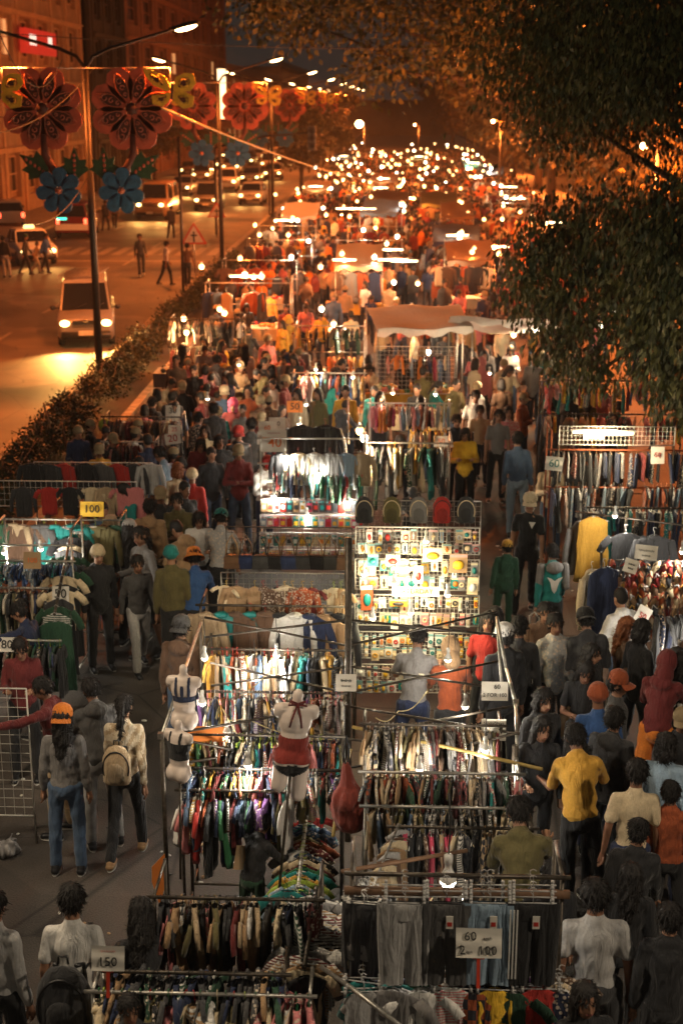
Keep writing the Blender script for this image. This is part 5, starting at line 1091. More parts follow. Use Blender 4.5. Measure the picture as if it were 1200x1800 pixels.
fill_rail((XC0 + .2, YC, 1.5), (XC1, YC, 1.5), ['shirt', 'tank'], ['white', 'green', 'teal', 'red', 'white', 'charcoal', 'cream', 'navy'], 'on the bright shirt rail above the phone cases', 'bright shirts above the phone cases', .062, hcols=('dark green', 'red', 'white'), sc=.66)
for i, (x, c) in enumerate([(530, 'charcoal'), (572, 'black')]): garment(at(x, 738, YC + .9), PI / 2, 'jacket', c, hcol='red', label=f'{c} hooded jacket on a red hanger at the top of the phone case stall')
# ---- rail of pale shirts and the backpacks
a, b = xr(645, 790, 778, 1.62); rack('steel rack of pale and dark shirts behind the backpacks', a.x, b.x, a.y + .02, [1.62], .5, M_BARE); fill_rail(a, b, ['shirt', 'dress'], ['white', 'white', 'teal', 'navy', 'charcoal', 'mustard', 'cream', 'orange', 'dark green', 'white'], 'on the steel rack behind the backpacks', 'shirts behind the backpacks', .075, hcols=('dark green', 'black', 'yellow'), sc=.95)
a, b = xr(720, 792, 752, 1.7); fill_rail(a, b, ['tank', 'kids'], ['cream', 'mustard', 'orange', 'white'], 'under the orange-lit card', 'orange-lit tops', .06, hcols=('yellow',), sc=.9)
for i, (px, c, lab) in enumerate([(640, 'charcoal', 'charcoal backpack at the shadowed end of the row'), (688, 'olive', 'olive backpack with pale piping'), (735, 'grey', 'grey backpack between the olive and the red one'), (776, 'red', 'red backpack with badge on the grid top'), (818, 'charcoal', 'dark backpack nearest the open right aisle')]):
    p = at(px, 918, YA + 1.6); wire = backpack((p.x, p.y, p.z), 0, c, lab, sc=.72)
wire_panel('tall wire grid that carries the row of backpacks', at(630, 900, YA + 1.7).x, at(845, 900, YA + 1.7).x, YA + 1.75, 1.2, at(700, 880, YA + 1.75).z, M_BARE)
# ---- big red bag hanging at the centre pole, beige backpack, charcoal backpack
p = at(612, 1460, 10.6); rb = soft_bag((p.x, p.y, p.z), 'red', 'rust', 'crumpled rust red bag hanging from the bamboo at the centre post', 'bag', 'hanging_bag', 1.0, .6, .008, M_CLOTH); setcol(rb, (.2, .03, .018))
MB().tube([(-.02, 0, .58), (-.06, -.02, .72), (-.02, .0, .86), (.02, .02, .72), (0, .01, .58)], .009, seg=5).tube([(.1, -.1, .45), (.15, -.16, .2), (.12, -.15, .0)], .012, seg=5).build('strap', M_BLACK, rb)
hx = headpos(212, 1228, 1.64); backpack((hx[0], hx[1] - .3, .94), 0, 'beige', 'boxy beige backpack with front pocket on the person in the patterned sweater', sc=.82)
hx = headpos(122, 1577, 1.72); backpack((hx[0] + .0, hx[1] - .3, .86), 0, 'charcoal', 'large charcoal backpack worn over a white t-shirt', sc=1.15, flip=False)
hx = headpos(378, 626, 1.62); backpack((hx[0], hx[1] - .28, .9), 0, 'light grey', 'pale grey backpack worn in the mid left aisle', sc=.95)
# plastic bags
M_PLB = mat('thin_plastic', (.6, .6, .55), .3, var=.3, scale=12, bump=.8)
def plastic_bag(p, s, label, col='light grey'):
    b = MB(); rings = []
    for j in range(9):
        f = j / 8; w = .16 * math.sin(.35 + f * 2.3) * (1 if f < .8 else .7); rings.append((0, 0, -.36 * (1 - f) , w * .5, w, j * .8, .012))
    ring_surface(b, rings); b.tube([(0, -.04, -.02), (0, -.05, .08), (0, 0, .13), (0, .05, .08), (0, .04, -.02)], .008, seg=5)
    o = b.build('plastic_bag', M_SHEEN); o.location = p; o.rotation_euler = (0, 0, random.uniform(1, 2)); o.scale = (s,) * 3; setcol(o, COLR[col]); return tag(o, label, 'plastic bag')
plastic_bag(at(420, 868, 23.6), 1.3, 'translucent teal-tinted plastic bag carried in the left aisle', 'pale blue'); plastic_bag(at(938, 1100, 16.6), 1.4, 'white plastic bag held by the smiling person', 'white'); plastic_bag(at(1006, 1240, 14.2), 1.2, 'orange and white plastic bag below the phone', 'tan')
for i, (x, y) in enumerate([(10, 1475)]): soft_bag(W(x, y + 30, 0), 'clear', ('grey', 'light grey')[i], ('crumpled translucent plastic bag on the ground under the left wire grid', 'pale plastic bag with gold foil at the foot of the left wire grid')[i], 'plastic bag', 'plastic_bag', .75, i * 1.4, .03)
# ---- left grid and racks
a = W(0, 1210, 1.62); b = W(47, 1210, 1.62); wire_panel('free-standing white wire grid cut by the left edge of the picture', a.x - .5, b.x, a.y, .3, 1.62, M_WIRE, .09)
a, b = xr(-12, 128, 985, 1.55); rack('pale pipe rack of jeans at the left edge', a.x, b.x, a.y + .02, [1.55, 1.75], .6, M_BARE, zt=1.95); fill_rail(a, b, ['kids'], ['denim blue', 'blue', 'navy', 'teal', 'denim blue', 'pale blue'], 'on the pale pipe rack at the left edge', 'jeans on the pale pipe rack', .05, hcols=('light grey', 'white'), sc=.62)
a, b = xr(-12, 120, 1033, 1.35); pipe_obj('hanging_rail', a, b, .016, M_BARE, None, 'second rail of the pale pipe rack carrying dark shirts', 'rail'); fill_rail(a, b, ['shirt'], ['black', 'dark green', 'cream', 'charcoal', 'beige', 'olive', 'navy'], 'on the second rail at the left edge', 'shirts on the second left rail', .058, hcols=('light grey', 'black'), sc=.85)
a, b = xr(-12, 110, 1125, 1.2); fill_rail(a, b, ['shirt'], ['dark green', 'olive', 'black', 'navy'], 'on the lowest rail at the left edge', 'shirts on the lowest left rail', .07, hcols=('lime', 'teal'), sc=.8)
pipe_obj('hanging_rail', a, b, .016, M_BARE, None, 'lowest rail at the left edge under the 50 card', 'rail')
p0 = at(96, 1080, 14.9); p1 = at(128, 925, 17.6)
pipe_obj('hanging_rail', p0, p1, .018, M_STEEL, None, 'rail running up the left aisle with striped and dark garments', 'rail')
for k in range(14): garment(p0.lerp(p1, k / 13), PI / 2 + random.gauss(0, .12), random.choice(['dress', 'shirt']), random.choice(['black', 'charcoal', 'cream', 'dark green', 'black']), 'stripe' if k == 1 else 'plain', 'light grey', 'on the rail running up the left aisle', 'garments on the rail running up the left aisle', sc=.95)
# left: white grids with bright clothes
a, b = xr(0, 242, 845, 1.75); wire_panel('long white wire grid of red, black and cream clothes at the left', a.x - .4, b.x, a.y, 1.38, 1.75, M_WIRE, .075)
for i, (px, c, kd) in enumerate([(40, 'charcoal', 'jacket'), (85, 'red', 'shirt'), (122, 'black', 'shirt'), (162, 'cream', 'shirt'), (186, 'beige', 'jacket'), (216, 'pink', 'shirt'), (238, 'pink', 'dress')]):
    garment(at(px, 850, a.y - .12), PI / 2 + random.gauss(0, .15), kd, c, 'plain', 'black', '', None, f'{c} {WORD[kd]} pinned facing out on the long white grid at the left', sc=.62)
a, b = xr(60, 270, 812, 1.85); wire_panel('upper white wire grid with dark jackets behind the long white one', a.x, b.x, a.y, 1.5, 1.85, M_WIRE, .075)
for i, (px, c) in enumerate([(55, 'black'), (85, 'charcoal'), (112, 'red'), (150, 'black'), (176, 'dark grey'), (205, 'red'), (236, 'charcoal'), (262, 'light grey')]): garment(at(px, 808, a.y - .12), PI / 2 + random.gauss(0, .25), 'jacket', c, 'plain', 'black', 'hung on the upper white grid at the left', 'jackets on the upper white grid', sc=.75)
a, b = xr(0, 210, 912, 1.7); rack('pipe rack with faded coats and a yellow 100 card at the left', a.x - .3, b.x, a.y + .02, [1.7], .5, M_BARE); fill_rail(a, b, ['jacket', 'shirt'], ['olive', 'dark green', 'teal', 'grey', 'dark grey', 'rust', 'brown', 'beige'], 'on the pipe rack under the yellow 100 card', 'coats under the yellow 100 card', .16, hcols=('cream', 'lime'), sc=1.0, face=PI / 2)
a, b = xr(182, 318, 732, 1.6); rack('dark rack at the foot of the hedge', a.x, b.x, a.y + .02, [1.6], .5, M_STEEL); fill_rail(a, b, ['shirt', 'dress'], ['charcoal', 'grey', 'brown', 'maroon', 'navy', 'tan', 'cream'], 'on the dark rack at the foot of the hedge', 'clothes at the foot of the hedge', .085, hcols=('black',), sc=.9)
a, b = xr(182, 272, 776, 1.45); rack('pale rack with red clothes near the hedge', a.x, b.x, a.y + .02, [1.45], .4, M_WIRE); fill_rail(a, b, ['shirt'], ['maroon', 'navy', 'charcoal', 'pink', 'black'], 'on the pale rack near the hedge', 'shirts on the pale rack near the hedge', .09, hcols=('cream',), sc=.8)
# ---- right: red rails, slippers, jerseys
a, b = xr(968, 1215, 790, 1.92); YR = a.y; rack('rust-red pipe stall with two rails of trousers on the right', a.x, b.x, YR + .02, [1.92, 1.34], .6, mat('rust_paint', (.3, .08, .03), .6, .3), zt=2.2)
fill_rail(a, b, ['trousers', 'dress'], ['black', 'charcoal', 'navy', 'black', 'maroon', 'grey'], 'on the upper rust-red rail', 'clothes on the upper rust-red rail', .1, hcols=('tan',), sc=.6)
a2 = Vector((a.x, YR, 1.4)); b2 = Vector((b.x, YR, 1.4)); fill_rail(a2, b2, ['trousers', 'shirt'], ['black', 'charcoal', 'white', 'navy', 'cream', 'rust', 'black', 'pale blue'], 'on the middle rust-red rail', 'clothes on the middle rust-red rail', .085, hcols=('white', 'tan'), sc=.74)
a3, b3 = xr(1030, 1215, 892, 1.3); fill_rail(a3, b3, ['trousers', 'kids'], ['black', 'charcoal', 'maroon', 'cream', 'navy', 'teal'], 'on the low rail under the rust-red ones', 'clothes on the low right rail', .09, hcols=('white',), sc=.75); pipe_obj('hanging_rail', a3, b3, .016, M_STEEL, None, 'low rail of dark trousers below the rust-red stall', 'rail')
wire_panel('wire grid shelf above the rust-red rails', a.x + .1, b.x - .3, YR - .1, 2.02, 2.3, M_WIRE, .06)
a, b = xr(955, 1200, 668, 2.2); rack('distant right stall crammed with colourful small goods', a.x, b.x, a.y, [2.2, 1.6], .6, M_STEEL)
fill_rail(a, b, ['kids', 'tank'], ['yellow', 'pink', 'green', 'teal', 'red', 'cream', 'blue', 'mustard', 'white'], 'dangling from the colourful right stall', 'small goods on the colourful right stall', .11, hcols=('lime', 'yellow'), sc=.9)
fill_rail(a - Vector((0, 0, .6)), b - Vector((0, 0, .6)), ['kids', 'shirt'], ['red', 'cream', 'navy', 'yellow', 'charcoal', 'tan', 'pink'], 'on the lower rail of the colourful right stall', 'clothes on the lower colourful rail', .12, hcols=('white',), sc=.9)
# jerseys
for (px, py, Y, c, kd, lab, ang) in [(1043, 897, 17.6, 'mustard', 'dress', 'mustard gold sports jersey hanging at the end of the right stall', .1), (1020, 905, 17.9, 'grey', 'jacket', 'grey jacket hanging beside the mustard jersey', .8), (1100, 925, 17.2, 'black', 'shirt', 'black shirt with white script hanging at the right stall', .1), (1150, 930, 17.0, 'charcoal', 'jacket', 'charcoal printed sweater hanging over the slipper stall', 0),
        (1062, 985, 15.6, 'navy', 'dress', 'navy basketball vest with gold sides hanging over the aisle', .4), (1040, 990, 15.8, 'cream', 'jacket', 'cream jacket hanging behind the navy vest', .9)]:
    garment(at(px, py, Y), PI / 2 + ang, kd, c, hcol='white', label=lab)
pipe_obj('hanging_rail', at(1010, 900, 17.7), at(1215, 925, 17.0), .014, M_STEEL, None, 'thin pipe with jerseys over the right stall', 'rail'); pipe_obj('post', at(1056, 1080, 15.6), at(1056, 970, 15.7), .015, M_STEEL, None, 'thin post at the aisle corner of the slipper stall', 'post')
a, b = xr(1068, 1215, 985, 1.62); YS = a.y; wire_panel('brown wire grid covered with slippers and chains', a.x, b.x + .2, YS, .6, 1.62, M_DWIRE, .07)
_slip = None
def slipper(p, c, label, group):
    global _slip
    if _slip is None:
        s = MB(); pts = [(.036 * math.sin(t) * (1.15 if math.cos(t) > 0 else .85), .11 * math.cos(t)) for t in np.linspace(0, 2 * PI, 15)[:-1]]; s.prism(pts, -.008, .008); 
        v = MB().tube([(-.034, -.008, .02), (-.02, -.03, .045), (0, -.022, .075), (.02, -.03, .045), (.034, -.008, .02)], .008, seg=5); _slip = (s.mesh('sole', [M_TINT]), v.mesh('strap', [M_TINT]))
    o = setcol(link('slipper', _slip[0], loc=p), COLR[c]); tag(o, label, 'slipper', group); o.rotation_euler = (random.uniform(-.3, .1), random.gauss(0, .3), random.gauss(0, .3)); setcol(link('strap', _slip[1], o), COLR[random.choice(['tan', 'mustard', 'white', 'red', 'brown'])]); return o
for j in range(7):
    for k in range(17):
        c = random.choice(['brown', 'rust', 'maroon', 'tan', 'charcoal', 'rust', 'cream']); slipper(Vector((a.x + .06 + k * .085 + random.uniform(-.015, .015), YS - .04, 1.54 - j * .135)), c, f'{c} slipper on row {("one", "two", "three", "four", "five", "six", "seven")[j]} of the brown wire grid', 'slippers on the brown wire grid')
a, b = xr(1150, 1215, 1072, 1.5); fill_rail(a, b, ['dress'], ['black', 'charcoal', 'navy'], 'in the dark corner at the right edge', 'dark garments at the right edge', .07, sc=.8)
# ---- distant named stalls
a, b = xr(298, 425, 560, 2.15); YF = a.y; rack('hedge-side stall lit by round bulbs', a.x, b.x, YF, [2.15, 1.5], .8, M_STEEL); fill_rail(a, b, ['kids', 'shirt'], ['white', 'charcoal', 'grey', 'dark green', 'cream'], 'along the top of the hedge-side bulb-lit stall', 'tops of the hedge-side stall', .1, hcols=('white',), sc=.8)
fill_rail(a - Vector((0, .1, .65)), b - Vector((.3, .1, .65)), ['shirt', 'dress'], ['mustard', 'red', 'yellow', 'purple', 'maroon', 'cream', 'rust'], 'in the bright lower row of the hedge-side stall', 'bright lower row of the hedge-side stall', .13, hcols=('white',), sc=.85)
a, b = xr(518, 640, 572, 2.05); rack('ladder-like pipe stall in the middle distance', a.x, b.x, a.y, [2.05, 1.75, 1.45, 1.1], .9, M_BARE); fill_rail(a, b, ['kids', 'shirt'], ['red', 'cream', 'dark green', 'black', 'mustard'], 'on the ladder-like pipe stall', 'tops on the ladder-like stall', .14, hcols=('red',), sc=.8)
fill_rail(a - Vector((-.7, 0, .65)), b - Vector((0, 0, .65)), ['shirt'], ['navy', 'rust', 'mustard', 'purple', 'orange'], 'on the lower bar of the ladder-like stall', 'lower row of the ladder-like stall', .15, sc=.8)
a, b = xr(515, 640, 655, 1.75); rack('small rack of bright shirts behind the orange 50 card', a.x, b.x, a.y, [1.75], .4, M_BARE); fill_rail(a, b, ['shirt', 'kids'], ['white', 'red', 'teal', 'mustard', 'pink', 'cream', 'blue', 'rust'], 'on the small rack behind the orange 50 card', 'shirts behind the orange 50 card', .1, hcols=('white', 'red'), sc=.85)
a, b = xr(650, 790, 708, 1.6); rack('low rack of pastel tops before the wide awning', a.x, b.x, a.y, [1.6], .4, M_WIRE); fill_rail(a, b, ['kids', 'tank', 'shirt'], ['pink', 'cream', 'white', 'hot pink', 'orange', 'pale blue', 'rust'], 'on the low rack before the wide awning', 'tops before the wide awning', .09, hcols=('white',), sc=.85)
for (px, py, Y, lab) in [(555, 648, 27.6, 'added bulb over the small rack of bright shirts'), (620, 662, 27, 'added bulb at the right of the small rack of bright shirts'), (690, 690, 26.4, 'added bulb over the low rack of pastel tops'), (765, 692, 26.4, 'added bulb at the right of the low rack of pastel tops'), (420, 640, 28.5, 'added bulb glowing over the heads of the left aisle'), (365, 700, 25.5, 'added bulb low in the left aisle crowd'), (860, 655, 27.5, 'added bulb over the right aisle crowd')]: bulb(at(px, py, Y), lab, 45, col=(1, .7, .42))  # bulbs added to lift the dark middle of the crowd
# canopies
M_CANV = cloth('canvas', rough=.8)
_nt = M_CANV.node_tree; _tr = N(_nt, 'ShaderNodeBsdfTranslucent'); _mx = N(_nt, 'ShaderNodeMixShader'); _mx.inputs[0].default_value = .4; _pb = _nt.nodes['Principled BSDF']; _nt.links.new(_pb.inputs['Base Color'].links[0].from_socket, _tr.inputs['Color']); _nt.links.new(_pb.outputs[0], _mx.inputs[1]); _nt.links.new(_tr.outputs[0], _mx.inputs[2]); _nt.links.new(_mx.outputs[0], _nt.nodes['Material Output'].inputs['Surface'])
def canopy(c, w, d, z0, z1, col, label, group=None, rz=0, posts=True, sag=.12, cov=1.0, fringe=.18):
    """sloping sheet: low edge z0 towards the camera, high edge z1; with a hanging front flap and four posts"""
    r = empty('canopy', label, 'canopy', (c[0], c[1], 0), rz, group); P = []
    for j in range(9):
        v = j / 8; P.append([(w * (u - .5), d * (v - .5), z0 + (z1 - z0) * v - sag * math.sin(PI * u) * math.sin(PI * v) + .03 * math.sin(9 * u + 4 * v) + .02 * math.sin(17 * v)) for u in np.linspace(0, 1, 13)])
    b = MB(); b.grid(P); b.grid(np.array(P)[:, ::-1] - np.array((0, 0, .012))); fl = [P[0], [(x * 1.0, y - .03, z - fringe * (.8 + .3 * math.sin(i * 1.9))) for i, (x, y, z) in enumerate(P[0])]]; b.grid(fl); setcol(b.build('sheet', M_CANV, r), COLR[col])
    if posts:
        for sx in (-1, 1):
            for (yy, zz) in ((-d / 2, z0), (d / 2, z1)): pipe_obj('post', (sx * w * .49, yy, 0), (sx * w * .49, yy, zz), .018, M_BARE, r, seg=6)
    return r
c0 = W(728, 575, 2.3); canopy((c0.x + .1, c0.y + .5), 2.1, 1.3, 2.3, 2.62, 'white', 'wide peach-lit canvas awning over the centre stall', rz=.2, sag=.05)
c1 = W(893, 575, 2.3); canopy((c1.x, c1.y + .9), 2.2, 2.0, 2.5, 2.05, 'white', 'second peach-lit awning partly behind the tree branches', rz=-.2, sag=.25)
a, b = xr(660, 800, 620, 1.9); wire_panel('white wire grid hung with toys under the wide awning', a.x, b.x, a.y + .2, 1.0, 2.0, M_WIRE, .09); fill_rail(a, b, ['kids', 'tank'], ['pink', 'navy', 'hot pink', 'orange', 'cream', 'pale blue'], 'under the wide peach-lit awning', 'small goods under the wide awning', .2, sc=.9)
def table(c, w, d, z, label, cols, group=None, n=26, rz=0):
    r = empty('goods_table', label, 'table', (c[0], c[1], 0), rz, group); MB().box((0, 0, z - .02), (w, d, .04)).build('table_top', M_WOOD, r, smooth=False)
    for sx in (-1, 1):
        for sy in (-1, 1): pipe_obj('leg', (sx * w * .46, sy * d * .44, 0), (sx * w * .46, sy * d * .44, z - .03), .018, M_STEEL, r, seg=6)
    cl = MB(); cl.grid([[(w * .51 * (u * 2 - 1), -d * .51 - .01 * math.sin(u * 30), z - .0 - v * .32) for u in np.linspace(0, 1, 25)] for v in (0, 1)]); cl.grid([[(w * .51 * (u * 2 - 1), d * .51 * (2 * v - 1), z + .004) for u in (0, 1)] for v in (0, 1)]); setcol(cl.build('cloth_cover', M_CLOTH, r), COLR[random.choice(cols)])
    h = MB()
    for k in range(n): x, y = random.uniform(-.44, .44) * w, random.uniform(-.4, .4) * d; h.ell((x, y, z + random.uniform(.02, .08)), (random.uniform(.05, .11), random.uniform(.05, .09), random.uniform(.03, .06)), random.randrange(4), M=rotz(random.uniform(0, 3)), nu=8, nv=5)
    o = h.build('heap_of_goods', [M_G[random.choice(cols)] if x else M_G[cols[0]] for x in (0, 1, 1, 1)]); o.parent = None; o.location = (c[0], c[1], 0); o.rotation_euler = (0, 0, rz); tag(o, 'heap of ' + ('mixed' if len(cols) > 3 else cols[0]) + ' small goods on the ' + label, 'heap of goods', group, 'stuff'); return r
M_G = {k: mat('goods_' + k.replace(' ', '_'), v, .7, var=.4, scale=15) for k, v in COLR.items()}
t0 = W(720, 690, .85); table((t0.x, t0.y + .2), 1.9, .8, .85, 'low table of toys under the wide awning', ['mustard', 'pink', 'yellow', 'red', 'cream', 'green'], n=60)
t0 = W(700, 722, .95); table((t0.x, t0.y), 1.7, .7, .95, 'table piled with pale hats behind the shirt rack', ['cream', 'tan', 'white', 'rust'], n=50)
t0 = W(590, 660, .9); table((t0.x, t0.y), 1.8, .8, .9, 'table of bowls beside the ladder-like stall', ['pale blue', 'white', 'orange', 'red', 'green'], n=40)
t0 = W(350, 652, .85); table((t0.x, t0.y), 2.0, .8, .85, 'table of shiny trinkets at the hedge-side stall', ['charcoal', 'white', 'grey', 'tan'], n=60)
# ---- tent frame without its cover: posts and scissor trusses
YFm = 11.4
def pole(pts, r, m, name, label, cat='pole', seg=8): return tag(MB().tube([at(*p) for p in pts], r, seg=seg).build(name, m), label, cat)
fr = empty('tent_frame', 'bare folding tent frame standing over the centre of the market', 'tent frame', (0, 0, 0))
def mem(nm, p, q, r=.012, m=None): return MB().rod(at(*p), at(*q), r, seg=7).build(nm, m or M_STEEL, fr)
def gpost(px, py, Y, name='post', r=.02):
    t = at(px, py, Y); return MB().rod((t.x, t.y, 0), t, r, r, seg=8).build(name, M_STEEL, fr)
gpost(284, 1292, 10.75); gpost(612, 945, 12.4, r=.032); gpost(905, 1310, 11.2, r=.028); gpost(352, 1095, 13.2, r=.016)
for p, q in [((283, 1293, 10.75), (610, 1238, 12.3)), ((283, 1293, 10.75), (583, 1352, 12)), ((287, 1347, 10.75), (600, 1297, 12.2)), ((353, 1228, 12.6), (600, 1297, 12.3)), ((372, 1205, 12.9), (610, 1172, 12.4)), ((370, 1165, 12.9), (587, 1213, 12.5)), ((360, 1085, 13.2), (610, 1135, 12.6)), ((360, 1120, 13.2), (610, 1090, 12.6)),
             ((614, 1090, 12.4), (876, 1116, 13.2)), ((614, 1134, 12.4), (873, 1075, 13.2)), ((614, 1171, 12.4), (888, 1212, 12.9)), ((614, 1217, 12.4), (886, 1160, 13)), ((614, 1242, 12.4), (912, 1290, 11.4)), ((593, 1353, 11.6), (763, 1323, 11.5)), ((763, 1323, 11.5), (912, 1288, 11.3)), ((600, 1297, 11.9), (902, 1342, 11.4)), ((680, 1283, 12.2), (908, 1240, 12.3))]:
    mem('truss_bar', p, q)
for p, q in [((353, 1095, 13.2), (285, 1293, 10.75)), ((873, 1085, 13.2), (889, 1175, 12.6)), ((889, 1175, 12.6), (906, 1235, 12)), ((906, 1235, 12), (908, 1320, 11.3)), ((873, 1085, 13.2), (883, 1230, 12.5))]: mem('side_pole', p, q, .017, M_BARE)
for p in [(600, 1297, 12.2), (283, 1293, 10.75), (447, 1323, 11.4), (763, 1323, 11.5), (906, 1235, 12), (490, 1192, 12.7), (740, 1190, 12.7)]: c = at(*p); MB().box(c, (.05, .05, .05)).build('joint', M_BARE, fr, smooth=False)
pole([(620, 1278, 11.8), (780, 1312, 11.3), (952, 1352, 10.8)], .016, M_BAMBOO, 'bamboo_pole', 'yellow bamboo pole slanting down to the right from the centre post')
pole([(616, 1318, 11.6), (596, 1395, 11.0), (585, 1470, 10.5)], .015, M_BAMBOO, 'bamboo_pole', 'short bamboo stick leaning beside the rust red bag')
pole([(600, 1532, 9.0), (820, 1495, 9.5)], .016, M_WOOD, 'wooden_stick', 'wooden stick laid across the top of the closest rack'); pole([(565, 1700, 8.3), (625, 1742, 8.0), (705, 1805, 7.6)], .016, M_BARE, 'steel_pipe', 'steel pipe slanting down across the bottom of the closest rack')
pole([(612, 700, 24), (612, 780, 22)], .015, M_STEEL, 'steel_pipe', 'upright pipe end above the phone case stall')
# cords looping over the frame
def cord(pts, label, m=M_CORDW, r=.005):
    P_ = [at(*p) for p in pts]; out = []
    for i in range(len(P_) - 1):
        for t in np.linspace(0, 1, 7)[:-1]: v = P_[i].lerp(P_[i + 1], t); v.z -= .07 * math.sin(PI * t); out.append(v)
    out.append(P_[-1]); return tag(MB().tube(out, r, seg=5).build('cord', m), label, 'cord')
cord([(483, 1172, 12.8), (372, 1245, 12.2), (430, 1262, 12), (597, 1300, 12)], 'yellowed cord looping from the left truss to the centre post'); cord([(385, 1232, 12.2), (447, 1323, 11.4), (475, 1370, 11), (510, 1390, 10.8)], 'yellowed cord hanging over the small clothes'); cord([(700, 1295, 12), (745, 1345, 11.3), (760, 1360, 11)], 'white cord drooping right of the centre post', M_WIRE)
cord([(750, 1215, 12.9), (700, 1250, 12.8), (660, 1262, 12.6)], 'thin yellowed cord across the person in the grey t-shirt'); cord([(612, 1230, 12.4), (560, 1255, 12), (520, 1262, 11.8)], 'white cable tied round the centre post', M_WIRE); cord([(787, 1530, 8.9), (770, 1560, 9), (690, 1650, 8.6)], 'thin cord hanging behind the joggers')
# ---- mannequins
def mannequin(px, py, Y, sc, rz, key, tests, label, tilt=0):
    p = at(px, py, Y); co, fc = JOBS[_pc[key]][6]; r = empty('mannequin', label, 'mannequin', p, rz); r.scale = (sc,) * 3; r.rotation_euler = (0, tilt, rz)
    MB().add(co, fc).build('torso', M_MANN, r)
    for nm, test, off, col in tests: setcol(shell_from(co, fc, test, off).build(nm, M_CLOTH, r), COLR[col])
    MB().rod((0, 0, -.1), (0, .05, -1.3), .014).build('support_pole', M_STEEL, r); return r
mq = mannequin(513, 1330, 10.2, .95, PI + .12, ('m', 'full'), [('halter_top', lambda p: -.02 < p[2] < .2 or (p[2] >= .2 and p[2] < .4 and p[1] < -.05), .008, 'rust'), ('bikini_bottom', lambda p: -.19 + .8 * abs(p[0]) < p[2] < -.03 and p[2] < -.02, .007, 'black')], 'pale mannequin in rust halter top and black briefs hanging over the central column', tilt=-.1)
[setcol(c_, (.27, .03, .02)) for c_ in mq.children if c_.name.startswith('halter_top')]
bow = MB()
for s in (-1, 1): bow.tube([(0, .06, .5), (s * .06, .075, .53), (s * .075, .075, .49), (0, .065, .495)], .009, seg=5).tube([(0, .065, .5), (s * .03, .085, .4), (s * .05, .085, .3)], .009, seg=5)
bow.tube([(.055 * math.cos(t), -.0 + .055 * math.sin(t), .49) for t in np.linspace(0, 2 * PI, 15)], .008, seg=5); setcol(bow.build('neck_bow', M_CLOTH, mq), COLR['maroon'])
mannequin(325, 1262, 10.95, .8, PI - .1, ('m', 'half'), [('sports_bra', lambda p: .2 < p[2] < .28 or (.28 <= p[2] < .47 and .05 < abs(p[0]) < .085) or (.28 <= p[2] < .4 and abs(p[0]) < .02 and p[1] > 0), .007, 'navy')], 'pale half mannequin in navy racerback bra at the left corner of the tent frame')
mannequin(316, 1355, 10.4, .74, PI - .5, ('m', 'half'), [('bra', lambda p: .16 < p[2] < .36 or (.36 <= p[2] < .47 and .05 < abs(p[0]) < .085), .007, 'black')], 'pale half mannequin in black crop bra at the left post')
# strap hangers sticking out at the left post, orange kite-shaped tag, carton pieces
kt = MB(); kt.prism([(0, -.26), (.06, -.05), (.055, .2), (-.05, .08), (-.055, -.05)], -.004, .004); o = kt.build('orange_pennant', M_OPAPER, smooth=False); o.location = at(279, 1540, 10.0); tag(o, 'orange diamond-shaped pennant tied to the left post', 'pennant')
for (px, py, Y, w, h, lab) in [(427, 1508, 10.6, .15, .2, 'pale cardboard flap under the small-clothes rack')]:
    g = W(px, py, .12); o = MB().box((0, 0, 0), (w, .01, h), taper=.8).build('cardboard_piece', M_CARD, smooth=False); o.location = at(px, py, Y); o.rotation_euler = (-.4, .1, .1); tag(o, lab, 'cardboard')
o = MB().box((0, 0, 0), (.34, .02, .17)).build('orange_box_lid', M_OPAPER, smooth=False); o.location = at(358, 1293, 11.3); tag(o, 'orange carton lid wedged above the small clothes at the left', 'carton')
# ---- signs
I = M_INK
price(at(841, 1658, Y1 - .42), .29, .19, [('60', .08, -.055, .045, I), ('each', .03, .055, .035, I), ('2', .085, -.105, -.045, I), ('FOR', .022, -.06, -.055, I), ('100', .08, .055, -.045, I)], 'card reading 60 each and 2 for 100 standing in front of the joggers', stick=.22)
price(at(190, 1685, 8.0), .215, .165, [('150', .085, 0, -.02, I), ('~~~~~~~~', .024, 0, .05, M_RINK)], 'card reading 150 on a red clip at the bottom left', stick=.2)
price(at(869, 1215, 11.8), .235, .17, [('60', .06, .02, .04, I), ('2 FOR 100', .048, .0, -.035, I)], 'card reading 60 and 2 for 100 beside the right frame pole')
price(at(867, 1283, 11.5), .215, .19, [('Sando/Short', .036, 0, .06, I), ('2', .05, .05, .015, I), ('60', .09, -.03, -.045, I)], 'card reading 60 for short sets under the other right-hand card')
price(at(162, 895, 17.3), .3, .19, [('100', .14, 0, 0, I)], 'yellow card reading 100 on the left pipe rack', M_YPAPER); price(at(57, 985, 15.9), .21, .2, [('100', .085, 0, 0, M_OINK)], 'faded brown card reading 100 at the left', M_CARD); price(at(107, 1044, 15.7), .2, .18, [('50', .15, 0, 0, I)], 'white card reading 50 on the second left rail')
price(at(10, 1133, 14.4), .24, .16, [('80', .13, .02, 0, I)], 'white card reading 80 at the left edge')
price(at(481, 775, 21.3), .4, .34, [('40', .21, .02, -.03, M_OINK), ('~~~~~~~~', .05, 0, .12, M_RINK)], 'large white card reading 40 in orange above the phone cases'); price(at(470, 752, 21.6), .28, .2, [('60', .1, 0, 0, M_OINK)], 'small card reading 60 behind the large 40 card'); price(at(487, 745, 21.9), .26, .2, [('50', .1, 0, 0, I)], 'small card reading 50 at the top of the card cluster'); price(at(461, 770, 21.5), .16, .2, [('20', .09, 0, 0, I)], 'narrow card reading 20 at the left of the card cluster')
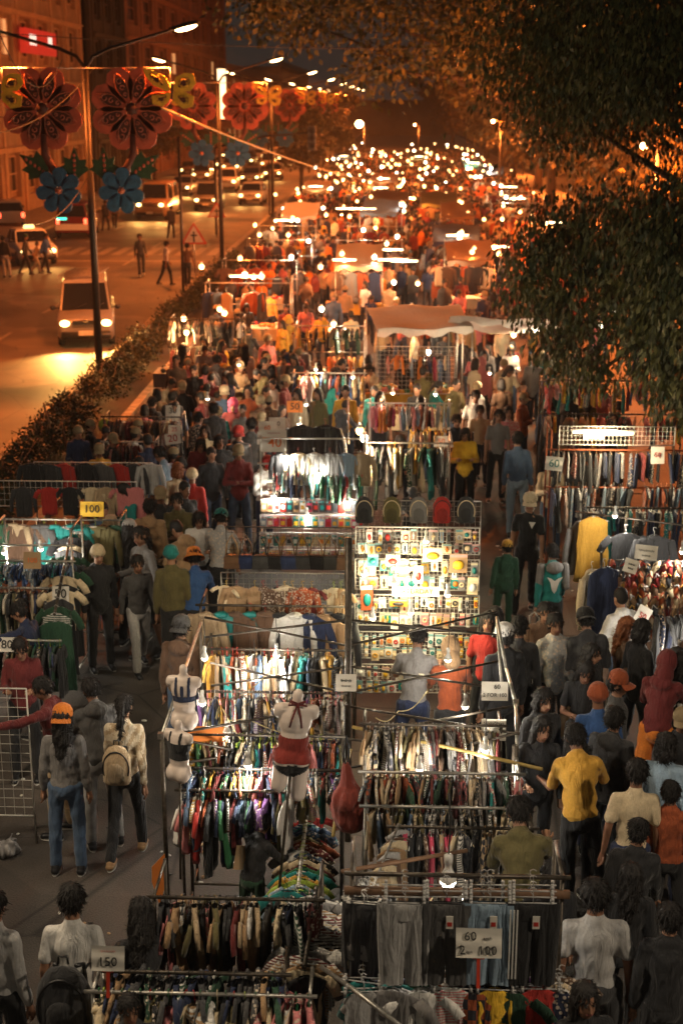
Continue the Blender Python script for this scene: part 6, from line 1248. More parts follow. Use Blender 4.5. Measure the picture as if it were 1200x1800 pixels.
price(at(518, 715, 24.0), .27, .2, [('50', .16, 0, 0, I)], 'orange card reading 50 hanging over the middle stalls', M_OPAPER); price(at(304, 771, 23.4), .27, .19, [('20', .17, 0, 0, M_RINK)], 'card reading 20 in dark red above the left racks', tilt=-.15); price(at(304, 727, 25.2), .27, .3, [('30', .15, 0, .05, I)], 'white card reading 30 by the hedge rack'); price(at(307, 755, 23.8), .22, .15, [('25', .1, 0, 0, M_RINK)], 'small pinkish card reading 25 above the dark red 20')
price(at(973, 815, 20.2), .25, .2, [('60', .16, 0, 0, M_TINK)], 'small card reading 60 in teal held up in front of a face', tilt=.1); price(at(775, 776, 23.0), .25, .18, [('50', .12, 0, 0, M_OINK)], 'cream card reading 50 over the orange-lit tops')
price(at(1135, 971, 15.9), .26, .17, [('~~~~~~~~', .045, 0, .02, I), ('~~~~~', .04, 0, -.04, I)], 'pale card with small print over the slipper grid', tilt=.1); price(at(1108, 995, 15.6), .16, .16, [('~~~~', .04, 0, .02, I), ('~~~', .04, 0, -.03, I)], 'small tilted card with small print at the corner of the slipper grid', tilt=.3); price(at(1128, 1083, 14.9), .16, .22, [('50', .09, 0, 0, M_RINK)], 'tilted card reading 50 at the bottom of the slipper grid', tilt=.5)
price(at(608, 1200, 12.2), .19, .16, [('~~~~', .05, 0, .02, I), ('~~~~~', .035, 0, -.03, I)], 'white handwritten card tied to the centre post'); price(at(1155, 800, 20.7), .2, .26, [('50', .1, 0, 0, M_RINK)], 'orange-lit card reading 50 on the rust-red stall'); price(at(1043, 766, 20.6), .3, .09, [('~~~~~~~', .05, 0, 0, I)], 'narrow card on the grid shelf of the rust-red stall')
price(at(480, 843, 21.2), .28, .1, [('~~~~~', .07, 0, 0, M_TINK)], 'narrow card at the phone case stall')
price(at(730, 1040, 14.4), .5, .1, [('SATURDAY', .075, 0, 0, M_OINK)], 'long card lettered in orange across the third tier of the accessory stall')
# ---- bulbs, near
for (px, py, Y, pw, lab) in [(436, 1343, 11.0, 42, 'bulb over the middle tier of small clothes'), (399, 1288, 11.6, 40, 'bulb above the orange carton lid'), (356, 1234, 11.9, 40, 'bulb beside the navy bra mannequin'), (360, 1155, 13.0, 42, 'bulb at the back left corner of the tent frame'), (486, 1150, 13.3, 42, 'bulb in front of the teal jackets'), (448, 1190, 13.0, 38, 'bulb over the mid shirt rack'),
        (737, 1350, 11.2, 48, 'bulb over the third tier right of centre'), (852, 1316, 11.3, 48, 'bulb below the Short card'), (817, 1240, 12.4, 44, 'bulb under the pink top at the right truss'), (787, 1158, 13.2, 44, 'bulb in front of the pale hood'), (8, 970, 16.8, 60, 'bulb cut by the left edge'), (72, 964, 16.8, 55, 'bulb above the faded 100 card'), (1192, 1142, 14.5, 50, 'bulb in the dark corner at the right'),
        (1080, 905, 17.0, 60, 'bulb among the jerseys'), (1198, 968, 16.2, 60, 'bulb at the right edge above the slippers'), (693, 1024, 14.3, 70, 'bulb at the heart of the accessory stall'), (640, 1008, 14.6, 60, 'bulb at the left end of the accessory stall'), (748, 950, 15.2, 60, 'bulb over the top tier of the accessory stall'), (786, 1044, 14.2, 60, 'bulb at the right of the accessory stall'),
        (655, 1085, 14.0, 55, 'low bulb at the left of the accessory stall'), (722, 1075, 14.0, 60, 'low bulb in the middle of the accessory stall'), (538, 710, 24.6, 70, 'bulb beside the orange 50 card'), (526, 744, 22.2, 70, 'bulb over the dark hooded jackets'), (632, 754, 22.2, 60, 'bulb at the right end of the phone case stall'), (716, 1000, 14.5, 60, 'bulb over the second tier of the accessory stall')]:
    bulb(at(px, py, Y - (.22 if Y < 14 else 0)), lab, pw * (.15 if 625 < px < 800 and 930 < py < 1090 else .45), col=(1, .86, .5) if 625 < px < 800 and 930 < py < 1090 else (1, .92, .78))
for (px, py, lab) in [(500, 800, 'added bulb clipped over the left of the phone cases'), (560, 830, 'added bulb before the bright shirts of the phone case stall'), (540, 905, 'added low bulb in front of the phone cases'), (610, 880, 'added low bulb at the right of the phone cases'), (480, 870, 'added low bulb at the left of the phone cases')]: bulb(at(px, py, 20.9), lab, 20, cord=.12)  # bulbs added to brighten the phone case stall
bulb(at(787, 1546, 8.55), 'large bright bulb with copper-coloured cap over the joggers', 12, big=1.65)
for (px, py, Y, ln, lab) in [(1043, 760, 20.3, .6, 'left tube light of the rust-red stall'), (1076, 762, 20.3, .6, 'right tube light of the rust-red stall'), (706, 1003, 14.5, .16, 'short bright tube in the accessory stall')]: tube_lamp(at(px, py, Y), ln, lab, 55)
HAZE = .0004
# ------------------------------------------------------------------ far stalls and crowd
random.seed(21)
FARS = []
def far_stall(X, Y, w, col, label, idx, rz=0):
    c = canopy((X, Y), w, 2.1, 2.05, 2.55, col, label, rz=rz, sag=.15, group='canopied stalls far up the street'); FARS.append((X, Y, w))
    return c
rowsY = [34.5, 40, 46, 52.5, 59, 66, 74, 83, 93, 104, 117, 131, 147]
cc = ['grey', 'light grey', 'beige', 'teal', 'brown', 'grey', 'denim blue', 'olive', 'tan', 'navy']
k = 0
for i, Y in enumerate(rowsY):
    for X in (-4.3, -.6, 2.3, 6.6):
        if Y < 44 and X > -3: continue
        if Y < 36: continue
        if random.random() < .12: continue
        x = X + random.uniform(-.5, .5); y = Y + random.uniform(-1, 1); c = random.choice(cc); side = {-4.3: 'kerb side', -.6: 'left of centre', 2.3: 'right of centre', 6.6: 'tree side'}[X]
        if random.random() < .4: far_stall(x, y, random.uniform(1.4, 2.1), c, f'{c} tarpaulin stall on the {side}, {("first","second","third","fourth","fifth","sixth","seventh","eighth","ninth","tenth","eleventh","twelfth","thirteenth")[i]} row up the street', k, random.uniform(-.15, .15))
        else: rk_ = rack(f'open pipe stall on the {side}, {("first","second","third","fourth","fifth","sixth","seventh","eighth","ninth","tenth","eleventh","twelfth","thirteenth")[i]} row up the street', x - 1.2, x + 1.2, y, [2.0, 1.4], .9, M_BARE, group='open pipe stalls far up the street')
        if Y < 96:
            for q in range(7 if Y < 70 else 4):
                if random.random() < .35: continue
                c2 = random.choice(['rust', 'brown', 'cream', 'charcoal', 'maroon', 'tan', 'rust', 'navy', 'grey']); kd = random.choice(['shirt', 'jacket', 'dress'])
                garment(Vector((x - 1.1 + 2.2 * (q + .5) / (9 if Y < 70 else 5), y - 1.05, 1.95)), PI / 2 + random.gauss(0, .5), kd, c2, 'plain', 'white', 'hung along far stalls up the street', 'garments of the far stalls', sc=1.05)
        if Y < 80: table((x, y - .6), 2.0, .8, .85, f'table of the {side} stall, row {("one","two","three","four","five","six","seven","eight","nine","ten","eleven","twelve","thirteen")[i]}', random.sample(['rust', 'orange', 'cream', 'white', 'red', 'mustard', 'tan'], 5), n=24)
        nb = random.choice((2, 3, 3)) if Y < 90 else random.choice((2, 3, 4))
        for q in range(nb):
            warm = random.random() < .75; far_bulb((x + random.uniform(-1.3, 1.3), y - 1.1 + random.uniform(-.2, 1.2), random.uniform(1.9, 2.55)), 'bare bulb glowing over the far stalls', 'bulbs over the far stalls', random.uniform(45, 85), (1, .24, .04) if warm else (1, .85, .6), warm, q == 0 or Y < 60, 1 + max(0, Y - 60) / 120)
        if random.random() < .25: tube_lamp((x, y - 1.0, 2.3), .8, f'tube light of the {side} stall, row {("one","two","three","four","five","six","seven","eight","nine","ten","eleven","twelve","thirteen")[i]}', 70, random.uniform(-.3, .3), col=(1, .66, .3)); 
# bulbs of the very far end, packed towards the vanishing point
for q in range(120):
    Y = 62 + 98 * random.random() ** .9; x = random.uniform(-5.6, 8.4); warm = random.random() < .72
    far_bulb((x, Y, random.uniform(1.8, 2.7)), 'bare bulb in the cluster at the end of the market', 'bulbs at the end of the market', 230, (1, .32, .07), warm, q % 4 == 0, random.uniform(.45, .95) + (Y - 50) / 220)
# bulbs in the mid market seen in the photo
for (px, py, z, warm) in [(323, 560, 2.1, 1), (328, 584, 1.9, 1), (386, 543, 2.2, 1), (395, 550, 2.1, 1), (446, 487, 2.1, 0), (565, 543, 2.1, 0), (586, 570, 2.0, 1), (582, 580, 1.9, 1), (605, 581, 1.9, 0), (723, 541, 2.1, 0), (695, 545, 2.1, 1), (734, 498, 2.2, 1), (735, 568, 2.0, 0), (752, 619, 1.6, 0), (907, 578, 2.0, 0), (902, 588, 1.9, 1), (605, 458, 2.2, 1), (692, 496, 2.1, 0), (833, 437, 2.3, 1), (868, 435, 2.3, 1), (942, 580, 2.1, 0), (632, 757, 1.9, 1), (640, 770, 1.8, 0), (882, 385, 3.0, 1), (949, 424, 3, 0), (1082, 545, 2.2, 0), (1054, 572, 2.1, 0), (498, 366, 2.2, 0), (518, 366, 2.2, 0), (479, 401, 2.1, 1), (484, 388, 2.1, 1), (512, 388, 2.1, 1)]:
    v = W(px, py, z); far_bulb(v, f'bare bulb hanging among the stalls of the middle market', 'bulbs of the middle market', 52, (1, .5, .17) if warm else (1, .84, .58), bool(warm), True, .85)
for (px, py, ln) in [(683, 439, .9), (690, 457, .9), (710, 459, .8), (605, 457, .7), (618, 367, 1.4), (635, 367, 1.3), (870, 434, .9)]:
    v = W(px, py, 2.3); tube_lamp(v, ln, f'tube light over the middle market at the {("white shirts", "orange wall of clothes", "row of baskets", "pale tables", "blue tarpaulin", "yellow tarpaulin", "tree side")[[683, 690, 710, 605, 618, 635, 870].index(px)]}', 50, col=(1, .7, .38))
# crowd
random.seed(5)
occ = list(PEOPLE_XY)
def free(x, y, d=.42):
    for (a, b) in occ:
        if abs(a - x) < d and abs(b - y) < d * 1.1: return False
    for (a, b, w) in FARS:
        if abs(x - a) < w * .42 and abs(y - b - .1) < .8: return False
    return True
topc = ['black', 'black', 'charcoal', 'navy', 'grey', 'brown', 'maroon', 'rust', 'white', 'cream', 'olive', 'tan', 'denim blue', 'maroon', 'mustard', 'pink', 'dark grey', 'black', 'teal']
def crowd_at(x, y, zone, grp):
    t = random.randrange(len(CT)); c = random.choice(topc); o = link('person', CT[t], loc=(x, y, 0)); f = random.uniform(.8, 1.2); setcol(o, [v * f for v in COLR[c]]); h = random.uniform(.88, 1.03)
    o.scale = (h * .98, h * .98, h); o.rotation_euler = (0, 0, random.choice((0, 0, PI)) + random.gauss(0, .7)); occ.append((x, y)); tag(o, f'person in {c} top {zone}', 'person', grp)
n = 0; tries = 0
def scatter(cnt, x0, x1, y0, y1, zone, grp, pw=1.0, d=.38):
    m = 0; t = 0
    while m < cnt and t < cnt * 40:
        t += 1; y = y0 + (y1 - y0) * random.random() ** pw; x = random.uniform(x0, x1)
        if free(x, y, d): crowd_at(x, y, zone, grp); m += 1
# group centres taken from where the photograph is densest
scatter(44, -4.6, -2.0, 25, 33, 'in the middle of the left aisle', 'crowd in the left aisle'); scatter(8, -5.6, -3.0, 22, 26, 'by the racks at the foot of the hedge', 'crowd by the hedge racks')
scatter(22, -1.9, 1.2, 25.5, 31, 'between the centre stalls', 'crowd between the centre stalls'); scatter(30, 1.6, 4.4, 24.5, 33, 'in the middle of the right aisle', 'crowd in the right aisle')
scatter(56, -5.2, 6.5, 34, 47, 'in the orange-lit part of the market', 'crowd in the orange-lit market', .9); scatter(74, -5.4, 8.2, 47, 80, 'in the packed far market', 'crowd in the packed far market', .8); 
scatter(14, 2.3, 4.4, 11, 15.5, 'in the thick of the near right aisle', 'crowd in the near right aisle', d=.3); scatter(9, -4.0, -2.4, 17.5, 22, 'between the bag stall and the left racks', 'crowd between the bag stall and the left racks', d=.3)
fcol = ['black', 'charcoal', 'rust', 'tan', 'navy', 'cream', 'maroon', 'grey', 'orange', 'brown']; fmats = [M_G[c] for c in fcol] + [M_HAIR, M_DTR, M_SKIN]
def low_person(pose):
    J = skel(pose); out = []
    for key, m in ((('lb', pose), 12), (('lt', pose), 0), (('ll', pose), 11)): co, fc = JOBS[_pc[key]][6]; out.append((co, fc, m))
    v, f = sph(8, 6); out.append((v * .1 + J['head'] + np.array((0, .02, .04)), f, 10)); return out
LP = [low_person(p_) for p_ in LOWP]; V_ = []; F_ = []; M_ = []; nn_ = 0; cells = {}
for q in range(2600):
    y = 44 + 126 * random.random() ** .85; x = random.uniform(-5.5, 8.8)
    if not free(x, y, .36) or cells.get((round(x / .55), round(y / .6))): continue
    cells[(round(x / .55), round(y / .6))] = 1; h = random.uniform(.9, 1.05); a_ = random.choice((0, PI)) + random.gauss(0, .7); c_, s_ = math.cos(a_) * h, math.sin(a_) * h; Mx = np.array([[c_, -s_, 0], [s_, c_, 0], [0, 0, h]]); col = random.randrange(10)
    for (co, fc, m) in random.choice(LP):
        V_.append(co @ Mx.T + np.array((x, y, 0))); F_ += [tuple(i + nn_ for i in f) for f in fc]; M_ += [col if m == 0 else m] * len(fc); nn_ += len(co)
me = bpy.data.meshes.new('distant_crowd'); me.from_pydata(np.vstack(V_).tolist(), [], F_)
for m_ in fmats: me.materials.append(m_)
me.polygons.foreach_set('material_index', M_); me.polygons.foreach_set('use_smooth', [True] * len(F_)); me.update(); print('distant faces', len(F_))
tag(link('distant_crowd', me), 'mass of people merging into one over the far half of the market street', 'crowd', kind='stuff')
random.seed(77)
for q in range(70):
    px, py = random.choice([(random.uniform(0, 280), random.uniform(1250, 1700)), (random.uniform(850, 1100), random.uniform(900, 1100)), (random.uniform(280, 420), random.uniform(1450, 1560))]); g_ = W(px, py, 0.012); b_ = MB(); b_.ell((0, 0, 0), (random.uniform(.012, .04), random.uniform(.012, .03), .008), nu=6, nv=4); o = b_.build('litter', random.choice([M_PAPER, M_CARD, M_PLB, M_BLACK]), smooth=False, loc=g_); o.rotation_euler = (0, 0, random.uniform(0, 3)); tag(o, 'scrap of litter trodden into the market asphalt', 'litter', 'litter on the asphalt', 'thing')
# ------------------------------------------------------------------ road side
v = W(125, 612, 0); vehicle('van', (v.x + .1, v.y + 1.9, 0), R(11), 'grey', 'pale van with roof carrier driving towards the camera with headlights on', True, 1700); vx = v
rr = empty('roof_carrier', 'tubular carrier of small marker studs on the pale van roof', 'roof carrier', (v.x, v.y + 2.2, 1.88))
fm = MB()
for s in (-.55, .55): fm.rod((s, -1.0, .08), (s, 1.2, .08), .014).rod((s, -1, -.0), (s, -1, .08), .012).rod((s, 1.1, -.0), (s, 1.1, .08), .012)
for q in range(7): fm.rod((-.55, -1 + q * .35, .08), (.55, -1 + q * .35, .08), .011)
fm.build('frame', M_BARE, rr)
v = W(55, 470, 0); tx = vehicle('sedan', (v.x - .6, v.y + 2.4, 0), R(24), 'white', 'white taxi with lit roof sign waiting at the crossing', True, 110, name='taxi')
MB().box((0, 0, 1.56), (.5, .18, .14), taper=.8).build('roof_sign', mat('lit_roof_sign', (.8, .6, .2), .4, emis=2.5, emcol=(1, .7, .25), sample=False), tx, smooth=False)
v = W(128, 418, 0); sv = vehicle('suv', (v.x, v.y + 1.5, 0), PI + R(4), 'maroon', 'dark red vehicle with lit tail lamps driving away past the crossing', False)
MB().box((.5, 2.28, 1.05), (.5, .03, .1)).build('green_display', M_GREENL, sv, smooth=False); MB().box((0, 2.27, .62), (1.7, .05, .32)).build('white_bumper', M_WHITEP, sv, smooth=False)
v = W(8, 400, 0); vehicle('hatch', (v.x, v.y + 1, 0), R(200), 'light grey', 'pale hatchback parked at the left edge beyond the taxi', False)
for (px, py, kd, c, lab, pw) in [(270, 386, 'jeepney', 'tan', 'cream public jeep heading the oncoming queue', 500), (362, 372, 'van', 'grey', 'grey van second in the oncoming queue', 400), (440, 362, 'hatch', 'white', 'white hatchback in the inner oncoming lane', 200), (318, 345, 'sedan', 'light grey', 'silver sedan third in the oncoming queue', 250), (395, 338, 'suv', 'white', 'white off-roader far up the inner lane', 250), (352, 322, 'van', 'cream', 'cream van far up the road', 250), (440, 325, 'sedan', 'grey', 'grey sedan among the far headlights', 200),
        (478, 318, 'hatch', 'tan', 'tan hatchback among the far headlights', 200), (404, 308, 'suv', 'light grey', 'pale off-roader near the far bend', 200), (470, 300, 'van', 'white', 'white van near the far bend', 150), (222, 346, 'sedan', 'charcoal', 'charcoal sedan in the outer oncoming lane', 200), (500, 288, 'sedan', 'grey', 'last sedan before the far bend', 100), (330, 312, 'hatch', 'tan', 'small tan hatchback among the far headlights', 100), (372, 300, 'sedan', 'white', 'white sedan among the far headlights', 100), (432, 296, 'suv', 'charcoal', 'dark off-roader among the far headlights', 100), (452, 284, 'hatch', 'light grey', 'tiny pale hatchback near the far bend', 60), (402, 282, 'sedan', 'grey', 'tiny grey sedan near the far bend', 60), (485, 272, 'van', 'cream', 'tiny cream van at the far bend', 60)]:
    v = W(px, py, 0); x = min(v.x, -9.1); vehicle(kd, (x, v.y + 2, 0), random.gauss(0, .03), c, lab, True, pw * .8)
# hedge
random.seed(3)
for k in range(13):
    Y = 24.5 + k * 3.0; cl = [(random.uniform(-.28, .28), random.uniform(-1.4, 1.4), random.uniform(.26, .62), random.uniform(.24, .34), .8) for _ in range(10)]; r = empty('hedge_shrub', ('ragged', 'dense', 'leggy', 'low', 'tall')[k % 5] + ' hedge shrub in the median, ' + ('nearest', 'second', 'third', 'fourth', 'fifth', 'sixth', 'seventh', 'eighth', 'ninth', 'tenth', 'eleventh', 'twelfth', 'farthest')[k] + ' from the camera', 'shrub', (-6.9, Y, .06), 0, 'hedge shrubs in the median')
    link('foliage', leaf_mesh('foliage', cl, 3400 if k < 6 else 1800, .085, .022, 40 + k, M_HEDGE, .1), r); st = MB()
    for q in range(7): st.rod((random.uniform(-.2, .2), random.uniform(-1.2, 1.2), 0), (random.uniform(-.4, .4), random.uniform(-1.3, 1.3), .8), .02, .008, seg=5)
    st.build('stem', M_BARK, r)
for (a_, b_, lab) in [((95, 778, 27.6), (77, 708, 27.2), 'leaning iron stake by the kerb'), ((118, 790, 26.8), (108, 742, 26.6), 'short stake in the hedge')]:
    p, q = at(*a_), at(*b_); tag(MB().rod(p, q, .035, .02, seg=6).build('stake', M_WOOD), lab, 'stake')
# street lamps with ornaments
YL = [36, 63, 90, 117, 144, 171, 198, 225]; nth = ('nearest', 'second', 'third', 'fourth', 'fifth', 'sixth', 'seventh', 'eighth')
for i, Y in enumerate(YL):
    street_lamp(Y, f'double-armed street lamp in the median, {nth[i]} from the camera', 'double street lamps along the median', power=5200 if i == 0 else 5000)
    if i < 7:
        for s in (-1, 1): o = ornament((-7.52 + s * 1.1, Y - .15, 6.75), s, f'coral flower ornament with blue blossom hung on the {"road" if s < 0 else "market"} side of the {nth[i]} street lamp', 'flower ornaments on the street lamps', detail=i < 3)
for (px, pt, pb, Y, lab) in [(314, 240, 515, 52.8, 'thin dark pole rising from the hedge before the triangle sign'), (472, 250, 330, 90, 'slim pole far along the median')]:
    t = at(px, pt, Y); tag(MB().rod((t.x, Y, 0), t, .05, seg=8).build('pole', M_POLE), lab, 'pole')
# unseen lamps added for fill: median row continued, and right pavement
for (x, y, arms, z, pw, col, lab) in [(-7.55, 9, (-1, 1), 7.75, 1100, (1, .8, .56), 'unseen double lamp continuing the median row beside the footbridge, added as fill'), (-7.55, -18, (-1, 1), 7.75, 2700, (1, .8, .56), 'unseen double lamp continuing the median row behind the footbridge, added as fill'), (10.6, 4, (-1,), 8.2, 2200, (1, .82, .6), 'unseen single fill lamp added on the near right pavement'), (10.6, -16, (-1,), 8.2, 2600, (1, .82, .6), 'unseen single fill lamp added on the right pavement behind the footbridge')]:
    street_lamp(y, lab, None, arms, x, pw, col, zt=z)
# far market-side lamps
for i, (px, py, Y, lab) in enumerate([(640, 218, 150, 'bright sodium lamp at the far end of the street'), (736, 219, 170, 'small white lamp beyond the sodium lamp'), (1157, 256, 46, 'bright lamp glaring through the near tree'), (880, 213, 90, 'small orange lamp among the far trees'), (1195, 240, 62, 'orange lamp at the right edge behind the leaves')]):
    p = at(px, py, Y); r = empty('street_lamp', lab, 'street lamp', (p.x, p.y, 0)); MB().rod((0, 0, 0), (0, 0, p.z - .1), .07, seg=8).build('pole', M_POLE, r); MB().tube([(0, 0, p.z - .15), (-.2, -.1, p.z + .05), (-.4, -.2, p.z + .12)], .04, seg=6).build('arm', M_POLE, r)
    MB().ell((-.5, -.25, p.z), (.12, .12, .1) if i != 0 else (.42, .3, .36)).build('lens', M_STREET, r); light('street_light', 'POINT', (-.5, -.3, p.z - .3), (9000, 2500, 8000, 3000, 4000)[i], (1, .2, .03), r, .2)
for i, (x, Y) in enumerate([(11.6, 40), (11.9, 62), (12, 86), (12, 112), (12.2, 140)]):  # hidden lamps added to give the far right its orange glow
    r = empty('street_lamp', f'added orange globe lamp hidden behind the pavement trees, {nth[i]} from the camera', 'street lamp', (x, Y, 0), 0, 'added glow lamps behind the trees'); MB().rod((0, 0, 0), (0, 0, 3.5), .07, seg=8).build('pole', M_POLE, r); MB().ell((0, 0, 3.62), (.13, .13, .13)).build('globe', M_STREET, r); light('street_light', 'POINT', (0, -.1, 3.35), 5000, (1, .2, .03), r, .2)
# warning signs, banner, traffic signal, wires
def tri_sign(px, py, Y, s, label):
    p = at(px, py, Y); r = empty('warning_sign', label, 'road sign', (p.x, Y, 0)); z = p.z
    MB().rod((0, .03, 0), (0, .03, z + .3), .03).build('post', M_BARE, r); MB().prism([(-s, z - s * .6), (s, z - s * .6), (0, z + s * 1.05)], -.01, .01).build('border', mat('sign_red', (.4, .05, .03), .5), r, smooth=False); MB().prism([(-s * .76, z - s * .47), (s * .76, z - s * .47), (0, z + s * .78)], -.018, -.0105).build('face', mat('sign_white', (.5, .42, .35), .5), r, smooth=False)
    MB().box((0, -.022, z - .03), (.07, .006, s * .8)).box((0, -.023, z + .03), (s * .5, .006, .07)).build('crossroads_mark', M_INK, r, smooth=False)
tri_sign(341, 415, 60, .55, 'triangular crossroads warning sign at the end of the hedge'); tri_sign(381, 372, 76, .5, 'second triangular warning sign behind the first')
p = at(390, 165, 65); r = empty('lit_banner', 'tall narrow lit banner fixed to the second street lamp', 'banner', (p.x, 65.0, p.z)); MB().box((0, 0, 0), (.36, .1, 2.1)).build('lit_panel', mat('lit_banner_face', (.8, .7, .5), .5, emis=2.2, emcol=(1, .75, .4), sample=False, var=.6, scale=7), r, smooth=False); MB().box((0, .06, 0), (.42, .06, 2.2)).build('casing', M_BLACK, r, smooth=False)
p = at(548, 243, 78); r = empty('traffic_signal', 'unlit traffic signal box hanging over the market end', 'traffic light', p); MB().box((0, 0, 0), (.42, .2, 1.25)).build('housing', M_BLACK, r, smooth=False)
for q in range(3): MB().lathe([(.13, 0), (.15, .12), (.14, .14)], (0, -.1, .38 - .38 * q), seg=14, M=np.array([[1, 0, 0], [0, 0, -1], [0, 1, 0]])).ell((0, -.1, .38 - .38 * q), (.12, .02, .12)).build('lamp_hood', M_RUB, r)
MB().tube([(0, .05, .3), (-2.5, .05, .1), (-5.2, .05, -.5)], .06).rod((-5.2, .05, -.5), (-5.2, .05, -p.z), .08).build('arm', M_POLE, r)
for i, (a_, b_, sag, lab) in enumerate([((-40, 55, 40), (1240, 60, 60), .5, 'overhead wire crossing the whole street high up'), ((285, 190, 34), (720, 320, 110), .6, 'pale cable running from the yellow butterfly up the street'), ((-10, 235, 30), (165, 120, 36.6), .3, 'thin wire at the left lamp post'), ((0, 60, 30), (110, 105, 34), .8, 'drooping wire below the left lamp arm'), ((-10, 205, 44), (640, 218, 150), .4, 'thin far wire over the road'), ((60, 395, 30), (160, 300, 36.6), .3, 'thin wire low on the lamp post'), ((400, 50, 70), (1200, -10, 50), .6, 'overhead wire in front of the dark tree crowns')]):
    p, q = at(*a_), at(*b_); pts = [p.lerp(q, t) - Vector((0, 0, sag * 4 * t * (1 - t))) for t in np.linspace(0, 1, 17)]; tag(MB().tube(pts, .012 if i != 1 else .03, seg=4).build('overhead_wire', M_CORD if i != 1 else M_CORDW), lab, 'wire')
# ------------------------------------------------------------------ buildings
facade('corner_building', 'tall orange-lit corner building with pilasters and a red sign', 84, 112, -23.8, 16.5, (.42, .26, .15), 4, 6, .12, seed=1)
facade('narrow_dark_tower', 'narrow dark block behind the lamp post', 114, 127, -23.2, 24, (.035, .028, .024), 6, 3, .05, seed=2, cornice=False)
facade('brown_office_building', 'broad brown building with faint reliefs', 130, 205, -23.6, 25, (.22, .1, .06), 6, 9, .1, seed=3)
facade('far_shop_row', 'low shop row with lit windows far up the road', 208, 300, -23.6, 11, (.3, .17, .1), 3, 14, .45, seed=4)
facade('white_arcade', 'pale arcade frontage beyond the shops', 303, 400, -23.6, 14, (.35, .22, .14), 3, 12, .3, seed=5)
p = at(115, 92, 91); r = empty('shop_sign', 'red backlit sign with white marks high on the corner building', 'sign', (-23.3, 97, p.z + .8)); MB().box((0, 0, 0), (.35, 8.5, 1.5)).build('red_panel', mat('lit_red_sign', (.5, .03, .02), .4, emis=.35, emcol=(.9, .04, .02), sample=False), r, smooth=False)
wl = MB()
for yy in (-2.9, -2.3, -1.7, 2.1, 2.7): wl.box((.19, yy, .1), (.03, .42, .62)).box((.19, yy + .12, -.1), (.035, .2, .3))
wl.build('white_marks', mat('lit_white_marks', (.8, .8, .75), .4, emis=1.0, emcol=(1, .85, .7), sample=False), r, smooth=False)
for i, (x, y, w, d, h) in enumerate([(26, 120, 18, 60, 9), (30, 210, 22, 80, 12), (0, 330, 60, 20, 7)]):
    r = empty('background_block', ('low dim block behind the right-hand trees', 'second dim block farther behind the trees', 'dim row closing the end of the street')[i], 'building', (x, y, 0)); MB().box((0, 0, h / 2), (w, d, h)).box((0, 0, h + .2), (w + .5, d + .5, .4)).build('wall', mat('dim_wall', (.12, .08, .055), .9, var=.4, scale=.4), r, smooth=False)
    wn = MB()
    for q in range(int(d / 4)): wn.box((-w / 2 - .02, -d / 2 + 2 + q * 4, h * .6), (.06, 1.4, 1.5))
    wn.build('window_strip', M_GLASS, r, smooth=False)
# ------------------------------------------------------------------ trees
random.seed(11)
# near tree: boughs drooping over the right stalls
cl = []
for (px, py, Y, rr_) in [(1010, 400, 26, .7), (960, 440, 25.5, .7), (930, 490, 25, .6), (1060, 430, 25, .9), (1130, 400, 24.5, .95), (1190, 385, 24, .8), (1000, 500, 25, .75), (1075, 520, 24.5, .7), (1150, 500, 24, .85), (1200, 480, 23.5, .9), (950, 540, 25, .45), (1010, 580, 24.5, .5), (1120, 580, 24, .6), (1180, 590, 23.5, .75), (1010, 640, 24, .42), (960, 610, 24.5, .38), (1190, 660, 23, .6), (1160, 640, 23.5, .45), (1060, 650, 24, .35), (1230, 420, 23, 1.1), (1240, 560, 22.5, 1.1), (1200, 700, 22.5, .5), (1195, 120, 26, 1.1), (1120, 150, 27, 1.0), (1190, 40, 26, 1.8), (1090, 60, 28, 1.6), (1010, 120, 29, 1.3), (960, 60, 30, 1.5), (1000, 200, 29, .9),]:
    v = at(px, py, Y); cl.append((v.x, v.y, v.z, rr_, 1.0))
tb = Vector((7.2, 25.5, 0)); cl = [(x - tb.x, y - tb.y, z, r_, f) for (x, y, z, r_, f) in cl]
tree('broadleaf_tree', 'big near tree with drooping boughs that hide the right-hand stalls', tb, 9.5, cl, 42000, .145, .027, 1, M_LEAF, limbs=random.sample(cl, 16), tr=.26, droop=1.8)
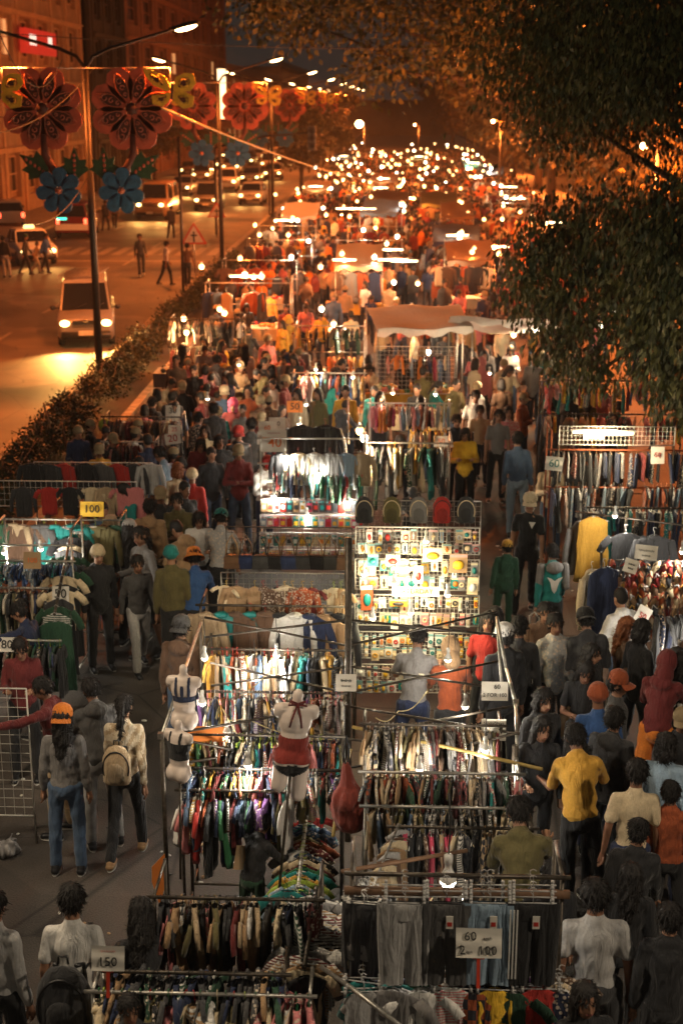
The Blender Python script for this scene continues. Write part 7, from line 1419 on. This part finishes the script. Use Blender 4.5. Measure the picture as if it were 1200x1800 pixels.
# high dark crowns overhead
cl = [(x_ - 8.8, random.uniform(-6, 7), (7.6 + .1 * abs(x_ - 2) + random.uniform(0, 4.6) if x_ > -1.5 else random.uniform(9.6, 12.8)), random.uniform(.9, 1.6), .7) for x_ in [random.uniform(-5.2, 8) for _ in range(60)]]
tree('broadleaf_tree', 'huge dark crown arching over the middle of the market', (8.8, 58, 0), 11, cl, 9000, .26, .085, 2, M_LEAF, tr=.45)
cl = [(random.uniform(-6.5, 4), random.uniform(-5, 5), random.uniform(7.6, 12), random.uniform(.9, 1.6), .7) for _ in range(40)]
tree('broadleaf_tree', 'spreading crown behind the near tree at the upper right', (11, 44, 0), 13, cl, 20000, .22, .065, 3, M_LEAF, tr=.4)
base = None
for i, (x, y, h, n_) in enumerate([(10.6, 72, 12, 16000), (11.2, 86, 13, 15000), (10.8, 101, 13, 12000), (11.5, 118, 14, 12000), (11, 137, 14, 11000), (12, 160, 15, 10000), (11.5, 185, 15, 9000), (15, 215, 16, 9000), (9.5, 245, 13, 7000), (12.4, 57, 9, 14000), (13.6, 34, 8, 12000), (14.5, 50, 8, 12000), (17.5, 62, 9, 11000), (20, 78, 10, 10000), (15.5, 92, 11, 9000), (24, 96, 12, 8000), (16, 72, 9, 9000)]):
    cl = [(random.gauss(-.8, 2.0), random.gauss(0, 2.0), random.uniform(h * .3, h), random.uniform(.9, 1.8), .8) for _ in range(24)]
    tree('broadleaf_tree', 'orange-lit tree along the right pavement, ' + ('first', 'second', 'third', 'fourth', 'fifth', 'sixth', 'seventh', 'eighth', 'last', 'bushy one before the first', 'low one hidden by the near tree', 'low one behind the orange lamp', 'second behind the orange lamp', 'third behind the orange lamp', 'round one of the back row', 'outermost of the back row', 'small one of the back row')[i] + ' in the row', (x, y, 0), h, cl, n_, .26 + y * .0012, .09 + y * .0004, 30 + i, M_LEAF2, 'trees along the right pavement', tr=.3)
for i, (x, y, h) in enumerate([(-7, 110, 6.5), (-6.9, 140, 7.5), (-7, 170, 8), (-21.5, 130, 7), (-21.5, 165, 8)]):
    cl = [(random.gauss(0, .9), random.gauss(0, 1.2), random.uniform(h * .4, h), random.uniform(.6, 1.1), .8) for _ in range(14)]
    tree('street_tree', 'small street tree, ' + ('nearest on the median', 'second on the median', 'third on the median', 'first before the brown building', 'second before the brown building')[i], (x, y, 0), h, cl, 5000, .28, .1, 60 + i, M_LEAF2, 'small trees along the road', tr=.14)
# ------------------------------------------------------------------ world, camera
w = bpy.data.worlds.new('World'); SC.world = w; w.use_nodes = True; nt = w.node_tree; bg = nt.nodes['Background']
sky = nt.nodes.new('ShaderNodeTexSky'); sky.sky_type = 'NISHITA'; sky.sun_disc = False; sky.sun_elevation = R(-4); sky.sun_rotation = R(200); sky.air_density = 1.5; sky.dust_density = 4
nt.links.new(sky.outputs[0], bg.inputs['Color']); bg.inputs['Strength'].default_value = .001
bg2 = nt.nodes.new('ShaderNodeBackground'); bg2.inputs['Color'].default_value = (.7, .86, .8, 1); bg2.inputs['Strength'].default_value = .02; ad = nt.nodes.new('ShaderNodeAddShader')
nt.links.new(bg.outputs[0], ad.inputs[0]); nt.links.new(bg2.outputs[0], ad.inputs[1]); nt.links.new(ad.outputs[0], nt.nodes['World Output'].inputs['Surface'])
cam = bpy.data.cameras.new('camera'); co = bpy.data.objects.new('camera', cam); COL.objects.link(co); SC.camera = co
cam.sensor_fit = 'VERTICAL'; cam.sensor_height = 36; cam.lens = F / 1800 * 36; cam.clip_end = 2000; cam.clip_start = .1
Mw = Matrix(((CR.x, CU.x, -CF.x, 0), (CR.y, CU.y, -CF.y, 0), (CR.z, CU.z, -CF.z, H), (0, 0, 0, 1))); co.matrix_world = Mw
cam.dof.use_dof = True; cam.dof.focus_distance = 12; cam.dof.aperture_fstop = 2.0; cam.dof.aperture_blades = 9
SC.view_settings.view_transform = 'Standard'; SC.view_settings.look = 'None'; SC.view_settings.exposure = .15; SC.view_settings.gamma = 1
SC.cycles.use_denoising = True; SC.cycles.max_bounces = 5; SC.cycles.diffuse_bounces = 2; SC.cycles.glossy_bounces = 2; SC.cycles.transmission_bounces = 2; SC.cycles.volume_bounces = 0; SC.cycles.sample_clamp_indirect = 3; SC.cycles.sample_clamp_direct = 0
SC.cycles.caustics_reflective = False; SC.cycles.caustics_refractive = False; SC.cycles.use_light_tree = True
if HAZE:
    hz = MB().box((0, 325, 17.5), (900, 760, 37.2)); m = bpy.data.materials.new('haze_air'); m.use_nodes = True; nt = m.node_tree; nt.nodes.remove(nt.nodes['Principled BSDF']); pv = nt.nodes.new('ShaderNodeVolumePrincipled'); pv.inputs['Density'].default_value = HAZE; pv.inputs['Color'].default_value = (.9, .9, .9, 1); nt.links.new(pv.outputs[0], nt.nodes['Material Output'].inputs['Volume']); m.cycles.homogeneous_volume = True
    tag(hz.build('haze', m, smooth=False), kind='stuff')
print('OBJECTS', len(SC.objects))
